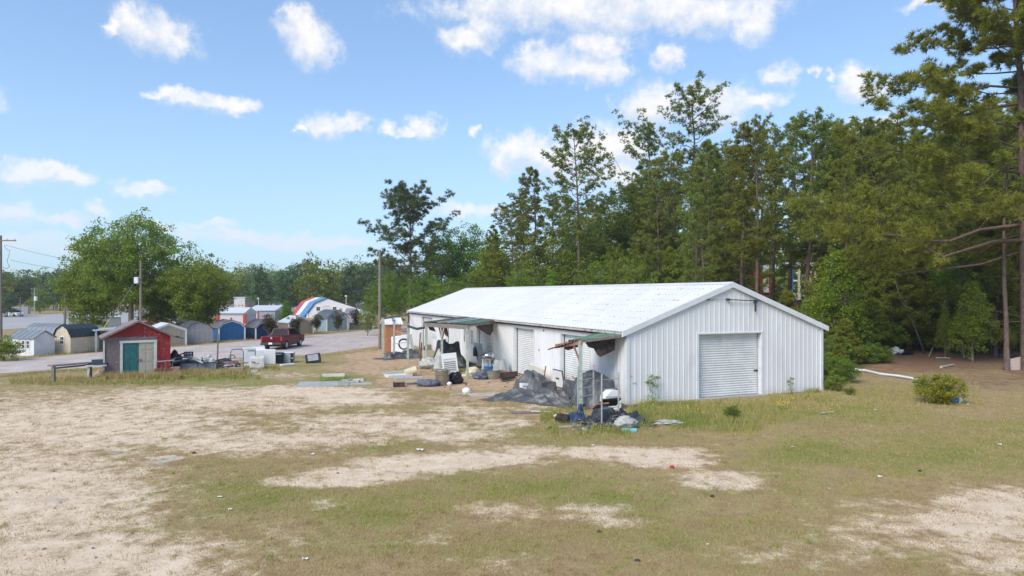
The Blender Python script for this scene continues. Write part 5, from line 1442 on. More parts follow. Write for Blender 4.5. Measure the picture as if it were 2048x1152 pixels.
f = MB(); f.box((c_.x, c_.y - .05, c_.z + .8), (1.3, .04, .05)); f.build('door_rail', M['dark_metal'], bn_, world=True)
f = MB(); c_ = bp(652.5, 626); pts = []
for i in range(10):
    a = math.pi / 2 + i * math.pi / 5; r_ = .26 if i % 2 == 0 else .105; pts.append((c_.x + r_ * math.cos(a), c_.y - .06, c_.z + r_ * math.sin(a)))
f.extr(pts, (0, .03, 0)); f.build('star_emblem', M['dark_metal'], bn_, world=True)
c_ = bp(681, 620); f = MB(); f.lathe([(.40, 0), (.40, .04)], (c_.x, c_.y - .02, c_.z), 18, 0, Matrix.Rotation(R(90), 3, 'X')); sg = f.build('round_sign', C_('pink_sign', (.52, .36, .40)), bn_, world=True)
f = MB(); f.lathe([(.16, 0), (.16, .02)], (c_.x, c_.y - .065, c_.z), 12, 0, Matrix.Rotation(R(90), 3, 'X')); f.build('sign_mark', M['dark_metal'], bn_, world=True)
f = MB(); f.box((bp(609, 636).x + .6, 144.9, .6), (.3, .1, 1.2)); f.build('corner_board', M['white'], bn_, world=True)

# ------------------------------------------------------------------ storage units and far buildings
def storage(label, px0, px1, pyb, Y, hgt, dep, wm, rm_, doors=0, dcol=None, name='storage_building', ridge=.5, ridged=True, cat='building', skew=0):
    a_, b_ = at(px0, 0, Y), at(px1, 0, Y); o = thing(name, label, cat, (a_.x, Y, 0), skew)
    Wd = b_.x - a_.x
    m = MB(); m.box((Wd / 2, dep / 2, hgt / 2), (Wd, dep, hgt)); m.build('wall', wm, o)
    m = MB()
    if ridged:
        m.extr([(-.15, -.2, hgt), (-.15, dep / 2, hgt + ridge), (-.15, dep + .2, hgt), (-.15, dep + .2, hgt - .1), (-.15, -.2, hgt - .1)], (Wd + .3, 0, 0))
    else: m.box((Wd / 2, dep / 2, hgt + .05), (Wd + .3, dep + .3, .12))
    m.build('roof', rm_, o)
    for i in range(doors):
        w_ = Wd / doors
        m = MB(); m.box((w_ * (i + .5), -.03, hgt * .42), (w_ * .72, .05, hgt * .78)); m.build('roller_door', dcol, o)
    return o
redc = C_('red_corner', (.5, .06, .06))
o = storage('white storage unit with red corner posts behind the blue barn shed', 438, 487, 0, 118, 1.75, 6, C_('white_unit', (.62, .60, .63)), C_('pale_unit_roof', (.62, .64, .67), .5), ridge=1.0)
W1 = at(487, 0, 118).x - at(438, 0, 118).x
for x in (-.25, W1 + .25):
    m = MB(); m.box((x, -.1, .8), (.5, .3, 1.6)); m.build('corner_post', redc, o)
m = MB(); m.box((W1 / 2, -.04, .8), (.28, .06, .5)); m.build('sign', redc, o)
m = MB(); m.box((W1 / 2, -.14, 1.78), (W1 + .4, .12, .1)); m.build('fascia', C_('teal_fascia', (.12, .24, .30)), o)
o = storage('lavender grey storage block with red doors left of the leafy young tree', 496, 550, 0, 135, 1.9, 9, C_('lavender_unit', (.34, .34, .41)), C_('pale_unit_roof_b', (.58, .6, .62), .5), ridge=.9)
for x in (.9, 1.5, 2.0):
    m = MB(); m.box((x, -.05, .75), (.3, .08, 1.5)); m.build('roller_door', redc, o)
m = MB(); m.box((1.75, -.05, 1.0), (.25, .07, 1.9)); m.build('corner_post', M['white'], o)
storage('tall pale block rising behind the right oak', 468, 490, 0, 172, 4.2, 7, C_('pale_block', (.60, .60, .62)), M['white'], ridged=False)
o = thing('timber_scaffold', 'orange timber frame standing against the tall pale block', 'scaffold', (at(470, 0, 168).x, 168, 0), 0)
for i in range(4):
    m = MB(); m.box((i * .95, 0, 1.3), (.10, .10, 2.6)); m.build('upright', M['plywood'], o)
for z in (1.0, 2.2):
    m = MB(); m.box((1.4, 0, z), (3.0, .10, .10)); m.build('ledger', M['plywood'], o)
storage('long low white roofed block at the foot of the far trees', 529, 608, 0, 205, 1.25, 8, C_('white_block', (.66, .66, .68)), M['white'], doors=9, dcol=C_('grey_door', (.4, .42, .45)), ridged=False)
storage('small white roofed unit at the foot of the far trees behind the barn', 712, 735, 0, 190, 2.0, 8, C_('white_block_b', (.60, .60, .62)), mt_white, ridge=.7)
# brick house with a white chimney under the oaks
o = thing('brick_house', 'low red brick house with white chimney behind the sheds under the oaks', 'house', (at(262, 0, 98).x, 98, 0), 0)
ap = at(309, 624, 98).x - at(262, 0, 98).x; rt = at(351, 0, 98).x - at(262, 0, 98).x
m = MB(); m.extr([(0, 0, 0), (rt, 0, 0), (rt, 0, .95), (ap, 0, 2.55), (0, 0, .9)], (0, 7, 0)); m.build('wall', M['brick'], o)
m = MB(); m.extr([(ap, -.3, 2.62), (rt + .3, -.3, .9), (rt + .3, -.3, 1.02), (ap, -.3, 2.75)], (0, 7.6, 0)); m.extr([(ap, -.3, 2.62), (-.3, -.3, .85), (-.3, -.3, .97), (ap, -.3, 2.75)], (0, 7.6, 0)); m.build('roof', shd, o)
m = MB(); m.extr([(ap, -.36, 2.55), (rt + .3, -.36, .82), (rt + .3, -.36, 1.0), (ap, -.36, 2.72)], (0, .05, 0)); m.build('barge_board', M['white'], o)
m = MB(); m.box((ap + .5, .8, 2.3), (1.15, .9, 1.4)); m.box((ap + .5, .8, 3.02), (1.3, 1.05, .1)); m.build('chimney', M['white'], o)
m = MB(); m.box((ap - 2.0, -.6, 1.15), (1.9, 1.0, .10)); m.build('porch_roof', M['white'], o)
for x in (-2.6, -1.4):
    m = MB(); m.box((ap + x, -.9, .55), (.12, .12, 1.1)); m.build('porch_post', M['white'], o)
o = thing('brick_wall', 'low dark red brick wall in front of the brick house', 'wall', (at(284, 0, 88).x, 88, 0), 0)
m = MB(); m.box((.9, 0, .55), (1.9, .25, 1.1)); m.build('wall_body', M['brick'], o)

# ------------------------------------------------------------------ pickup truck
def pickup():
    o = thing('pickup_truck', 'dark red crew-cab pickup truck driving away on the gravel road', 'pickup truck', ((G(531, 699.5) + G(568, 697.3)) / 2) + Vector((0.05, -1.05, 0)), R(-3))
    paint = pm('dark_red_car_paint', (0.135, 0.006, 0.010), 0.35, 0.08, 2, spec=.15); paint.node_tree.nodes['Principled BSDF'].inputs['Coat Weight'].default_value = .08
    hw = 1.0
    def arc(cy, r_, n=8): return [(cy + r_ * math.cos(math.pi * (1 - i / n)), .38 + r_ * math.sin(math.pi * (1 - i / n)) * 1.0 + .0) for i in range(n + 1)]
    outl = [(0.02, .62), (.62, .42)] + [p for p in arc(1.15, .47)] + [(2.0, .40), (4.1, .40)] + [p for p in arc(4.72, .47)] + [(5.5, .45), (5.78, .55), (5.82, .95), (5.72, 1.12), (4.55, 1.24), (4.35, 1.24), (1.98, 1.24), (.04, 1.22)]
    m = MB(); m.extr([(-hw, y, z) for y, z in outl], (2 * hw, 0, 0)); m.build('body', paint, o, bevel=.035)
    # cab: tapered greenhouse
    m = MB(); b0, b1, t0, t1 = (1.95, 4.45, 2.25, 3.75); zb_, zt = 1.235, 1.90; wb_, wt = .95, .74
    vs = [(-wb_, b0, zb_), (wb_, b0, zb_), (wb_, b1, zb_), (-wb_, b1, zb_), (-wt, t0, zt), (wt, t0, zt), (wt, t1, zt), (-wt, t1, zt)]
    m.add(vs, [(0, 3, 2, 1), (4, 5, 6, 7), (0, 1, 5, 4), (1, 2, 6, 5), (2, 3, 7, 6), (3, 0, 4, 7)]); m.build('cab', paint, o, bevel=.05)
    def panel(corners, u0, u1, v0, v1, off):
        a_, b_, c_, d_ = [Vector(c) for c in corners]
        P = lambda u, v: a_.lerp(b_, u).lerp(d_.lerp(c_, u), v)
        n_ = (b_ - a_).cross(d_ - a_).normalized()
        return [P(u0, v0) + n_ * off, P(u1, v0) + n_ * off, P(u1, v1) + n_ * off, P(u0, v1) + n_ * off], n_
    V8 = vs
    for nm, cs, rngs in (('rear_window', (V8[0], V8[1], V8[5], V8[4]), [(.07, .93, .10, .90)]), ('windscreen', (V8[2], V8[3], V8[7], V8[6]), [(.06, .94, .08, .92)]), ('side_window', (V8[1], V8[2], V8[6], V8[5]), [(.08, .46, .14, .86), (.49, .90, .14, .86)]), ('side_window', (V8[3], V8[0], V8[4], V8[7]), [(.10, .51, .14, .86), (.54, .92, .14, .86)])):
        for r_ in rngs:
            q, n_ = panel(cs, *r_, .006); m = MB(); m.extr(q, n_ * .008); m.build(nm, M['glass'], o)
    m = MB(); m.box((0, 1.0, 1.235), (1.62, 1.66, .02)); m.build('bed_cover', M['black'], o)
    m = MB(); m.box((0, .0, .98), (1.62, .05, .50)); m.build('tailgate', paint, o, bevel=.02)
    m = MB(); m.box((0, -.03, 1.10), (.13, .03, .16), taper=.6); m.box((-.06, -.035, 1.13), (.05, .02, .1)); m.box((.06, -.035, 1.13), (.05, .02, .1)); m.build('tailgate_emblem', M['galv'], o)
    for s in (-1, 1):
        m = MB(); m.box((s * .915, .0, 1.02), (.16, .06, .36)); m.build('tail_light', M['redpl'], o, bevel=.01)
        m = MB(); m.box((s * 1.12, 3.95, 1.34), (.22, .12, .22)); m.build('mirror', M['black'], o, bevel=.02)
        for dy in (3.05, 2.25):
            m = MB(); m.box((s * 1.008, dy, 1.08), (.02, .2, .035)); m.build('door_handle', M['galv'], o)
        m = MB(); m.box((s * 1.004, 3.0, .80), (.012, 1.95, .03)); m.build('side_moulding', M['black'], o)
    m = MB(); m.box((0, -.08, .58), (1.95, .22, .22)); m.build('rear_bumper', M['dark_metal'], o, bevel=.03)
    m = MB(); m.box((-.02, -.20, .62), (.34, .02, .18)); m.build('licence_plate', M['paper'], o)
    m = MB(); m.tube([(.85, 4.1, 1.25), (.95, 4.0, 1.95)], .012, 4); m.build('aerial', M['black'], o)
    for (x, y) in ((-.86, 1.15), (.86, 1.15), (-.86, 4.72), (.86, 4.72)):
        m = MB(); rm3 = Matrix.Rotation(R(90), 3, 'Y')
        m.lathe([(.30, -.14), (.385, -.125), (.405, -.06), (.405, .06), (.385, .125), (.30, .14)], (x, y, .40), 20, 0, rm3); w_ = m.build('wheel', M['black'], o)
        s = 1 if x > 0 else -1
        m = MB(); m.lathe([(.25, 0), (.23, s * .012), (.06, s * .02), (.04, s * .035)], (x + s * .135, y, .40), 20, 0, rm3); m.build('rim', M['galv'], w_)
    m = MB(); m.box((0, 2.9, .36), (1.5, 4.6, .16)); m.build('chassis', M['black'], o)
    return o
pickup()

# white cars far to the left
def far_car(label, px, py, rz, mat):
    o = thing('parked_car', label, 'car', G(px, py), rz, 'pale cars by the far street')
    m = MB(); m.extr([(-.85, 0, .3), (-.85, 4.3, .3), (-.85, 4.3, .75), (-.85, 3.3, .88), (-.85, .2, .92), (-.85, 0, .8)], (1.7, 0, 0)); m.build('body', mat, o, bevel=.05)
    m = MB(); m.extr([(-.72, .5, .9), (-.72, 3.2, .88), (-.72, 2.5, 1.42), (-.72, .95, 1.42)], (1.44, 0, 0)); m.build('cabin', M['glass'], o, bevel=.05)
    for x in (-.85, .85):
        for y in (.8, 3.5):
            m = MB(); m.lathe([(.30, -.1), (.30, .1)], (x, y, .30), 12, 0, Matrix.Rotation(R(90), 3, 'Y')); m.build('wheel', M['black'], o)
far_car('white car at the far left beyond the street', 6, 634, R(60), M['white'])
far_car('white car parked beside the grey box trailer across the street', 41, 633, R(70), M['white'])
o = thing('box_trailer', 'grey box trailer parked across the street among the far trees', 'trailer', G(23, 632), R(20)); m = MB(); m.box((1.5, 1, 1.25), (3.4, 2, 1.7)); m.build('body', C_('grey_box', (.4, .38, .36)), o)
for y in (.0, 2.0):
    m = MB(); m.lathe([(.35, -.1), (.35, .1)], (1.6, y, .35), 12, 0, Matrix.Rotation(R(90), 3, 'X')); m.build('wheel', M['black'], o)

# ------------------------------------------------------------------ poles, wires, traffic signal
def pole(label, px, py_top, Y, r0, mat, arm=None, box=None, lean=0.0, name='utility_pole', insul=0, base=0.0):
    p = at(px, py_top, Y); o = thing(name, label, 'pole', (p.x, Y, base), 0)
    hgt = p.z - base
    m = MB(); m.tube([(0, 0, 0), (lean * .5, 0, hgt * .5), (lean, 0, hgt)], [r0, r0 * .85, r0 * .68], 9); m.build('shaft', mat, o)
    if arm:
        m = MB(); m.box((lean + arm[0], -.12, hgt - arm[2]), (arm[1], .1, .12)); m.build('crossarm', M['weathered'], o)
        for i in range(3):
            m = MB(); m.lathe([(.05, 0), (.06, .05), (.03, .14)], (lean + arm[0] + (i - 1) * arm[1] * .42, -.12, hgt - arm[2] + .06), 8); m.build('insulator', M['galv'], o)
    if box:
        m = MB()
        if box[3] == 'can': m.lathe([(box[1], 0), (box[1], box[2]), (box[1] * .6, box[2] * 1.12)], (lean + box[0], -.1, hgt - box[4]), 12)
        else: m.box((lean + box[0], -.18, hgt - box[4]), (box[1], .3, box[2]))
        m.build('transformer' if box[3] == 'can' else 'meter_box', M['white'], o)
    return o
pA = pole('dark utility pole with crossarm at the left edge of the picture', 1.5, 471, 72, .16, M['polewood'], arm=(.75, 1.9, .55))
pB = pole('grey utility pole with a white box behind the red shed', 281.5, 521, 69, .14, M['weathered'], box=(-.32, .38, .62, 'box', 2.0))
pC = pole('grey wooden pole rising beyond the grey metal-roofed shed', 129.8, 579, 99, .17, M['weathered'])
pD = pole('short dark pole beside the oak beyond the cream shed', 146.5, 612, 92, .14, M['bark_grey'])
pE = pole('distant green pole with a white transformer beside the far street', 69, 575, 165, .13, M['greenpost'], box=(.35, .35, .9, 'can', 3.2), arm=(0, 1.6, .3))
pF = pole('small distant pole by the white cars', 40.5, 595, 150, .10, M['weathered'])
pG = pole('thick weathered pole at the far end of the white building', 759.5, 500, 64, .15, M['polewood'])
pole('white light pole behind the storage blocks', 517, 597, 150, .07, M['white'], name='light_pole', box=(0, .3, .3, 'box', 0))
pole('white light pole behind the striped barn', 692.3, 592, 165, .09, M['white'], name='light_pole', box=(0, .45, .35, 'box', 0))
ts = thing('traffic_signal', 'pale traffic signal mast with a long arm over the far street', 'traffic signal', (at(111.5, 0, 215).x, 215, 0), 0)
h_ = at(111, 581, 215).z
m = MB(); m.tube([(0, 0, 0), (0, 0, h_)], .22, 8); m.build('mast', M['galv'], ts)
al = at(150, 600, 215).x - at(111.5, 0, 215).x
m = MB(); m.tube([(0, 0, at(0, 600.5, 215).z), (al, 0, at(0, 599.5, 215).z)], .18, 7); m.build('arm', M['galv'], ts)
m = MB(); m.box((-.9, 0, at(0, 600, 215).z), (1.0, .3, .8)); m.build('signal_head', pm('signal_yellow', (.55, .30, .06), .5), ts)
def wire(label, pts, r_=.012, mat=None, sag=.3, name='power_line'):
    P = []
    for i in range(len(pts) - 1):
        a_, b_ = Vector(pts[i]), Vector(pts[i + 1])
        for k_ in range(12):
            f = k_ / 12; P.append(a_.lerp(b_, f) - UP * (sag * 4 * f * (1 - f)))
    P.append(Vector(pts[-1])); m = MB(); m.tube(P, r_, 4); return props(m.build(name, mat or M['black']), label, 'cable')
tA = at(1.5, 480, 72); tB = at(281.5, 545, 69)
for dx, px2, py2, lab in ((.4, 10, 490, 'upper power line from the left pole to the pole behind the red shed'), (1.2, 20, 520, 'lower power line from the left pole to the pole behind the red shed')):
    wire(lab, [at(px2, py2, 72), at(281, 538 if dx < 1 else 551, 69)], .014, sag=.35)
wire('power line from the pole behind the red shed past the right oak', [at(282, 548, 69), at(760, 556, 64)], .012, sag=.5)
wire('power line running from the far pole over the oak', [at(130, 582, 99), at(281, 527, 69)], .012, sag=.3)
wire('dangling cable loop on the dark pole at the left edge', [at(8, 490, 71.9), at(20, 500, 71.9), at(14, 520, 71.9), at(20, 532, 71.9), at(6, 534, 71.9)], .02, sag=.2)
gtop, gbot = at(280.5, 548, 68.8), G(176, 703.5)
wire('guy wire from the pole behind the red shed down to the drive', [gtop, gbot], .014, M['galv'], 0.0, 'guy_wire')
m = MB(); m.tube([gtop.lerp(gbot, .62) + UP * .03, gtop.lerp(gbot, .99) + UP * .03], .045, 6); props(m.build('guy_guard', pm('yellow_guard', (.62, .42, .04), .5)), 'yellow plastic guard on the guy wire in front of the cream shed', 'guard')
rb = random.Random(4)
ridges = lambda n, x0, x1, y0, y1, hmax, rot=0.0, jit=.7, ln=(.4, 1.0): [(rb.uniform(x0, x1), rb.uniform(y0, y1), rb.uniform(*ln), rb.uniform(.045, .10), rb.uniform(.35, 1) * hmax, rot + rb.uniform(-jit, jit), 'ridge') for _ in range(n)]
# ------------------------------------------------------------------ plywood hut and things at the far end of the long wall
hut = thing('plywood_hut', 'narrow orange plywood hut with white roof between two pale posts', 'hut', G(783, 705), R(24))
m = MB(); m.box((0, 0, 1.25), (1.45, 1.3, 2.5)); m.build('wall', M['plywood'], hut)
m = MB(); m.box((-.22, -.665, 1.2), (.78, .04, 2.2)); d_ = m.build('door', pm('orange_door', (.46, .20, .09), .7, .12, 3), hut)
m = MB(); m.box((-.22, -.69, 1.05), (.70, .02, .05)); m.build('rail', M['plywood'], d_)
m = MB(); m.extr([(-.85, -.8, 2.5), (.85, -.8, 2.5), (.85, 0, 3.0), (-.85, 0, 3.0)], (0, .03, .06)); m.extr([(-.85, .8, 2.5), (-.85, 0, 3.0), (.85, 0, 3.0), (.85, .8, 2.5)], (0, .03, .06))
for i in range(8): m.bar((-.8 + i * .228, -.8, 2.58), (-.8 + i * .228, -.01, 3.075), .03, .03)
m.build('roof', M['white'], hut)
m = MB(); m.extr([(-.725, -.65, 2.5), (-.725, .65, 2.5), (-.725, 0, 2.98)], (.03, 0, 0)); m.extr([(.695, -.65, 2.5), (.695, .65, 2.5), (.695, 0, 2.98)], (.03, 0, 0)); m.build('gable_board', M['white'], hut)
fz = thing('chest_freezer', 'white chest freezer standing on end behind the grey tarp by the plywood hut', 'appliance', G(803, 706), R(-12))
m = MB(); m.box((0, 0, .78), (1.9, .75, 1.5), ry=R(-8)); m.build('body', M['white'], fz, bevel=.03); m = MB(); m.box((0, -.39, .9), (1.5, .02, .04), ry=R(-8)); m.build('seam', M['galv'], fz)
props(cloth('grey_tarp', G(806, 716), R(30), (2.2, 1.0), (70, 36), ridges(16, -1.8, 1.8, -.8, .6, .13, .1, .7) + [(-.7, .1, .7, .4, .42, .2, 'box'), (.7, .15, .6, .45, .55, -.2, 'box'), (0, 0, 1.2, .5, .35, 0, 'ell')], M['tarp'], 3), 'low grey tarp spread over rubbish between the bare pale posts', 'tarp')
m = MB(); c_ = G(808, 712) + UP * 1.0; m.tube([c_ + Vector((.42 * math.cos(a * .45), -.1 + .05 * math.sin(a), .42 * math.sin(a * .45))) for a in range(14)], .07, 7); props(m.build('hose_coil', M['black']), 'coil of black hose on top of the low grey tarp', 'hose')
m = MB(); m.bar(G(780, 716) + UP * .12, G(832, 713) + UP * .30, .18, .08); props(m.build('plank', M['wood']), 'long raw plank under the low grey tarp', 'plank')
for i, (px, py, hh, lab) in enumerate(((838, 711, 1.9, 'dark broken stake standing against the far long wall'), (840, 732, 1.7, 'thin rusty stake at the left foot of the broken awning'))):
    m = MB(); m.bar(G(px, py), G(px, py) + UP * hh + Vector((.12, 0, 0)), .18 if i == 0 else .09, .1); props(m.build('stake', M['weathered'] if i == 0 else M['rust']), lab, 'stake')
cabn = thing('small_cabinet', 'cream cabinet with odds and ends on top by the awning corner post', 'cabinet', G(856, 727), R(15))
m = MB(); m.box((0, 0, .5), (.75, .6, 1.0)); m.build('body', M['cream'], cabn)
m = MB(); m.box((.1, 0, 1.2), (.28, .28, .40)); m.build('tin', M['cardboard'], cabn); m = MB(); m.lathe([(.12, 1.0), (.14, 1.2), (.05, 1.35)], (-.2, 0, 0), 10); m.build('jug', M['dark_metal'], cabn)
# dark tarp tent over a frame
tt = cloth('black_tarp', G(899, 731), R(115), (2.5, 2.0), (96, 76), ridges(26, -2, 2, -1.7, .8, .15, 1.3, .6, (.5, 1.2)) + [(0, -.1, .5, .35, 1.35, .3, 'ell'), (-1.2, -.4, .5, .3, .8, .5, 'ell'), (1.1, -.3, .5, .4, .9, .2, 'ell'), (-.85, .25, .10, .75, 1.62, .15, 'box'), (.75, .35, .25, .35, 1.72, .6, 'box'), (1.55, -.1, .4, .4, .55, .3, 'box'), (0, .2, 1.3, .8, 1.05, 0, 'ell')], M['tarp_dark'], 8, 1.10)
props(tt, 'black tarp draped like a tent over rubbish under the broken awning', 'tarp')
props(tarp('pale_sheet', G(878, 737.5), R(100), (1.5, .6), [(0, 0, 1.3, .5, 1.35, 1.3)], M['tarp_pale'], 12, .10, (36, 18)), 'pale plastic sheet hanging over the left flank of the black tarp', 'sheet')
props(lump('rag_bundle', G(861, 737.5), (.75, .45, .38), M['tarp_pale'], 14, .45, n=18, freq=2.5), 'crumpled pale plastic bundle at the foot of the awning corner post', 'bundle')
# white louvred panel leaning on the tarp
lv = thing('louvred_panel', 'white louvred panel leaning against the black tarp', 'panel', G(902, 745.5), R(20)); lv.rotation_euler = (R(-14), R(-4), R(20))
wd, hh = 1.02, 1.30
m = MB()
m.box((-wd / 2 + .05, 0, hh / 2), (.10, .05, hh)); m.box((wd / 2 - .05, 0, hh / 2), (.10, .05, hh)); m.box((0, .0, .04), (wd - .2, .05, .08)); m.box((0, 0, hh - .19), (wd - .2, .05, .38)); m.box((0, .03, hh / 2), (wd, .01, hh)); m.build('frame', M['white'], lv)
M['louvre_gap'] = pm('dark_louvre_gap', (.10, .11, .12), .6)
m = MB(); m.box((0, .018, .44), (wd - .2, .008, .72)); m.build('backing', M['louvre_gap'], lv)
slm = None
for i in range(6):
    if slm is None:
        m = MB(); m.box((0, 0, 0), (wd - .2, .03, .075), rx=R(25)); s_ = m.build('slat', M['white'], lv); slm = s_.data
    else: s_ = link('slat', slm, lv)
    s_.location = (0, -.012, .15 + i * .122)
dm = thing('steel_drum', 'dented rusty steel drum with cut open top in front of the black tarp', 'drum', G(884.5, 770), 0)
M['drum'] = pm('stained_drum', (.30, .24, .17), .45, .25, 2.0, metal=.4, stain=(.16, .14, .17), sscale=2.0, samt=.8, sthr=.5)
m = MB(); m.lathe([(.40, 0), (.41, .03), (.40, .06), (.40, .28), (.42, .30), (.40, .32), (.40, .58), (.42, .60), (.40, .62), (.40, .84), (.415, .87), (.37, .87), (.37, .80), (.0, .80)], n=20); m.build('body', M['drum'], dm, smooth=False)
m = MB(); m.tube([(.40 * math.cos(a * .52), .40 * math.sin(a * .52), .875) for a in range(13)], .018, 5); m.build('rim', M['galv'], dm)
m = MB(); m.tube([(-.35, -.1, .88), (-.25, -.2, 1.0), (.1, -.3, .93), (.2, -.25, .88)], .015, 5); m.bar((.36, -.15, .6), (.44, -.3, .9), .1, .02); m.build('torn_lid', M['galv'], dm)
props(lump('rubbish_bag', G(910, 767), (.42, .36, .36), M['bag'], 21, .35, n=20), 'shiny black rubbish bag right of the rusty drum', 'bag')
props(lump('white_ball', G(898.5, 771), (.14, .12, .12), M['paper'], 23, .12), 'small white lump at the foot of the rusty drum', 'litter')
props(lump('cloth_roll', G(855, 772.5), (.68, .30, .22), M['bluegrey'], 25, .28, n=20), 'slate blue cloth bundle lying left of the rusty drum', 'cloth')
m = MB(); m.box((0, 0, .03), (.95, .55, .06)); o = m.build('rubber_mat', M['bluegrey']); o.location = G(829, 768); o.rotation_euler = (0, 0, .3); props(o, 'flat dark mat beside the slate blue cloth bundle', 'mat')
o = thing('brown_box', 'low brown box alone on the bare sand', 'box', G(798, 773.5), .3); m = MB(); m.box((0, 0, .13), (.62, .42, .26)); m.build('body', M['rust_dark'], o, bevel=.02); m = MB(); m.box((0, 0, .27), (.5, .32, .03)); m.build('lid', M['cardboard'], o)
# slabs and bucket
for i, (px, py, sz, rz, lab, mt) in enumerate(((794, 747, (1.9, .9, .10), .55, 'farthest pale slab of three on the sand', M['concrete']), (797, 752.5, (1.6, .8, .12), .5, 'white slab behind the tipped cream bucket', M['offwhite']), (818, 757, (1.7, .7, .08), .35, 'grey slab in front of the tipped cream bucket', M['concrete']),
                                              (648, 769.5, (2.9, 1.6, .08), .15, 'large flat grey board lying on the grass edge', pm('grey_board', (.40, .40, .40), .7, .1, 2)), (667, 753, (1.35, .28, .16), .25, 'white beam lying on the grass behind the large grey board', M['offwhite']), (708, 762, (1.1, .28, .1), .3, 'thin pale board at the edge of the green weeds', M['offwhite']), (718, 769, (1.4, .7, .05), .3, 'pale flat slab right of the large grey board', M['concrete']),
                                              (916, 752, (1.0, .4, .1), .1, 'short pale board behind the black rubbish bag', M['offwhite']), (972, 790, (1.7, 1.0, .03), .3, 'flat pale board on the sand before the metal tub', pm('sandy_board', (.5, .41, .33), .85)))):
    m = MB(); m.box((0, 0, sz[2] / 2), sz); o = m.build('slab' if i in (0, 1, 2, 6) else 'board', mt); o.location = G(px, py) ; o.rotation_euler = (R(1.5), 0, rz); props(o, lab, 'slab' if i in (0, 1, 2, 6) else 'board')
for i, (px, py) in enumerate(((690, 764), (697, 763), (702, 767), (712, 765), (722, 761))):
    m = MB(); m.box((0, 0, .06), (.45, .3, .16), rz=i); o = m.build('broken_block', M['concrete'], bevel=.03); o.location = G(px, py); props(o, ('broken concrete block nearest the large grey board', 'broken concrete block at the back of the green weeds', 'frontmost broken concrete block among the green weeds', 'broken concrete block beside the thin pale board', 'broken concrete block at the far right of the green weeds')[i], 'block', 'broken blocks in the weeds')
o = thing('cream_bucket', 'cream plastic bucket tipped on its side on the sand', 'bucket', G(821, 751.5) + UP * .27, R(20))
m = MB(); m.lathe([(.22, -.36), (.27, .36), (.24, .36), (.19, -.3)], n=16, M3=Matrix.Rotation(R(78), 3, 'Y')); m.build('body', M['cream'], o)
m = MB(); m.lathe([(.20, .30), (.01, .30)], n=14, M3=Matrix.Rotation(R(78), 3, 'Y')); m.build('bottom', M['plywood'], o)
o = thing('white_globe', 'white globe lamp shade lying with dark scraps on the sand', 'lamp shade', G(933, 789), 0)
m = MB(); m.lathe([(.04, .0), (.16, .04), (.23, .15), (.21, .26), (.12, .34), (.03, .36)], n=16); m.build('shade', M['paper'], o, smooth=True)
for a in range(4):
    m = MB(); m.bar((-.8 + .15 * a, -.3 + .1 * a, .03), (-.2 + .35 * a, .1 - .12 * a, .05), .08, .03); m.build('scrap', M['galv'] if a % 2 else M['offwhite'], o)
# metal sheet, gas bottle and sticks against the wall behind the awning post
o = thing('blue_tank', 'pale blue-grey sheet and dark bottle leaning on the wall behind the awning post', 'sheet', BP(18.6, .5, 0), math.atan2(DV.y, DV.x))
m = MB(); m.box((0, 0, .85), (1.7, .05, 1.7), rx=R(-14)); m.build('sheet', pm('pale_blue_sheet', (.45, .51, .55), .5, .1), o)
m = MB(); m.lathe([(.14, .7), (.15, .75), (.15, 1.25), (.08, 1.38), (.05, 1.42)], (.5, .2, 0), 12); m.build('bottle', M['dark_metal'], o)
o = thing('bent_sticks', 'dark bent sticks leaning on the wall right of the awning post', 'sticks', BP(17.1, .4, 0), 0)
for a in range(3):
    m = MB(); m.tube([(-.2 + .1 * a, 0, 0), (-.1 + .2 * a, 0, .6), (.05 + .28 * a, .05, 1.2 - .15 * a)], .03, 5); m.build('stick', M['dark_metal'], o)
# chair, pot, tub
ch = thing('plastic_chair', 'white plastic garden chair carrying a steel pot by the third roller door', 'chair', G(976, 750.5), R(22))
for (x, y) in ((-.28, -.25), (.28, -.25), (-.26, .28), (.26, .28)):
    m = MB(); m.bar((x * 1.15, y * 1.1, 0), (x, y, .66 if y < 0 else .95), .055); m.build('leg', M['white'], ch)
m = MB(); m.box((0, 0, .44), (.56, .55, .04)); m.build('seat', M['white'], ch)
for x in (-.29, .29):
    m = MB(); m.box((x, 0, .68), (.06, .58, .035)); m.build('armrest', M['white'], ch)
for i in range(5):
    m = MB(); m.box((-.2 + .1 * i, .29, .72), (.05, .03, .5)); m.build('back_slat', M['white'], ch)
m = MB(); m.box((0, .29, .97), (.56, .05, .07)); m.build('back_rail', M['white'], ch)
pt = thing('steel_pot', 'shiny dented steel pot on the white plastic chair', 'pot', G(976, 750.5) + UP * .99 , 0)
M['shiny'] = pm('shiny_steel', (.52, .52, .53), .22, .35, 9, metal=.9)
m = MB(); m.lathe([(.20, 0), (.36, .10), (.42, .22), (.40, .34), (.30, .44), (.12, .48), (.02, .48)], n=16); m.build('body', M['shiny'], pt, smooth=True)
m = MB(); m.tube([(-.46, 0, .25), (-.42, -.2, .34), (-.2, -.38, .36)], .03, 5); m.build('handle', M['dark_metal'], pt)
o = thing('blue_bucket', 'bright blue bucket under the seat of the white plastic chair', 'bucket', G(977, 753), 0); m = MB(); m.lathe([(.22, .22), (.31, .62), (.28, .62), (.20, .3)], n=14); m.build('body', M['blue'], o); m = MB(); m.lathe([(.24, 0), (.24, .22)], n=12); m.build('base', M['offwhite'], o)
tb = thing('metal_tub', 'round galvanised tub in front of the white plastic chair', 'tub', G(985, 757), 0)
M['tub'] = pm('stained_tub', (.27, .26, .23), .5, .2, 3, metal=.4, stain=(.18, .13, .10), sscale=3, samt=.7)
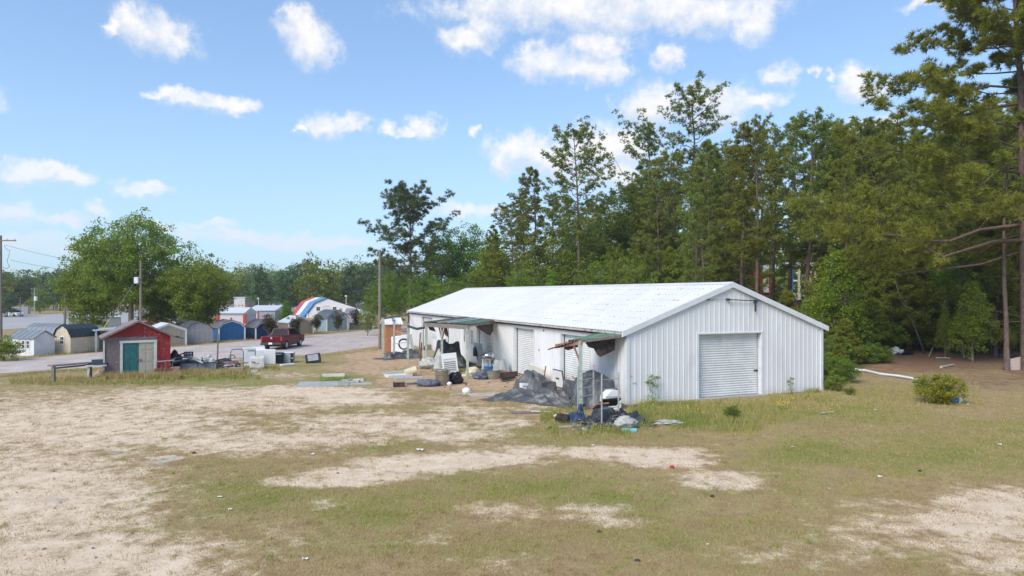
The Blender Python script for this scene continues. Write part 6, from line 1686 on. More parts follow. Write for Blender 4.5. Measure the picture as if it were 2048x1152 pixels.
m = MB(); m.lathe([(.44, 0), (.46, .03), (.46, .2), (.475, .22), (.46, .24), (.47, .5), (.50, .53), (.45, .53), (.44, .1), (.01, .08)], n=20); m.build('body', M['tub'], tb)
m = MB(); m.box((.32, .3, .75), (.5, .03, .7), rx=R(-10), ry=R(8)); m.build('sheet', M['tarp_pale'], tb)
props(lump('rubbish_bag', G(962, 758), (.44, .36, .26), M['bluegrey'], 31, .35, n=18), 'dark slate rubbish bag left of the galvanised tub', 'bag')
props(lump('cardboard_heap', G(947, 752), (.5, .3, .3), M['cream'], 33, .3), 'sandy yellow heap at the foot of the right awning post', 'heap')
o = thing('ribbed_sheet', 'small ribbed silver sheet leaning on the wall left of a roller door', 'sheet', BP(14.0, .35, 0), math.atan2(-DV.y, -DV.x))
m = MB(); m.box((0, 0, .5), (.62, .03, 1.02), rx=R(14))
for i in range(5): m.box((-.24 + i * .12, -.02, .5), (.035, .05, 1.0), rx=R(14))
m.build('sheet', pm('silver_sheet', (.55, .62, .66), .4, .1), o)
m = MB(); m.bar(G(986, 757.5) + UP * .16, G(1034, 752) + UP * .16, .16, .30); props(m.build('steel_beam', pm('oxide_beam', (.16, .065, .055), .8, .25, 4)), 'dark red steel beam lying between the tub and the grey tarp', 'beam')
m = MB(); a_, b_ = G(1003, 764) + UP * .1, G(1030, 759) + UP * .12; m.bar(a_, b_, .3, .04); m.bar(a_ + UP * .08 + Vector((0, .12, 0)), b_ + UP * .08 + Vector((0, .12, 0)), .05, .16); m.bar(a_ + UP * .08 - Vector((0, .12, 0)), b_ + UP * .08 - Vector((0, .12, 0)), .05, .16); props(m.build('gutter_length', M['dark_metal']), 'dark grey gutter length lying beside the red steel beam', 'gutter')

# ------------------------------------------------------------------ big grey tarps by the near corner
t1 = cloth('grey_tarp', (1.6, 34.05, 0), R(-29.4), (2.4, 2.15), (130, 104), ridges(34, -2.3, 2.2, -1.8, .8, .22, .15, .6) + ridges(14, -2.1, .2, .5, 1.9, .16, -.6, .9) + [(-1.35, 1.3, .45, .35, .98, .5, 'box'), (-1.25, 1.2, 1.05, .75, 1.02, .2, 'ell'), (-.4, .9, .35, .5, .66, -.5, 'box'), (-1.2, -.3, .9, .6, .24, .4, 'ell'), (.4, .2, .9, .5, .34, .5, 'ell'), (1.7, .9, .9, .7, .80, .1, 'ell'), (.2, -1.2, 1.4, .35, .14, -.1, 'ell')], M['tarp'], 17, 1.16)
props(t1, 'long grey tarp spread in folds over rubbish along the white wall', 'tarp')
t2 = cloth('grey_tarp', BP(1.75, 1.05, 0), math.atan2(DV.y, DV.x) + math.pi, (2.2, 1.55), (96, 68), ridges(16, -1.9, 1.8, -1.3, .1, .13, 1.4, .5, (.5, 1.1)) + ridges(8, -1.5, 1.5, -.2, .6, .10, .2, .9) + [(.5, .05, .9, .55, 1.10, .1, 'box'), (.3, .05, 1.55, .95, 1.42, 0, 'ell'), (-1.1, .0, .5, .6, .8, .2, 'box')], M['tarp'], 29, 1.08)
props(t2, 'rounded grey tarp mound behind the galvanised ladder frames at the building corner', 'tarp')
o = thing('white_cooker', 'white cooker peeking out from the left end of the long grey tarp', 'appliance', G(1049, 789), R(20)); m = MB(); m.box((0, 0, .29), (.42, .4, .58)); m.build('body', M['white'], o, bevel=.02); m = MB(); m.box((0, -.21, .46), (.34, .02, .03)); m.build('handle', M['galv'], o)
o = thing('white_fridge', 'white sheet-metal cabinet under the tarp mound behind the ladder frame', 'appliance', G(1221, 818), R(18)); m = MB(); m.extr([(-.4, -.28, 0), (.4, -.28, 0), (.4, -.28, .62), (.22, -.28, .86), (-.08, -.28, .88), (-.34, -.28, .66), (-.4, -.28, .5)], (0, .56, 0)); m.build('body', M['white'], o, bevel=.02)
for z in (.28, .60):
    m = MB(); m.box((0, -.288, z), (.78, .016, .02)); m.build('seam', M['galv'], o)
o = thing('framed_panel', 'white panel in a dark frame leaning on the wall behind the grey tarps', 'panel', BP(6.35, .35, 0), math.atan2(-DV.y, -DV.x) )
m = MB(); m.box((0, 0, .52), (1.15, .05, 1.02), rx=R(9)); m.build('frame', M['bluegrey'], o)
m = MB(); m.box((0, -.035, .52), (1.02, .03, .90), rx=R(9)); m.build('panel', M['white'], o); m = MB(); m.box((-.05, -.07, .55), (.36, .04, .06), rx=R(9)); m.build('handle', M['dark_metal'], o)
o = thing('sheet_board', 'cream board leaning on the wall behind the tall end of the grey tarp', 'board', BP(8.9, .5, 0), math.atan2(-DV.y, -DV.x)); m = MB(); m.box((0, 0, .5), (2.2, .04, 1.0), rx=R(12), ry=R(5)); m.build('board', M['offwhite'], o)
m = MB(); m.tube([BP(7.75, .6, .4), BP(7.7, .5, 1.1)], .035, 6); m.build('handle', M['rust'], o, world=True)
# galvanised ladder frames
def ladder(label, p0, p1, hgt, nr):
    p0, p1 = Vector(p0), Vector(p1); o = thing('ladder_frame', label, 'frame', (p0 + p1) / 2, 0, 'galvanised ladder frames')
    for p in (p0, p1):
        m = MB(); m.tube([p, p + UP * hgt], .035, 7); m.build('upright', M['galv'], o, world=True)
    for i in range(nr):
        m = MB(); z = hgt * (.33 + .55 * i / (nr - 1)); m.tube([p0 + UP * z, p1 + UP * z], .016, 5); m.build('rung', M['galv'], o, world=True)
ladder('galvanised ladder frame standing by the green post of the near awning', G(1156, 826), G(1187, 818), 2.02, 4)
ladder('galvanised ladder frame standing in the rubbish heap before the white cabinet', G(1203.5, 852), G(1237, 847), 2.05, 4)
props(cloth('tote_bag', G(1151, 842), R(-10), (.72, .58), (60, 50), ridges(12, -.5, .5, -.45, .3, .09, 1.2, .7, (.15, .35)) + [(.18, .22, .10, .08, .66, .3, 'box'), (.05, .0, .34, .22, .26, .2, 'box'), (-.35, -.1, .25, .2, .2, 0, 'ell')], M['bluebag'], 41, 1.10), 'large navy blue bag slumped on the ground by the near awning post', 'bag')
h1 = cloth('black_tarp', G(1232, 846), R(8), (1.45, .9), (76, 50), ridges(20, -1.2, 1.3, -.7, .6, .16, .3, 1.2, (.25, .6)) + [(-.9, -.2, .3, .2, .25, .3, 'ell'), (.95, -.1, .35, .2, .2, .9, 'ell'), (.3, .25, .3, .25, .42, .2, 'ell'), (-.2, -.4, .3, .15, .2, .1, 'ell'), (-.5, .1, .35, .3, .52, .3, 'box'), (.1, -.1, .3, .3, .36, -.4, 'box'), (.6, .05, .3, .25, .28, .7, 'box')], M['tarp_dark'], 44, 1.35)
props(h1, 'crumpled black tarp heap around the feet of the nearest ladder frame', 'tarp')
for i, (px, py, sz, rx, rz, z, lab, mt) in enumerate(((1219, 836, (.85, .6, .05), -38, .3, .66, 'brown board lying on top of the black tarp heap', M['rust_dark']), (1210, 846, (.7, .5, .05), -55, -.1, .25, 'lower brown board leaning in the black tarp heap', M['rust_dark']), (1200, 838, (.6, .5, .06), -30, .5, .55, 'reddish brown board at the left of the black tarp heap', M['pinkwood']), (1137, 855, (.9, .14, .05), 3, .35, .04, 'pink-white strip on the ground left of the navy bag', pm('pink_strip', (.6, .42, .44), .6)), (1150, 852, (.7, .2, .05), 3, .2, .03, 'grey strip on the ground below the navy bag', M['weathered']))):
    m = MB(); m.box((0, 0, 0), sz); o = m.build('board', mt); o.location = G(px, py) + UP * z; o.rotation_euler = (R(rx), 0, rz); props(o, lab, 'board')
rng3 = random.Random(9)
deb = MB()
for i in range(150):
    p = G(rng3.gauss(1205, 40), rng3.gauss(850, 6)); deb.box((p.x, p.y, rng3.uniform(.02, .12)), (rng3.uniform(.06, .25), rng3.uniform(.04, .16), .03), rz=rng3.random() * 6, rx=rng3.uniform(-.6, .6), mi=rng3.randrange(4))
for i in range(34):
    p = G(rng3.gauss(960, 70), rng3.gauss(775, 8)); deb.box((p.x, p.y, .02), (rng3.uniform(.05, .2), rng3.uniform(.04, .12), .03), rz=rng3.random() * 6, mi=rng3.randrange(4))
for i in range(60):
    p = G(rng3.gauss(430, 40), rng3.gauss(741, 2)); deb.box((p.x, p.y, rng3.uniform(.05, .5)), (rng3.uniform(.1, .4), rng3.uniform(.06, .2), .04), rz=rng3.random() * 6, rx=rng3.uniform(-.8, .8), mi=rng3.randrange(4))
props(deb.build('debris', [M['rust_dark'], M['tarp_pale'], M['weathered'], M['bluegrey']]), kind='stuff')
props(lump('plastic_bag', G(1252, 857), (.40, .24, .24), M['tarp_pale'], 51, .35, n=18), 'clear crumpled plastic bag on top of the cyan pieces', 'bag')
m = MB()
m.box((0, 0, .05), (.56, .22, .10))
for i in range(6): m.box((-.24 + .095 * i, -.115, .06), (.05, .02, .06))
o = m.build('cyan_tray', M['cyan']); o.location = G(1258, 862.5); props(o, 'cyan plastic tray lying in front of the black tarp heap', 'tray')
props(lump('crumpled_sheet', G(1338, 850), (.50, .16, .10), M['tarp_pale'], 53, .6, n=30, freq=3.0), 'crumpled white sheet lying in the weeds before the gable', 'sheet')
props(lump('rubble_stone', G(1124, 845), (.26, .2, .2), M['rust_dark'], 55, .3), 'brown stone left of the navy bag', 'stone')
props(lump('yellow_scrap', G(1113, 837), (.12, .1, .1), M['cream'], 57, .3), 'small yellow scrap left of the navy bag', 'litter')
m = MB(); m.box((0, 0, .03), (1.3, .35, .05)); o = m.build('board', M['weathered']); o.location = G(1052, 826); o.rotation_euler = (0, 0, .12); props(o, 'flat weathered board in the grass before the long grey tarp', 'board')
m = MB(); m.tube([G(1062, 825) + UP * .04, G(1104, 826) + UP * .04], .04, 5); props(m.build('pipe', M['galv']), 'thin grey pipe lying in the grass beside the weathered board', 'pipe')

# ------------------------------------------------------------------ scattered litter on the field
def sheet_litter(label, px, py, s, mt=None, name='paper_scrap', seed=0):
    vs, fs = [], []
    r_ = random.Random(seed + int(px)); n = 5
    for j in range(n):
        for i in range(n):
            vs.append(((i / 4 - .5) * s * (1 + r_.uniform(-.15, .15)), (j / 4 - .5) * s * .6, abs(r_.gauss(0, .16)) * s + .012))
    for j in range(n - 1):
        for i in range(n - 1): fs.append((j * n + i, j * n + i + 1, (j + 1) * n + i + 1, (j + 1) * n + i))
    p = G(px, py); o = link(name, mesh_from(name, vs, fs, [mt or M['paper']]))
    o.location = (p.x, p.y, float(relief(np.array([p.x]), np.array([p.y]))[0]) + .012); o.rotation_euler = (0, 0, r_.uniform(-.6, .6)); props(o, label, 'litter', 'litter scattered on the field')
    s_ = o.modifiers.new('thickness', 'SOLIDIFY'); s_.thickness = .006
for (px, py, s, lab) in ((840, 903, .42, 'largest white paper scrap, beside the long sand track'), (892, 874, .16, 'small white scrap above the long sand track'), (1018, 863, .14, 'tiny white scrap below the long grey tarp'), (1344, 934, .0, ''), (625, 912, .2, 'pale scrap at the left end of the sand track'), (440, 997, .22, 'pale scrap in the left turf'), (460, 1021, .16, 'small white scrap in the left turf'), (1448, 796, .2, 'white scrap in the grass close to the gable door'), (1750, 821, .22, 'white scrap in front of the yellow-green bush'), (1937, 810, .24, 'white scrap right of the blue bundle'), (1760, 955, .2, 'white scrap alone in the right turf'), (1585, 895, .18, 'pale scrap in the turf before the gable'), (2000, 890, .2, 'pale scrap near the right edge of the field'), (1658, 978, .1, 'tiny white scrap beside the right sand patch'), (1415, 1090, .1, 'tiny white dot of litter in the near turf'), (610, 1120, .2, 'pale scrap near the bottom of the field'), (1188, 892, .24, 'pale flat scrap above the pale sand strip'), (1743, 853, .1, 'tiny white scrap below the yellow-green bush'), (1440, 921, .12, 'tiny pale scrap at the right end of the sand strip')):
    if s: sheet_litter(lab, px, py, s * .55)
props(lump('red_scrap', G(1344, 936), (.06, .045, .04), M['redpl'], 61, .3), 'small red scrap on the edge of the pale sand strip', 'litter')
for (px, py, lab) in ((1198, 1066, 'small dark stone in the near turf left of centre'), (1275, 1124, 'tiny dark stone at the bottom of the field'), (1840, 943, 'dark clod in the right turf'), (1425, 994, 'small dark clod right of the sand patch'), (388, 907, 'dark clod on the left sand')):
    props(lump('stone', G(px, py), (.05, .04, .03), M['rust_dark'], int(px), .3), lab, 'stone')

# ------------------------------------------------------------------ right-hand side: pipe, bundles, debris at the edge of the wood
m = MB(); P_ = [G(1674, 739), G(1700, 741.5), G(1730, 743.5), G(1760, 750), G(1800, 756), G(1836, 763)]
m.tube([p + UP * (.10 + .03 * math.sin(i * 1.7)) for i, p in enumerate(P_)], .075, 8); props(m.build('white_pipe', M['white']), 'long white plastic pipe lying on the ground right of the white building', 'pipe')
o = thing('blue_bundle', 'bright blue and white bundle beside the yellow-green bush', 'bundle', G(1911, 806), 0)
l_ = lump('blue_bag', (0, 0, 0), (.20, .18, .20), M['blue'], 71, .2, parent=o); l_.location = (-.05, 0, 0); l_ = lump('white_bag', (0, 0, 0), (.16, .15, .17), M['paper'], 72, .25, parent=o); l_.location = (.19, .05, 0)
o = thing('white_board', 'pale board leaning behind the slim trunk at the right edge', 'board', G(2031, 740), R(8)); m = MB(); m.extr([(-.55, 0, 0), (.75, 0, 0), (.75, 0, .95), (-.58, 0, .72)], (0, .05, 0)); m.build('board', pm('peach_board', (.62, .50, .44), .7, .06), o)
db = thing('dumped_sheeting', 'black and white plastic sheeting dumped at the edge of the wood', 'rubbish', G(1797, 709), 0)
l_ = lump('black_sheet', (0, 0, 0), (1.1, .5, .16), M['bag'], 81, .4, parent=db); l_.location = (.1, 0, 0)
l_ = lump('white_sheet', (0, 0, 0), (.55, .35, .30), M['paper'], 82, .45, parent=db, n=18); l_.location = (-.35, -.15, 0)
for i, (a_, b_, r0, lab) in enumerate((((1872, 717), (1901, 718.5), .06, 'pale fallen branch lying on the brown needle litter'), ((1882, 736), (1908, 732), .10, 'grey flat log on the brown needle litter'), ((1990, 712), (2020, 716), .05, 'thin fallen branch under the wood edge'), ((1858, 714), (1866, 706), .05, 'short broken stub standing in the needle litter'), ((1640, 829), (1668, 828), .035, 'thin pale stick lying in the right turf'))):
    m = MB(); m.tube([G(*a_) + UP * .06, G(*b_) + UP * (.1 if i != 3 else .5)], [r0, r0 * .6], 6); props(m.build('fallen_branch', M['bark_pale']), lab, 'branch')
for (px, py, s, lab) in ((1822, 697, .2, 'largest white scrap right of the dumped plastic sheeting'), (1816, 707, .16, 'white scrap closest to the dumped plastic sheeting'), (1834, 703, .14, 'white scrap at the foot of the slim bare trunk'), (1829, 688, .14, 'white scrap deepest in the clearing')):
    sheet_litter(lab, px, py, s)
# ------------------------------------------------------------------ tree kinds
# needles sit in clumps at the twig ends
PINE = [gen_pine(101, 25, .34, 4.2, 52, 8, 9, 11, .34, .055, 'cone'),
        gen_pine(102, 25, .42, 3.6, 46, 8, 9, 11, .34, .055, 'round'),
        gen_pine(103, 25, .26, 4.0, 54, 8, 9, 11, .34, .055, 'cone', M['needle_y']),
        gen_pine(104, 25, .46, 3.4, 40, 8, 9, 11, .34, .055, 'round', M['needle_y']),
        gen_pine(105, 25, .32, 4.6, 52, 8, 9, 11, .34, .055, 'round')]
YPINE = [gen_pine(111, 9, .10, 2.6, 44, 8, 8, 12, .32, .045, 'cone', M['needle_y'], tr=.011, stubs=2), gen_pine(112, 7, .06, 2.1, 36, 8, 8, 12, .30, .045, 'cone', M['needle_y'], tr=.011, stubs=0)]
BROAD = [gen_broad(201, 12, .18, 4.2, 10, 280, 42, .25, .46, M['leaf']), gen_broad(202, 12, .22, 3.6, 9, 240, 42, .25, .44, M['leaf_b']),
         gen_broad(203, 10, .10, 3.2, 9, 230, 42, .23, .42, M['leaf_b'], shape='cone'), gen_broad(204, 12, .14, 4.4, 10, 280, 42, .25, .48, M['leaf_o']), gen_broad(205, 10, .10, 3.3, 9, 230, 44, .23, .42, M['leaf_g'], shape='cone')]
BUSH = [gen_broad(301, 2.2, .01, 1.35, 6, 130, 46, .12, .20, M['leaf'], stems=3, tr=.02), gen_broad(302, 2.0, .01, 1.25, 6, 120, 46, .115, .19, M['leaf_o'], stems=3, tr=.02), gen_broad(303, 1.6, .00, 1.2, 6, 170, 50, .085, .15, M['leaf_y'], stems=4, tr=.02, lumpy=.15)]
FAR = [gen_broad(401, 16, .10, 5.6, 8, 120, 30, .75, 1.05, M['leaf_f']), gen_broad(402, 17, .12, 4.8, 8, 110, 30, .75, 1.0, M['leaf_f'], shape='cone'), gen_broad(403, 15, .08, 6.2, 8, 125, 30, .75, 1.1, M['leaf_o'])]
VASE = [gen_broad(501, 3.2, .16, 1.25, 6, 60, 34, .17, .24, M['leaf_d'], stems=4, shape='vase', tr=.02), gen_broad(502, 3.2, .14, 1.15, 6, 56, 34, .17, .24, M['leaf_d'], stems=3, shape='vase', tr=.02)]

rt = random.Random(21)
def X_at(px, Y): return (px - CX) / F * Y
def H_for(py, Y): return H0 - (py - HY) / F * Y

# single trees one can point at
lp = gen_pine(151, 20, .40, 7.2, 44, 11, 8, 20, .46, .06, 'flat', M['needle_l'], tr=.017, lean=.0)
put_tree('longleaf_pine', lp, (X_at(820, 92), 92, 0), H_for(400, 92), 2.2, 'longleaf pine with open forking crown beyond the far end of the white building', 'pine tree')
pa = gen_pine(152, 25, .40, 5.4, 60, 9, 9, 13, .34, .055, 'cone', one_side=math.pi, lean=.015)
put_tree('tall_pine', pa, (X_at(1071, 80), 80, 0), H_for(338, 80), 0, 'tall pine leaning its crown to the left, left of the open lone pine', 'pine tree')
pb = gen_pine(153, 25, .46, 4.3, 58, 9, 8, 13, .32, .055, 'round', lean=.004)
put_tree('tall_pine', pb, (X_at(1156, 78), 78, 0), H_for(268, 78), 0.4, 'lone tall pine with rounded open crown rising behind the white roof', 'pine tree')
pc_ = gen_pine(154, 29, .56, 5.4, 54, 9, 8, 13, .32, .055, 'round', lean=.004, one_side=.4)
put_tree('tall_pine', pc_, (X_at(1385, 92), 92, 0), H_for(178, 92), 0.8, 'tallest pine with airy crown standing above the rest of the wood', 'pine tree')
pc2 = gen_pine(155, 25, .46, 5.0, 50, 9, 8, 13, .32, .055, 'round', one_side=math.pi)
put_tree('tall_pine', pc2, (X_at(1312, 88), 88, 0), H_for(258, 88), 0.3, 'pine with ragged left side just left of the tallest pine', 'pine tree')
big = gen_pine(156, 35, .22, 11.0, 120, 22, 14, 19, .38, .046, 'spire', M['needle_y'], tr=.0105, lean=.0, one_side=math.pi, stubs=12)
put_tree('great_pine', big, (35.0, 46.3, 0), 35, .1, 'huge near pine with spreading crown and thick trunk at the right edge', 'pine tree', tilt=(0, R(-1.5)))
slim = gen_pine(157, 17, .62, 2.2, 22, 8, 4, 13, .36, .045, 'round', M['needle_y'], tr=.010, lean=.02, stubs=8)
put_tree('slim_pine', slim, (33.5, 46.2, 0), 17, 1.2, 'slim pine trunk with dead branch just left of the huge near pine', 'pine tree', tilt=(0, R(1.5)))

# skyline of the wood as seen from the field
SKX = [700, 730, 900, 1000, 1100, 1200, 1250, 1300, 1350, 1450, 1510, 1580, 1680, 1740, 1790, 1850, 2048, 2300]
SKY = [560, 560, 500, 452, 440, 430, 385, 335, 295, 275, 245, 238, 232, 236, 235, 190, 140, 140]
def skyl(px): return float(np.interp(px, SKX, SKY))
row = [(1420, 70), (1448, 78), (1482, 66), (1512, 64), (1545, 74), (1578, 80), (1612, 70), (1645, 76), (1680, 82), (1705, 72), (1742, 78), (1765, 66), (1790, 76), (1340, 78), (1275, 84), (1238, 90)]
rl = ['straight pine in the front rank of the wood above the gable ridge', 'pine with crown joined to its neighbours left of the gable peak', 'pine with bare lower trunk right above the gable peak', 'dark trunked pine directly right of the gable peak', 'pine above the red glimpse through the trunks', 'pine above the blue glimpse through the trunks', 'pine behind the light green sapling, left one', 'pine behind the light green sapling, right one', 'pine in the rank behind the sapling with narrow top', 'pine whose trunk shows right of the light green sapling', 'pine with a spiky twin top left of the huge near pine', 'pine trunk standing at the edge of the brown needle litter', 'pine half hidden by the huge near pine', 'pine below the tallest pine', 'short dark pine left of the tallest pine', 'dark bushy pine at the left shoulder of the wood']
for i, ((px, Y), lab) in enumerate(zip(row, rl)):
    top = skyl(px) + rt.uniform(-6, 30)
    put_tree('pine_tree', PINE[i % 5], (X_at(px, Y), Y, 0), H_for(top, Y), rt.uniform(0, 6.28), lab, 'pine tree', 'pines in the front rank of the wood', rt.uniform(.95, 1.2), (R(rt.uniform(-1, 1)), R(rt.uniform(-1, 1))))
for (px, Y, top, k_, lab) in ((992, 84, 450, 2, 'low branched pine at the left end of the pine row'), (1022, 92, 415, 4, 'bushy pine close left of the leaning pine'), (1048, 97, 385, 0, 'dark pine directly behind the leaning pine'), (1100, 94, 390, 2, 'full pine between the leaning pine and the lone pine'), (1128, 100, 405, 4, 'pine low behind the lone pine trunk'), (1182, 102, 400, 0, 'pine just right of the lone pine trunk'), (1208, 92, 408, 2, 'low pine in the dip right of the lone pine'), (1238, 98, 388, 4, 'pine on the rising edge of the wood'), (1266, 86, 368, 0, 'full pine on the shoulder of the wood'), (1292, 102, 330, 2, 'pine stepping up towards the tallest pine')):
    put_tree('pine_tree', PINE[k_], (X_at(px, Y), Y, 0), H_for(top, Y), rt.uniform(0, 6.28), lab, 'pine tree', 'pines stepping up behind the roof', 1.15)
# the crowd of pines behind them
def deep_label(px, Y, top):
    where = ('above the middle of the white roof' if px < 1330 else 'above the white roof ridge near the gable' if px < 1460 else 'above the right gable slope' if px < 1600 else 'behind the light green sapling' if px < 1740 else 'behind the brown clearing' if px < 1900 else 'behind the slim pine and saplings' if px < 2010 else 'behind the huge near pine')
    return ('tall' if top < skyl(px) + 80 else 'low topped') + ' pine ' + ('just inside the wood ' if Y < 88 else 'deep in the wood ') + where
taken = []
n_ = 0
while n_ < 84:
    px = rt.uniform(1180, 2200); Y = rt.uniform(58, 135)
    X = X_at(px, Y)
    s_q = -(X - 5.34) * .3847 + (Y - 31.69) * .923; t_q = (X - 5.34) * .923 + (Y - 31.69) * .3847
    if t_q < 16 and s_q < 46: continue
    if 1475 < px < 1655 and Y < 108: continue
    if X > 60 and Y < 70: pass
    if any((X - a) ** 2 + (Y - b) ** 2 < 7.5 for a, b in taken): continue
    taken.append((X, Y)); n_ += 1
    top = skyl(px) + rt.uniform(30, 130)
    put_tree('pine_tree', PINE[rt.randrange(5)], (X, Y, 0), min(34, H_for(top, Y)), rt.uniform(0, 6.28), deep_label(px, Y, top), 'pine tree', 'pines crowded deep in the wood', rt.uniform(.85, 1.15), (R(rt.uniform(-1.5, 1.5)), R(rt.uniform(-1.5, 1.5))))
# small pines and slim bare trunks along the wood edge on the right
edge = [(1745, 690, 430, 0), (1772, 702, 650, 1), (1712, 715, 610, 1), (1688, 735, 640, 1), (1830, 690, 540, 0), (1905, 700, 470, 0), (1975, 700, 500, 0), (1655, 700, 520, 0), (1870, 668, 430, 0), (1550, 664, 580, 0), (1655, 722, 640, 1), (1700, 700, 560, 0), (1740, 712, 600, 1), (1762, 690, 560, 0), (1630, 690, 575, 0), (1680, 745, 690, 1)]
el_ = ['young pine behind the bushes right of the white building', 'small bushy young pine beside the dumped sheeting', 'small young pine near the right corner of the building', 'lowest young pine by the building corner', 'young pine over the brown clearing', 'young pine among the broadleaf saplings at the wood edge', 'young pine left of the slim pine trunk', 'young pine behind the right eave corner', 'dark young pine farther back in the clearing', 'young pine above the right slope of the gable', 'young pine close behind the right eave corner', 'young pine under the light green sapling', 'young pine between sapling and dumped sheeting', 'young pine in front of the bare trunk by the clearing', 'young pine showing over the right end of the gable roof', 'knee-high pine beside the bushes at the right wall']
for (px, pyb, pyt, k_), lab in zip(edge, el_):
    p = G(px, pyb); put_tree('young_pine', YPINE[k_], p, H_for(pyt, p.y), rt.uniform(0, 6), lab, 'young pine', 'young pines along the wood edge', rt.uniform(1.0, 1.35))
thin = [(1889, 713, 585, .05, M['bark_grey'], 'slim pale birch-like stem in front of the wood', .0), (1850, 708, 630, .07, M['bark_grey'], 'thin dead stem leaning left in the clearing', -2.6), (1840, 694, 560, .11, M['bark'], 'slim bare trunk standing in the clearing', -.6), (1812, 692, 560, .16, M['bark'], 'dark bare trunk behind the dumped sheeting', .0), (1955, 706, 590, .10, M['bark'], 'reddish bare trunk among the broadleaf saplings', .0), (1982, 710, 620, .05, M['bark_grey'], 'thin straight stem left of the slim pine', .0), (1878, 700, 600, .09, M['bark'], 'dark stem behind the pale birch-like stem', -.4), (1765, 672, 520, .13, M['bark'], 'bare trunk behind the small bushy young pine', .1), (1735, 668, 540, .10, M['bark_grey'], 'grey stem right of the light green sapling', -.1), (1920, 690, 560, .08, M['bark_grey'], 'grey stem in the shade of the saplings', .3)]
for px, pyb, pyt, r0, mt, lab, ln in thin:
    p = G(px, pyb); hh = H_for(pyt, p.y) + (0 if r0 < .06 else 3)
    o = thing('bare_stem', lab, 'tree trunk', p); m = MB(); m.tube([(0, 0, 0), (ln * .4 + .05, 0, hh * .4), (ln * .8, .05, hh * .75), (ln, 0, hh)], [r0, r0 * .85, r0 * .6, r0 * .3], 7); m.build('trunk', mt, o, smooth=True)
    m = MB()
    for k_ in range(5):
        z = hh * rt.uniform(.3, .9); a = rt.uniform(0, 6.28); L = rt.uniform(.5, 1.3); f = z / hh
        m.tube([(ln * f, 0, z), (ln * f + math.cos(a) * L * .5, math.sin(a) * L * .5, z + .15), (ln * f + math.cos(a) * L, math.sin(a) * L, z + .1 + L * .2)], [.03, .02, .008], 4)
    build_each(m, 'branch', mt, o)
# broadleaf trees
def bl(label, px, Y, pyt, k_, wide=1.0, cat='broadleaf tree', group=None, name='broadleaf_tree'):
    return put_tree(name, BROAD[k_], (X_at(px, Y), Y, 0), H_for(pyt, Y), rt.uniform(0, 6.28), label, cat, group, wide)
for (px, Y, top, k_, lab) in ((1815, 62, 470, 0, 'broad low pine over the clearing left of the saplings'), (1860, 64, 430, 1, 'yellowish low pine in the middle of the wood edge'), (1935, 60, 440, 0, 'low branched pine left of the slim pine'), (1990, 56, 400, 1, 'low branched pine below the huge near pine'), (1780, 60, 520, 1, 'low pine left of the clearing'), (1715, 62, 500, 0, 'low pine behind the light green sapling'), (2040, 60, 470, 0, 'low pine behind the trunk of the huge near pine'), (1572, 64, 585, 1, 'low pine peeking over the right roof slope'), (1340, 74, 500, 0, 'low branched pine behind the white roof ridge'), (1420, 70, 520, 1, 'low pine behind the ridge left of the gable peak')):
    put_tree('low_pine', YPINE[k_], (X_at(px, Y), Y, 0), H_for(top, Y), rt.uniform(0, 6), lab, 'young pine', 'low pines along the wood edge', rt.uniform(.9, 1.15))
bl('light green sapling rising behind the right eave of the white building', 1672, 54, 498, 4, 1.0, 'sapling', name='sapling')
bl('yellow-green sapling group at the wood edge left of the slim pine', 1945, 52, 560, 4, .9, 'sapling', name='sapling')
bl('small green sapling with thin stem in front of the wood', 1890, 55, 610, 4, .6, 'sapling', name='sapling')
bl('deep green sapling in the shade of the huge near pine', 2010, 60, 560, 0, 1.0, 'sapling', name='sapling')
bl('bushy sapling left of the brown clearing', 1718, 60, 600, 3, .9, 'sapling', name='sapling')
bl('small sapling with pale new leaves by the light green sapling', 1735, 58, 630, 1, .7, 'sapling', name='sapling')
bl('leafy sapling over the clearing between two pine trunks', 1925, 58, 490, 1, .8, 'sapling', name='sapling')
bl('bright green sapling seen above the right roof slope', 1610, 62, 598, 2, .6, 'sapling', name='sapling')
bw = [(735, 84, 610, 3, .8, 'dark low tree behind the thick weathered pole'), (765, 90, 560, 0, 1.0, 'rounded green tree below the longleaf pine'), (850, 88, 545, 1, 1.1, 'bright green tree under the right side of the longleaf pine'), (885, 96, 452, 1, .8, 'slender bright tree with open top right of the longleaf pine'), (935, 98, 445, 1, .8, 'taller bright tree with open top left of the leaning pine'),
      (905, 84, 555, 1, 1.3, 'broad bright green tree close behind the far roof end'), (960, 84, 540, 0, 1.2, 'green tree behind the far roof end under the leaning pine'), (1010, 86, 500, 3, 1.2, 'dark green broadleaf left of the leaning pine trunk'), (985, 92, 470, 2, 1.1, 'fresh green tree below the leaning pine crown'), (1045, 76, 530, 1, 1.0, 'bright tree between the leaning pine and the lone pine'), (1110, 80, 470, 3, 1.1, 'dark tree between the two lone pine trunks'), (1105, 72, 545, 2, .9, 'low bright tree left of the lone pine trunk'),
      (1195, 74, 520, 1, 1.0, 'yellowish green tree right of the lone pine trunk'), (1245, 76, 505, 1, 1.1, 'sunlit yellow-green tree above the middle of the white roof'), (1180, 88, 440, 0, 1.1, 'green tree filling the gap behind the lone pine'), (1230, 92, 420, 3, 1.2, 'dark green tree at the left shoulder of the pine wood'), (800, 98, 540, 0, 1.2, 'green tree directly behind the longleaf pine trunk'), (1300, 78, 510, 3, 1.0, 'low dark tree above the white roof right of the sunlit tree')]
for px, Y, pyt, k_, wd_, lab in bw: bl(lab, px, Y, pyt, k_, wd_)
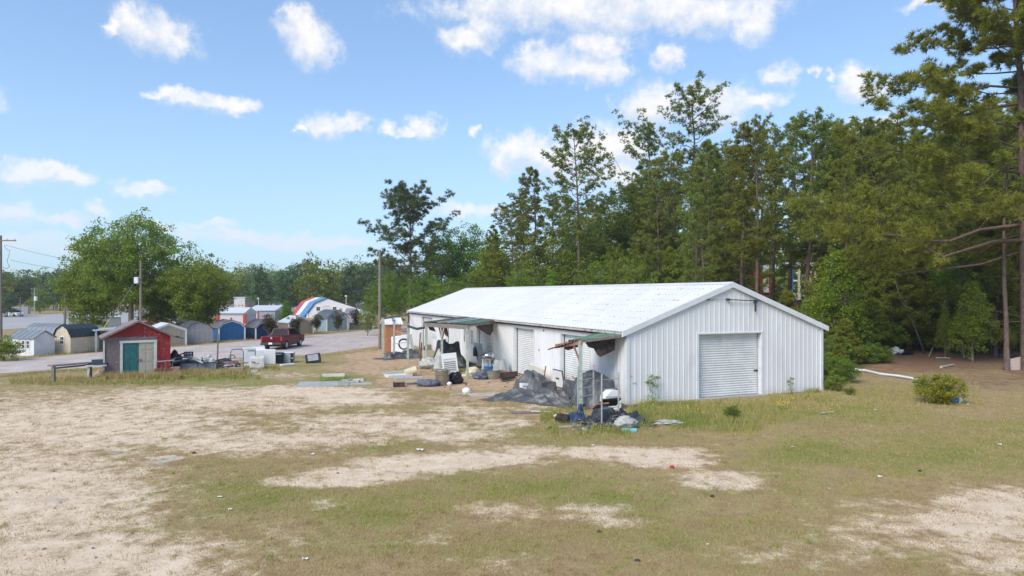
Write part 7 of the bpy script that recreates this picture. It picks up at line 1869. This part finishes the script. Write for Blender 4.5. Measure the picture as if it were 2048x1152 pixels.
for i in range(26):
    px = rt.uniform(1330, 2150); Y = rt.uniform(66, 112); X = X_at(px, Y)
    if 1470 < px < 1660: continue
    bl('leafy understorey tree ' + ('above the white roof near the gable' if px < 1500 else 'behind the light green sapling' if px < 1740 else 'shading the back of the brown clearing' if px < 1900 else 'in the shade behind the slim pine'), px, Y, rt.uniform(520, 600), (0, 3, 0, 1)[i % 4], rt.uniform(.9, 1.5), 'understorey tree', 'understorey trees inside the wood', 'understorey_tree')
# closing belt far inside the wood and behind the left trees, one mass
# bushes
bsh = [(1668, 782, .95, 1, 'dark green bush against the right side of the white building'), (1690, 765, 1.3, 0, 'green bush at the right back of the building'), (1652, 760, 1.5, 0, 'tall bush hugging the right wall of the building'), (1738, 727, 1.5, 0, 'green bush by the start of the white pipe'), (1765, 726, 1.2, 0, 'fresh green bush under the small young pine'), (1712, 705, 2.0, 1, 'dark bush behind the white pipe'), (1878, 806, 1.45, 2, 'round yellow-green bush standing alone in the right field'),
       (8, 722, 1.75, 1, 'dark green bush at the left edge beside the small white shed'), (1465, 838, .55, 0, 'small leafy plant in the weeds before the roller door'), (1700, 790, .4, 1, 'low weed clump right of the building corner'), (1930, 700, 1.4, 1, 'shaded bush in the clearing'), (2000, 705, 1.6, 1, 'dark bush beside the slim pine'), (1860, 690, 1.3, 1, 'shaded bush behind the leaning dead stem'), (1665, 735, 2.2, 0, 'tall green bush behind the right wall of the building'), (1705, 728, 1.6, 1, 'dark bush above the start of the white pipe'), (1755, 705, 1.8, 0, 'green bush left of the dumped sheeting'), (1725, 690, 2.6, 1, 'shaded tall bush under the young pines by the building'), (1900, 775, .35, 2, 'small yellow-green shoot above the round bush')]
for px, py, hh, k_, lab in bsh:
    put_tree('bush', BUSH[k_], G(px, py), hh, rt.uniform(0, 6), lab, 'bush', None, 1.1 if k_ != 2 else 1.0)
for i in range(40):
    px = rt.uniform(1500, 2150); Y = rt.uniform(60, 95); 
    X = X_at(px, Y); 
    if px < 1660: continue
    if 1780 < px < 1880 and Y < 80: continue
    put_tree('undergrowth_bush', BUSH[i % 2], (X, Y, 0), rt.uniform(1.5, 3.2), rt.uniform(0, 6), 'shaded bush ' + ('behind the right gable slope' if px < 1680 else 'on the wood floor behind the dumped sheeting' if px < 1860 else 'on the wood floor behind the birch-like stem' if px < 1980 else 'on the wood floor behind the slim pine'), 'bush', 'undergrowth bushes in the wood', rt.uniform(1, 1.6))
# climbers on the gable
CREEP = gen_broad(311, 2.2, .05, .40, 3, 13, 24, .10, .13, M['leaf_b'], stems=2, tr=.008, lumpy=.9)
for (px, hh, wd_, lab) in ((1299, 1.9, 1.0, 'green climbing weed against the left part of the gable wall'), (1575, 1.2, .8, 'thin creeper against the right part of the gable wall')):
    t = tx(px); o = put_tree('creeper', CREEP, N0 + RV * t + DV * -.22, hh, .5, lab, 'creeper', None, wd_)
# two big oaks behind the sheds
oak1 = gen_broad(601, 15, .22, 6.3, 16, 820, 46, .27, .52, M['leaf_o'], tr=.026, lumpy=.42, lean=.01)
put_tree('oak_tree', oak1, (X_at(262, 80), 80, 0), H_for(432, 80), 1.0, 'large spreading oak with tall open top behind the red shed', 'oak tree')
oak2 = gen_broad(602, 10, .14, 6.2, 14, 640, 46, .25, .44, M['leaf_o'], tr=.034, shape='vase', stems=2, lumpy=.45)
put_tree('oak_tree', oak2, (X_at(397, 79), 79, 0), H_for(520, 79), .2, 'broad V-shaped oak behind the grey barn shed', 'oak tree')
oak3 = gen_broad(603, 10, .14, 4.0, 12, 560, 46, .25, .48, M['leaf_o'], tr=.028, lumpy=.5)
put_tree('oak_tree', oak3, (X_at(188, 84), 84, 0), H_for(505, 84), 2.2, 'darker oak filling the left side of the large spreading oak', 'oak tree', None, .95)
put_tree('oak_tree', oak3, (X_at(322, 86), 86, 0), H_for(548, 86), 4.2, 'dark oak between the large spreading oak and the V-shaped oak', 'oak tree', None, 1.0)
bl('small leafy young tree between the navy shed and the striped barn', 572, 92, 603, 2, 1.1)
for i, (px, pyb, pyt, lab) in enumerate(((539, 679, 622, 'dark purple-leaved bush tree covering the navy barn shed'), (591, 676, 624, 'dark purple-leaved bush tree just right of the pickup cab'), (634, 668, 624, 'dark purple-leaved bush tree left of the pale blue shed gable'), (676, 665, 617, 'dark purple-leaved bush tree in front of the pale blue shed gable'), (713, 660, 614, 'dark purple-leaved bush tree in front of the olive shed'))):
    p = G(px, pyb); put_tree('crape_myrtle', VASE[i % 2], p, H_for(pyt, p.y), i * 1.3, lab, 'bush tree', 'dark purple-leaved bush trees along the drive', .9)
# far trees across the street and behind the sheds
for i in range(64):
    left = i < 24
    px = rt.uniform(-60, 190) if left else rt.uniform(360, 800); Y = rt.uniform(205, 270) if left else rt.uniform(185, 300)
    top = rt.uniform(540, 566) if left else (rt.uniform(520, 560))
    put_tree('far_tree', FAR[i % 3], (X_at(px, Y), Y, 0), H_for(top, Y), rt.uniform(0, 6.28), (('green far tree across the street behind the white cars' if px < 40 else 'green far tree across the street behind the distant transformer pole' if px < 100 else 'green far tree across the street behind the signal mast') if left else ('far tree in the row behind the V-shaped oak' if px < 500 else 'far tree in the row behind the storage blocks' if px < 600 else 'far tree in the row behind the striped barn' if px < 715 else 'far tree in the row behind the thick weathered pole')), 'far tree', 'far trees across the street' if left else 'far trees behind the sheds', rt.uniform(.8, 1.25))
for (px, Y, top, k_, lab) in ((415, 190, 516, 2, 'pine-dark far tree peeking over the V-shaped oak'), (522, 170, 530, 1, 'narrow bright far tree right of the V-shaped oak'), (15, 150, 585, 0, 'nearer rounded tree by the white cars at the left'), (80, 178, 578, 2, 'nearer rounded tree behind the distant green pole'), (580, 185, 535, 0, 'broad far tree behind the leafy young tree'), (635, 180, 518, 2, 'tall far tree directly behind the striped barn'), (700, 200, 525, 1, 'dark far tree right of the striped barn')):
    put_tree('far_tree', FAR[k_], (X_at(px, Y), Y, 0), H_for(top, Y), rt.uniform(0, 6), lab, 'far tree', None, 1.0)
# distant closing woods, one mass each
def belt(name, x0, x1, y0, y1, n, h0, h1, seed, mat):
    r = np.random.default_rng(seed); P = []
    for _ in range(n):
        x, y = r.uniform(x0, x1), r.uniform(y0, y1); hh = r.uniform(h0, h1)
        P.append(np.stack([x + r.normal(0, 2.2, 260), y + r.normal(0, 2.2, 260), hh * r.random(260) ** .8], 1))
    props(link(name, leaves_mesh(name, np.concatenate(P), 1.5, mat, r, .3)), kind='stuff')
belt('far_woods', -420, 40, 320, 380, 130, 12, 17, 71, M['leaf_f'])
belt('deep_woods', 24, 190, 128, 170, 110, 12, 24, 72, M['needle'])
# painted play buildings glimpsed through the trunks beyond the gable
o = thing('red_building', 'red and white building glimpsed between the pine trunks beyond the gable', 'building', (X_at(1478, 104), 104, 0), 0)
sc__ = 104 / F
def gb(px0, px1, py0, py1, mt, nm, y=0.0):
    m = MB(); m.box(((px0 + px1) / 2 * sc__ - 1478 * sc__, y, H0 - ((py0 + py1) / 2 - HY) * sc__), ((px1 - px0) * sc__, .3, (py1 - py0) * sc__)); m.build(nm, mt, o)
gb(1478, 1545, 545, 655, C_('red_wall', (.42, .04, .05)), 'wall', .3); gb(1478, 1503, 548, 556, C_('red_roof', (.5, .09, .08)), 'roof', -.4); gb(1526, 1537, 528, 585, M['white'], 'white_panel', -.05); gb(1506, 1512, 538, 580, C_('red_post', (.55, .05, .06)), 'post', -.4); gb(1488, 1494, 560, 580, C_('lime_panel', (.5, .6, .3)), 'panel', -.2)
o = thing('play_building', 'pale building with blue and cream posts glimpsed behind the sapling', 'building', (X_at(1478, 104), 106, 0), 0)
gb(1580, 1645, 524, 531, M['white'], 'roof', -.3); gb(1588, 1597, 531, 600, C_('blue_post', (.03, .16, .36)), 'blue_panel', .0)
for px in (1607, 1622, 1631, 1640): gb(px, px + 3.5, 531, 600, M['cream'], 'post', .0)
gb(1580, 1645, 600, 655, M['rust_dark'], 'base', .2)
# ------------------------------------------------------------------ air: far trees fade a little
hm = bpy.data.materials.new('air'); hm.use_nodes = True
hn = hm.node_tree.nodes; hn.clear()
vp = hn.new('ShaderNodeVolumePrincipled'); ho = hn.new('ShaderNodeOutputMaterial')
vp.inputs['Color'].default_value = (0.86, 0.92, 1.0, 1); vp.inputs['Density'].default_value = 0.00032; vp.inputs['Anisotropy'].default_value = 0.2
hm.node_tree.links.new(vp.outputs[0], ho.inputs['Volume'])
hb = MB(); hb.box((0, 2500, 17.6), (12000, 12600, 37.2)); hz_ = props(hb.build('haze', hm), kind='stuff')
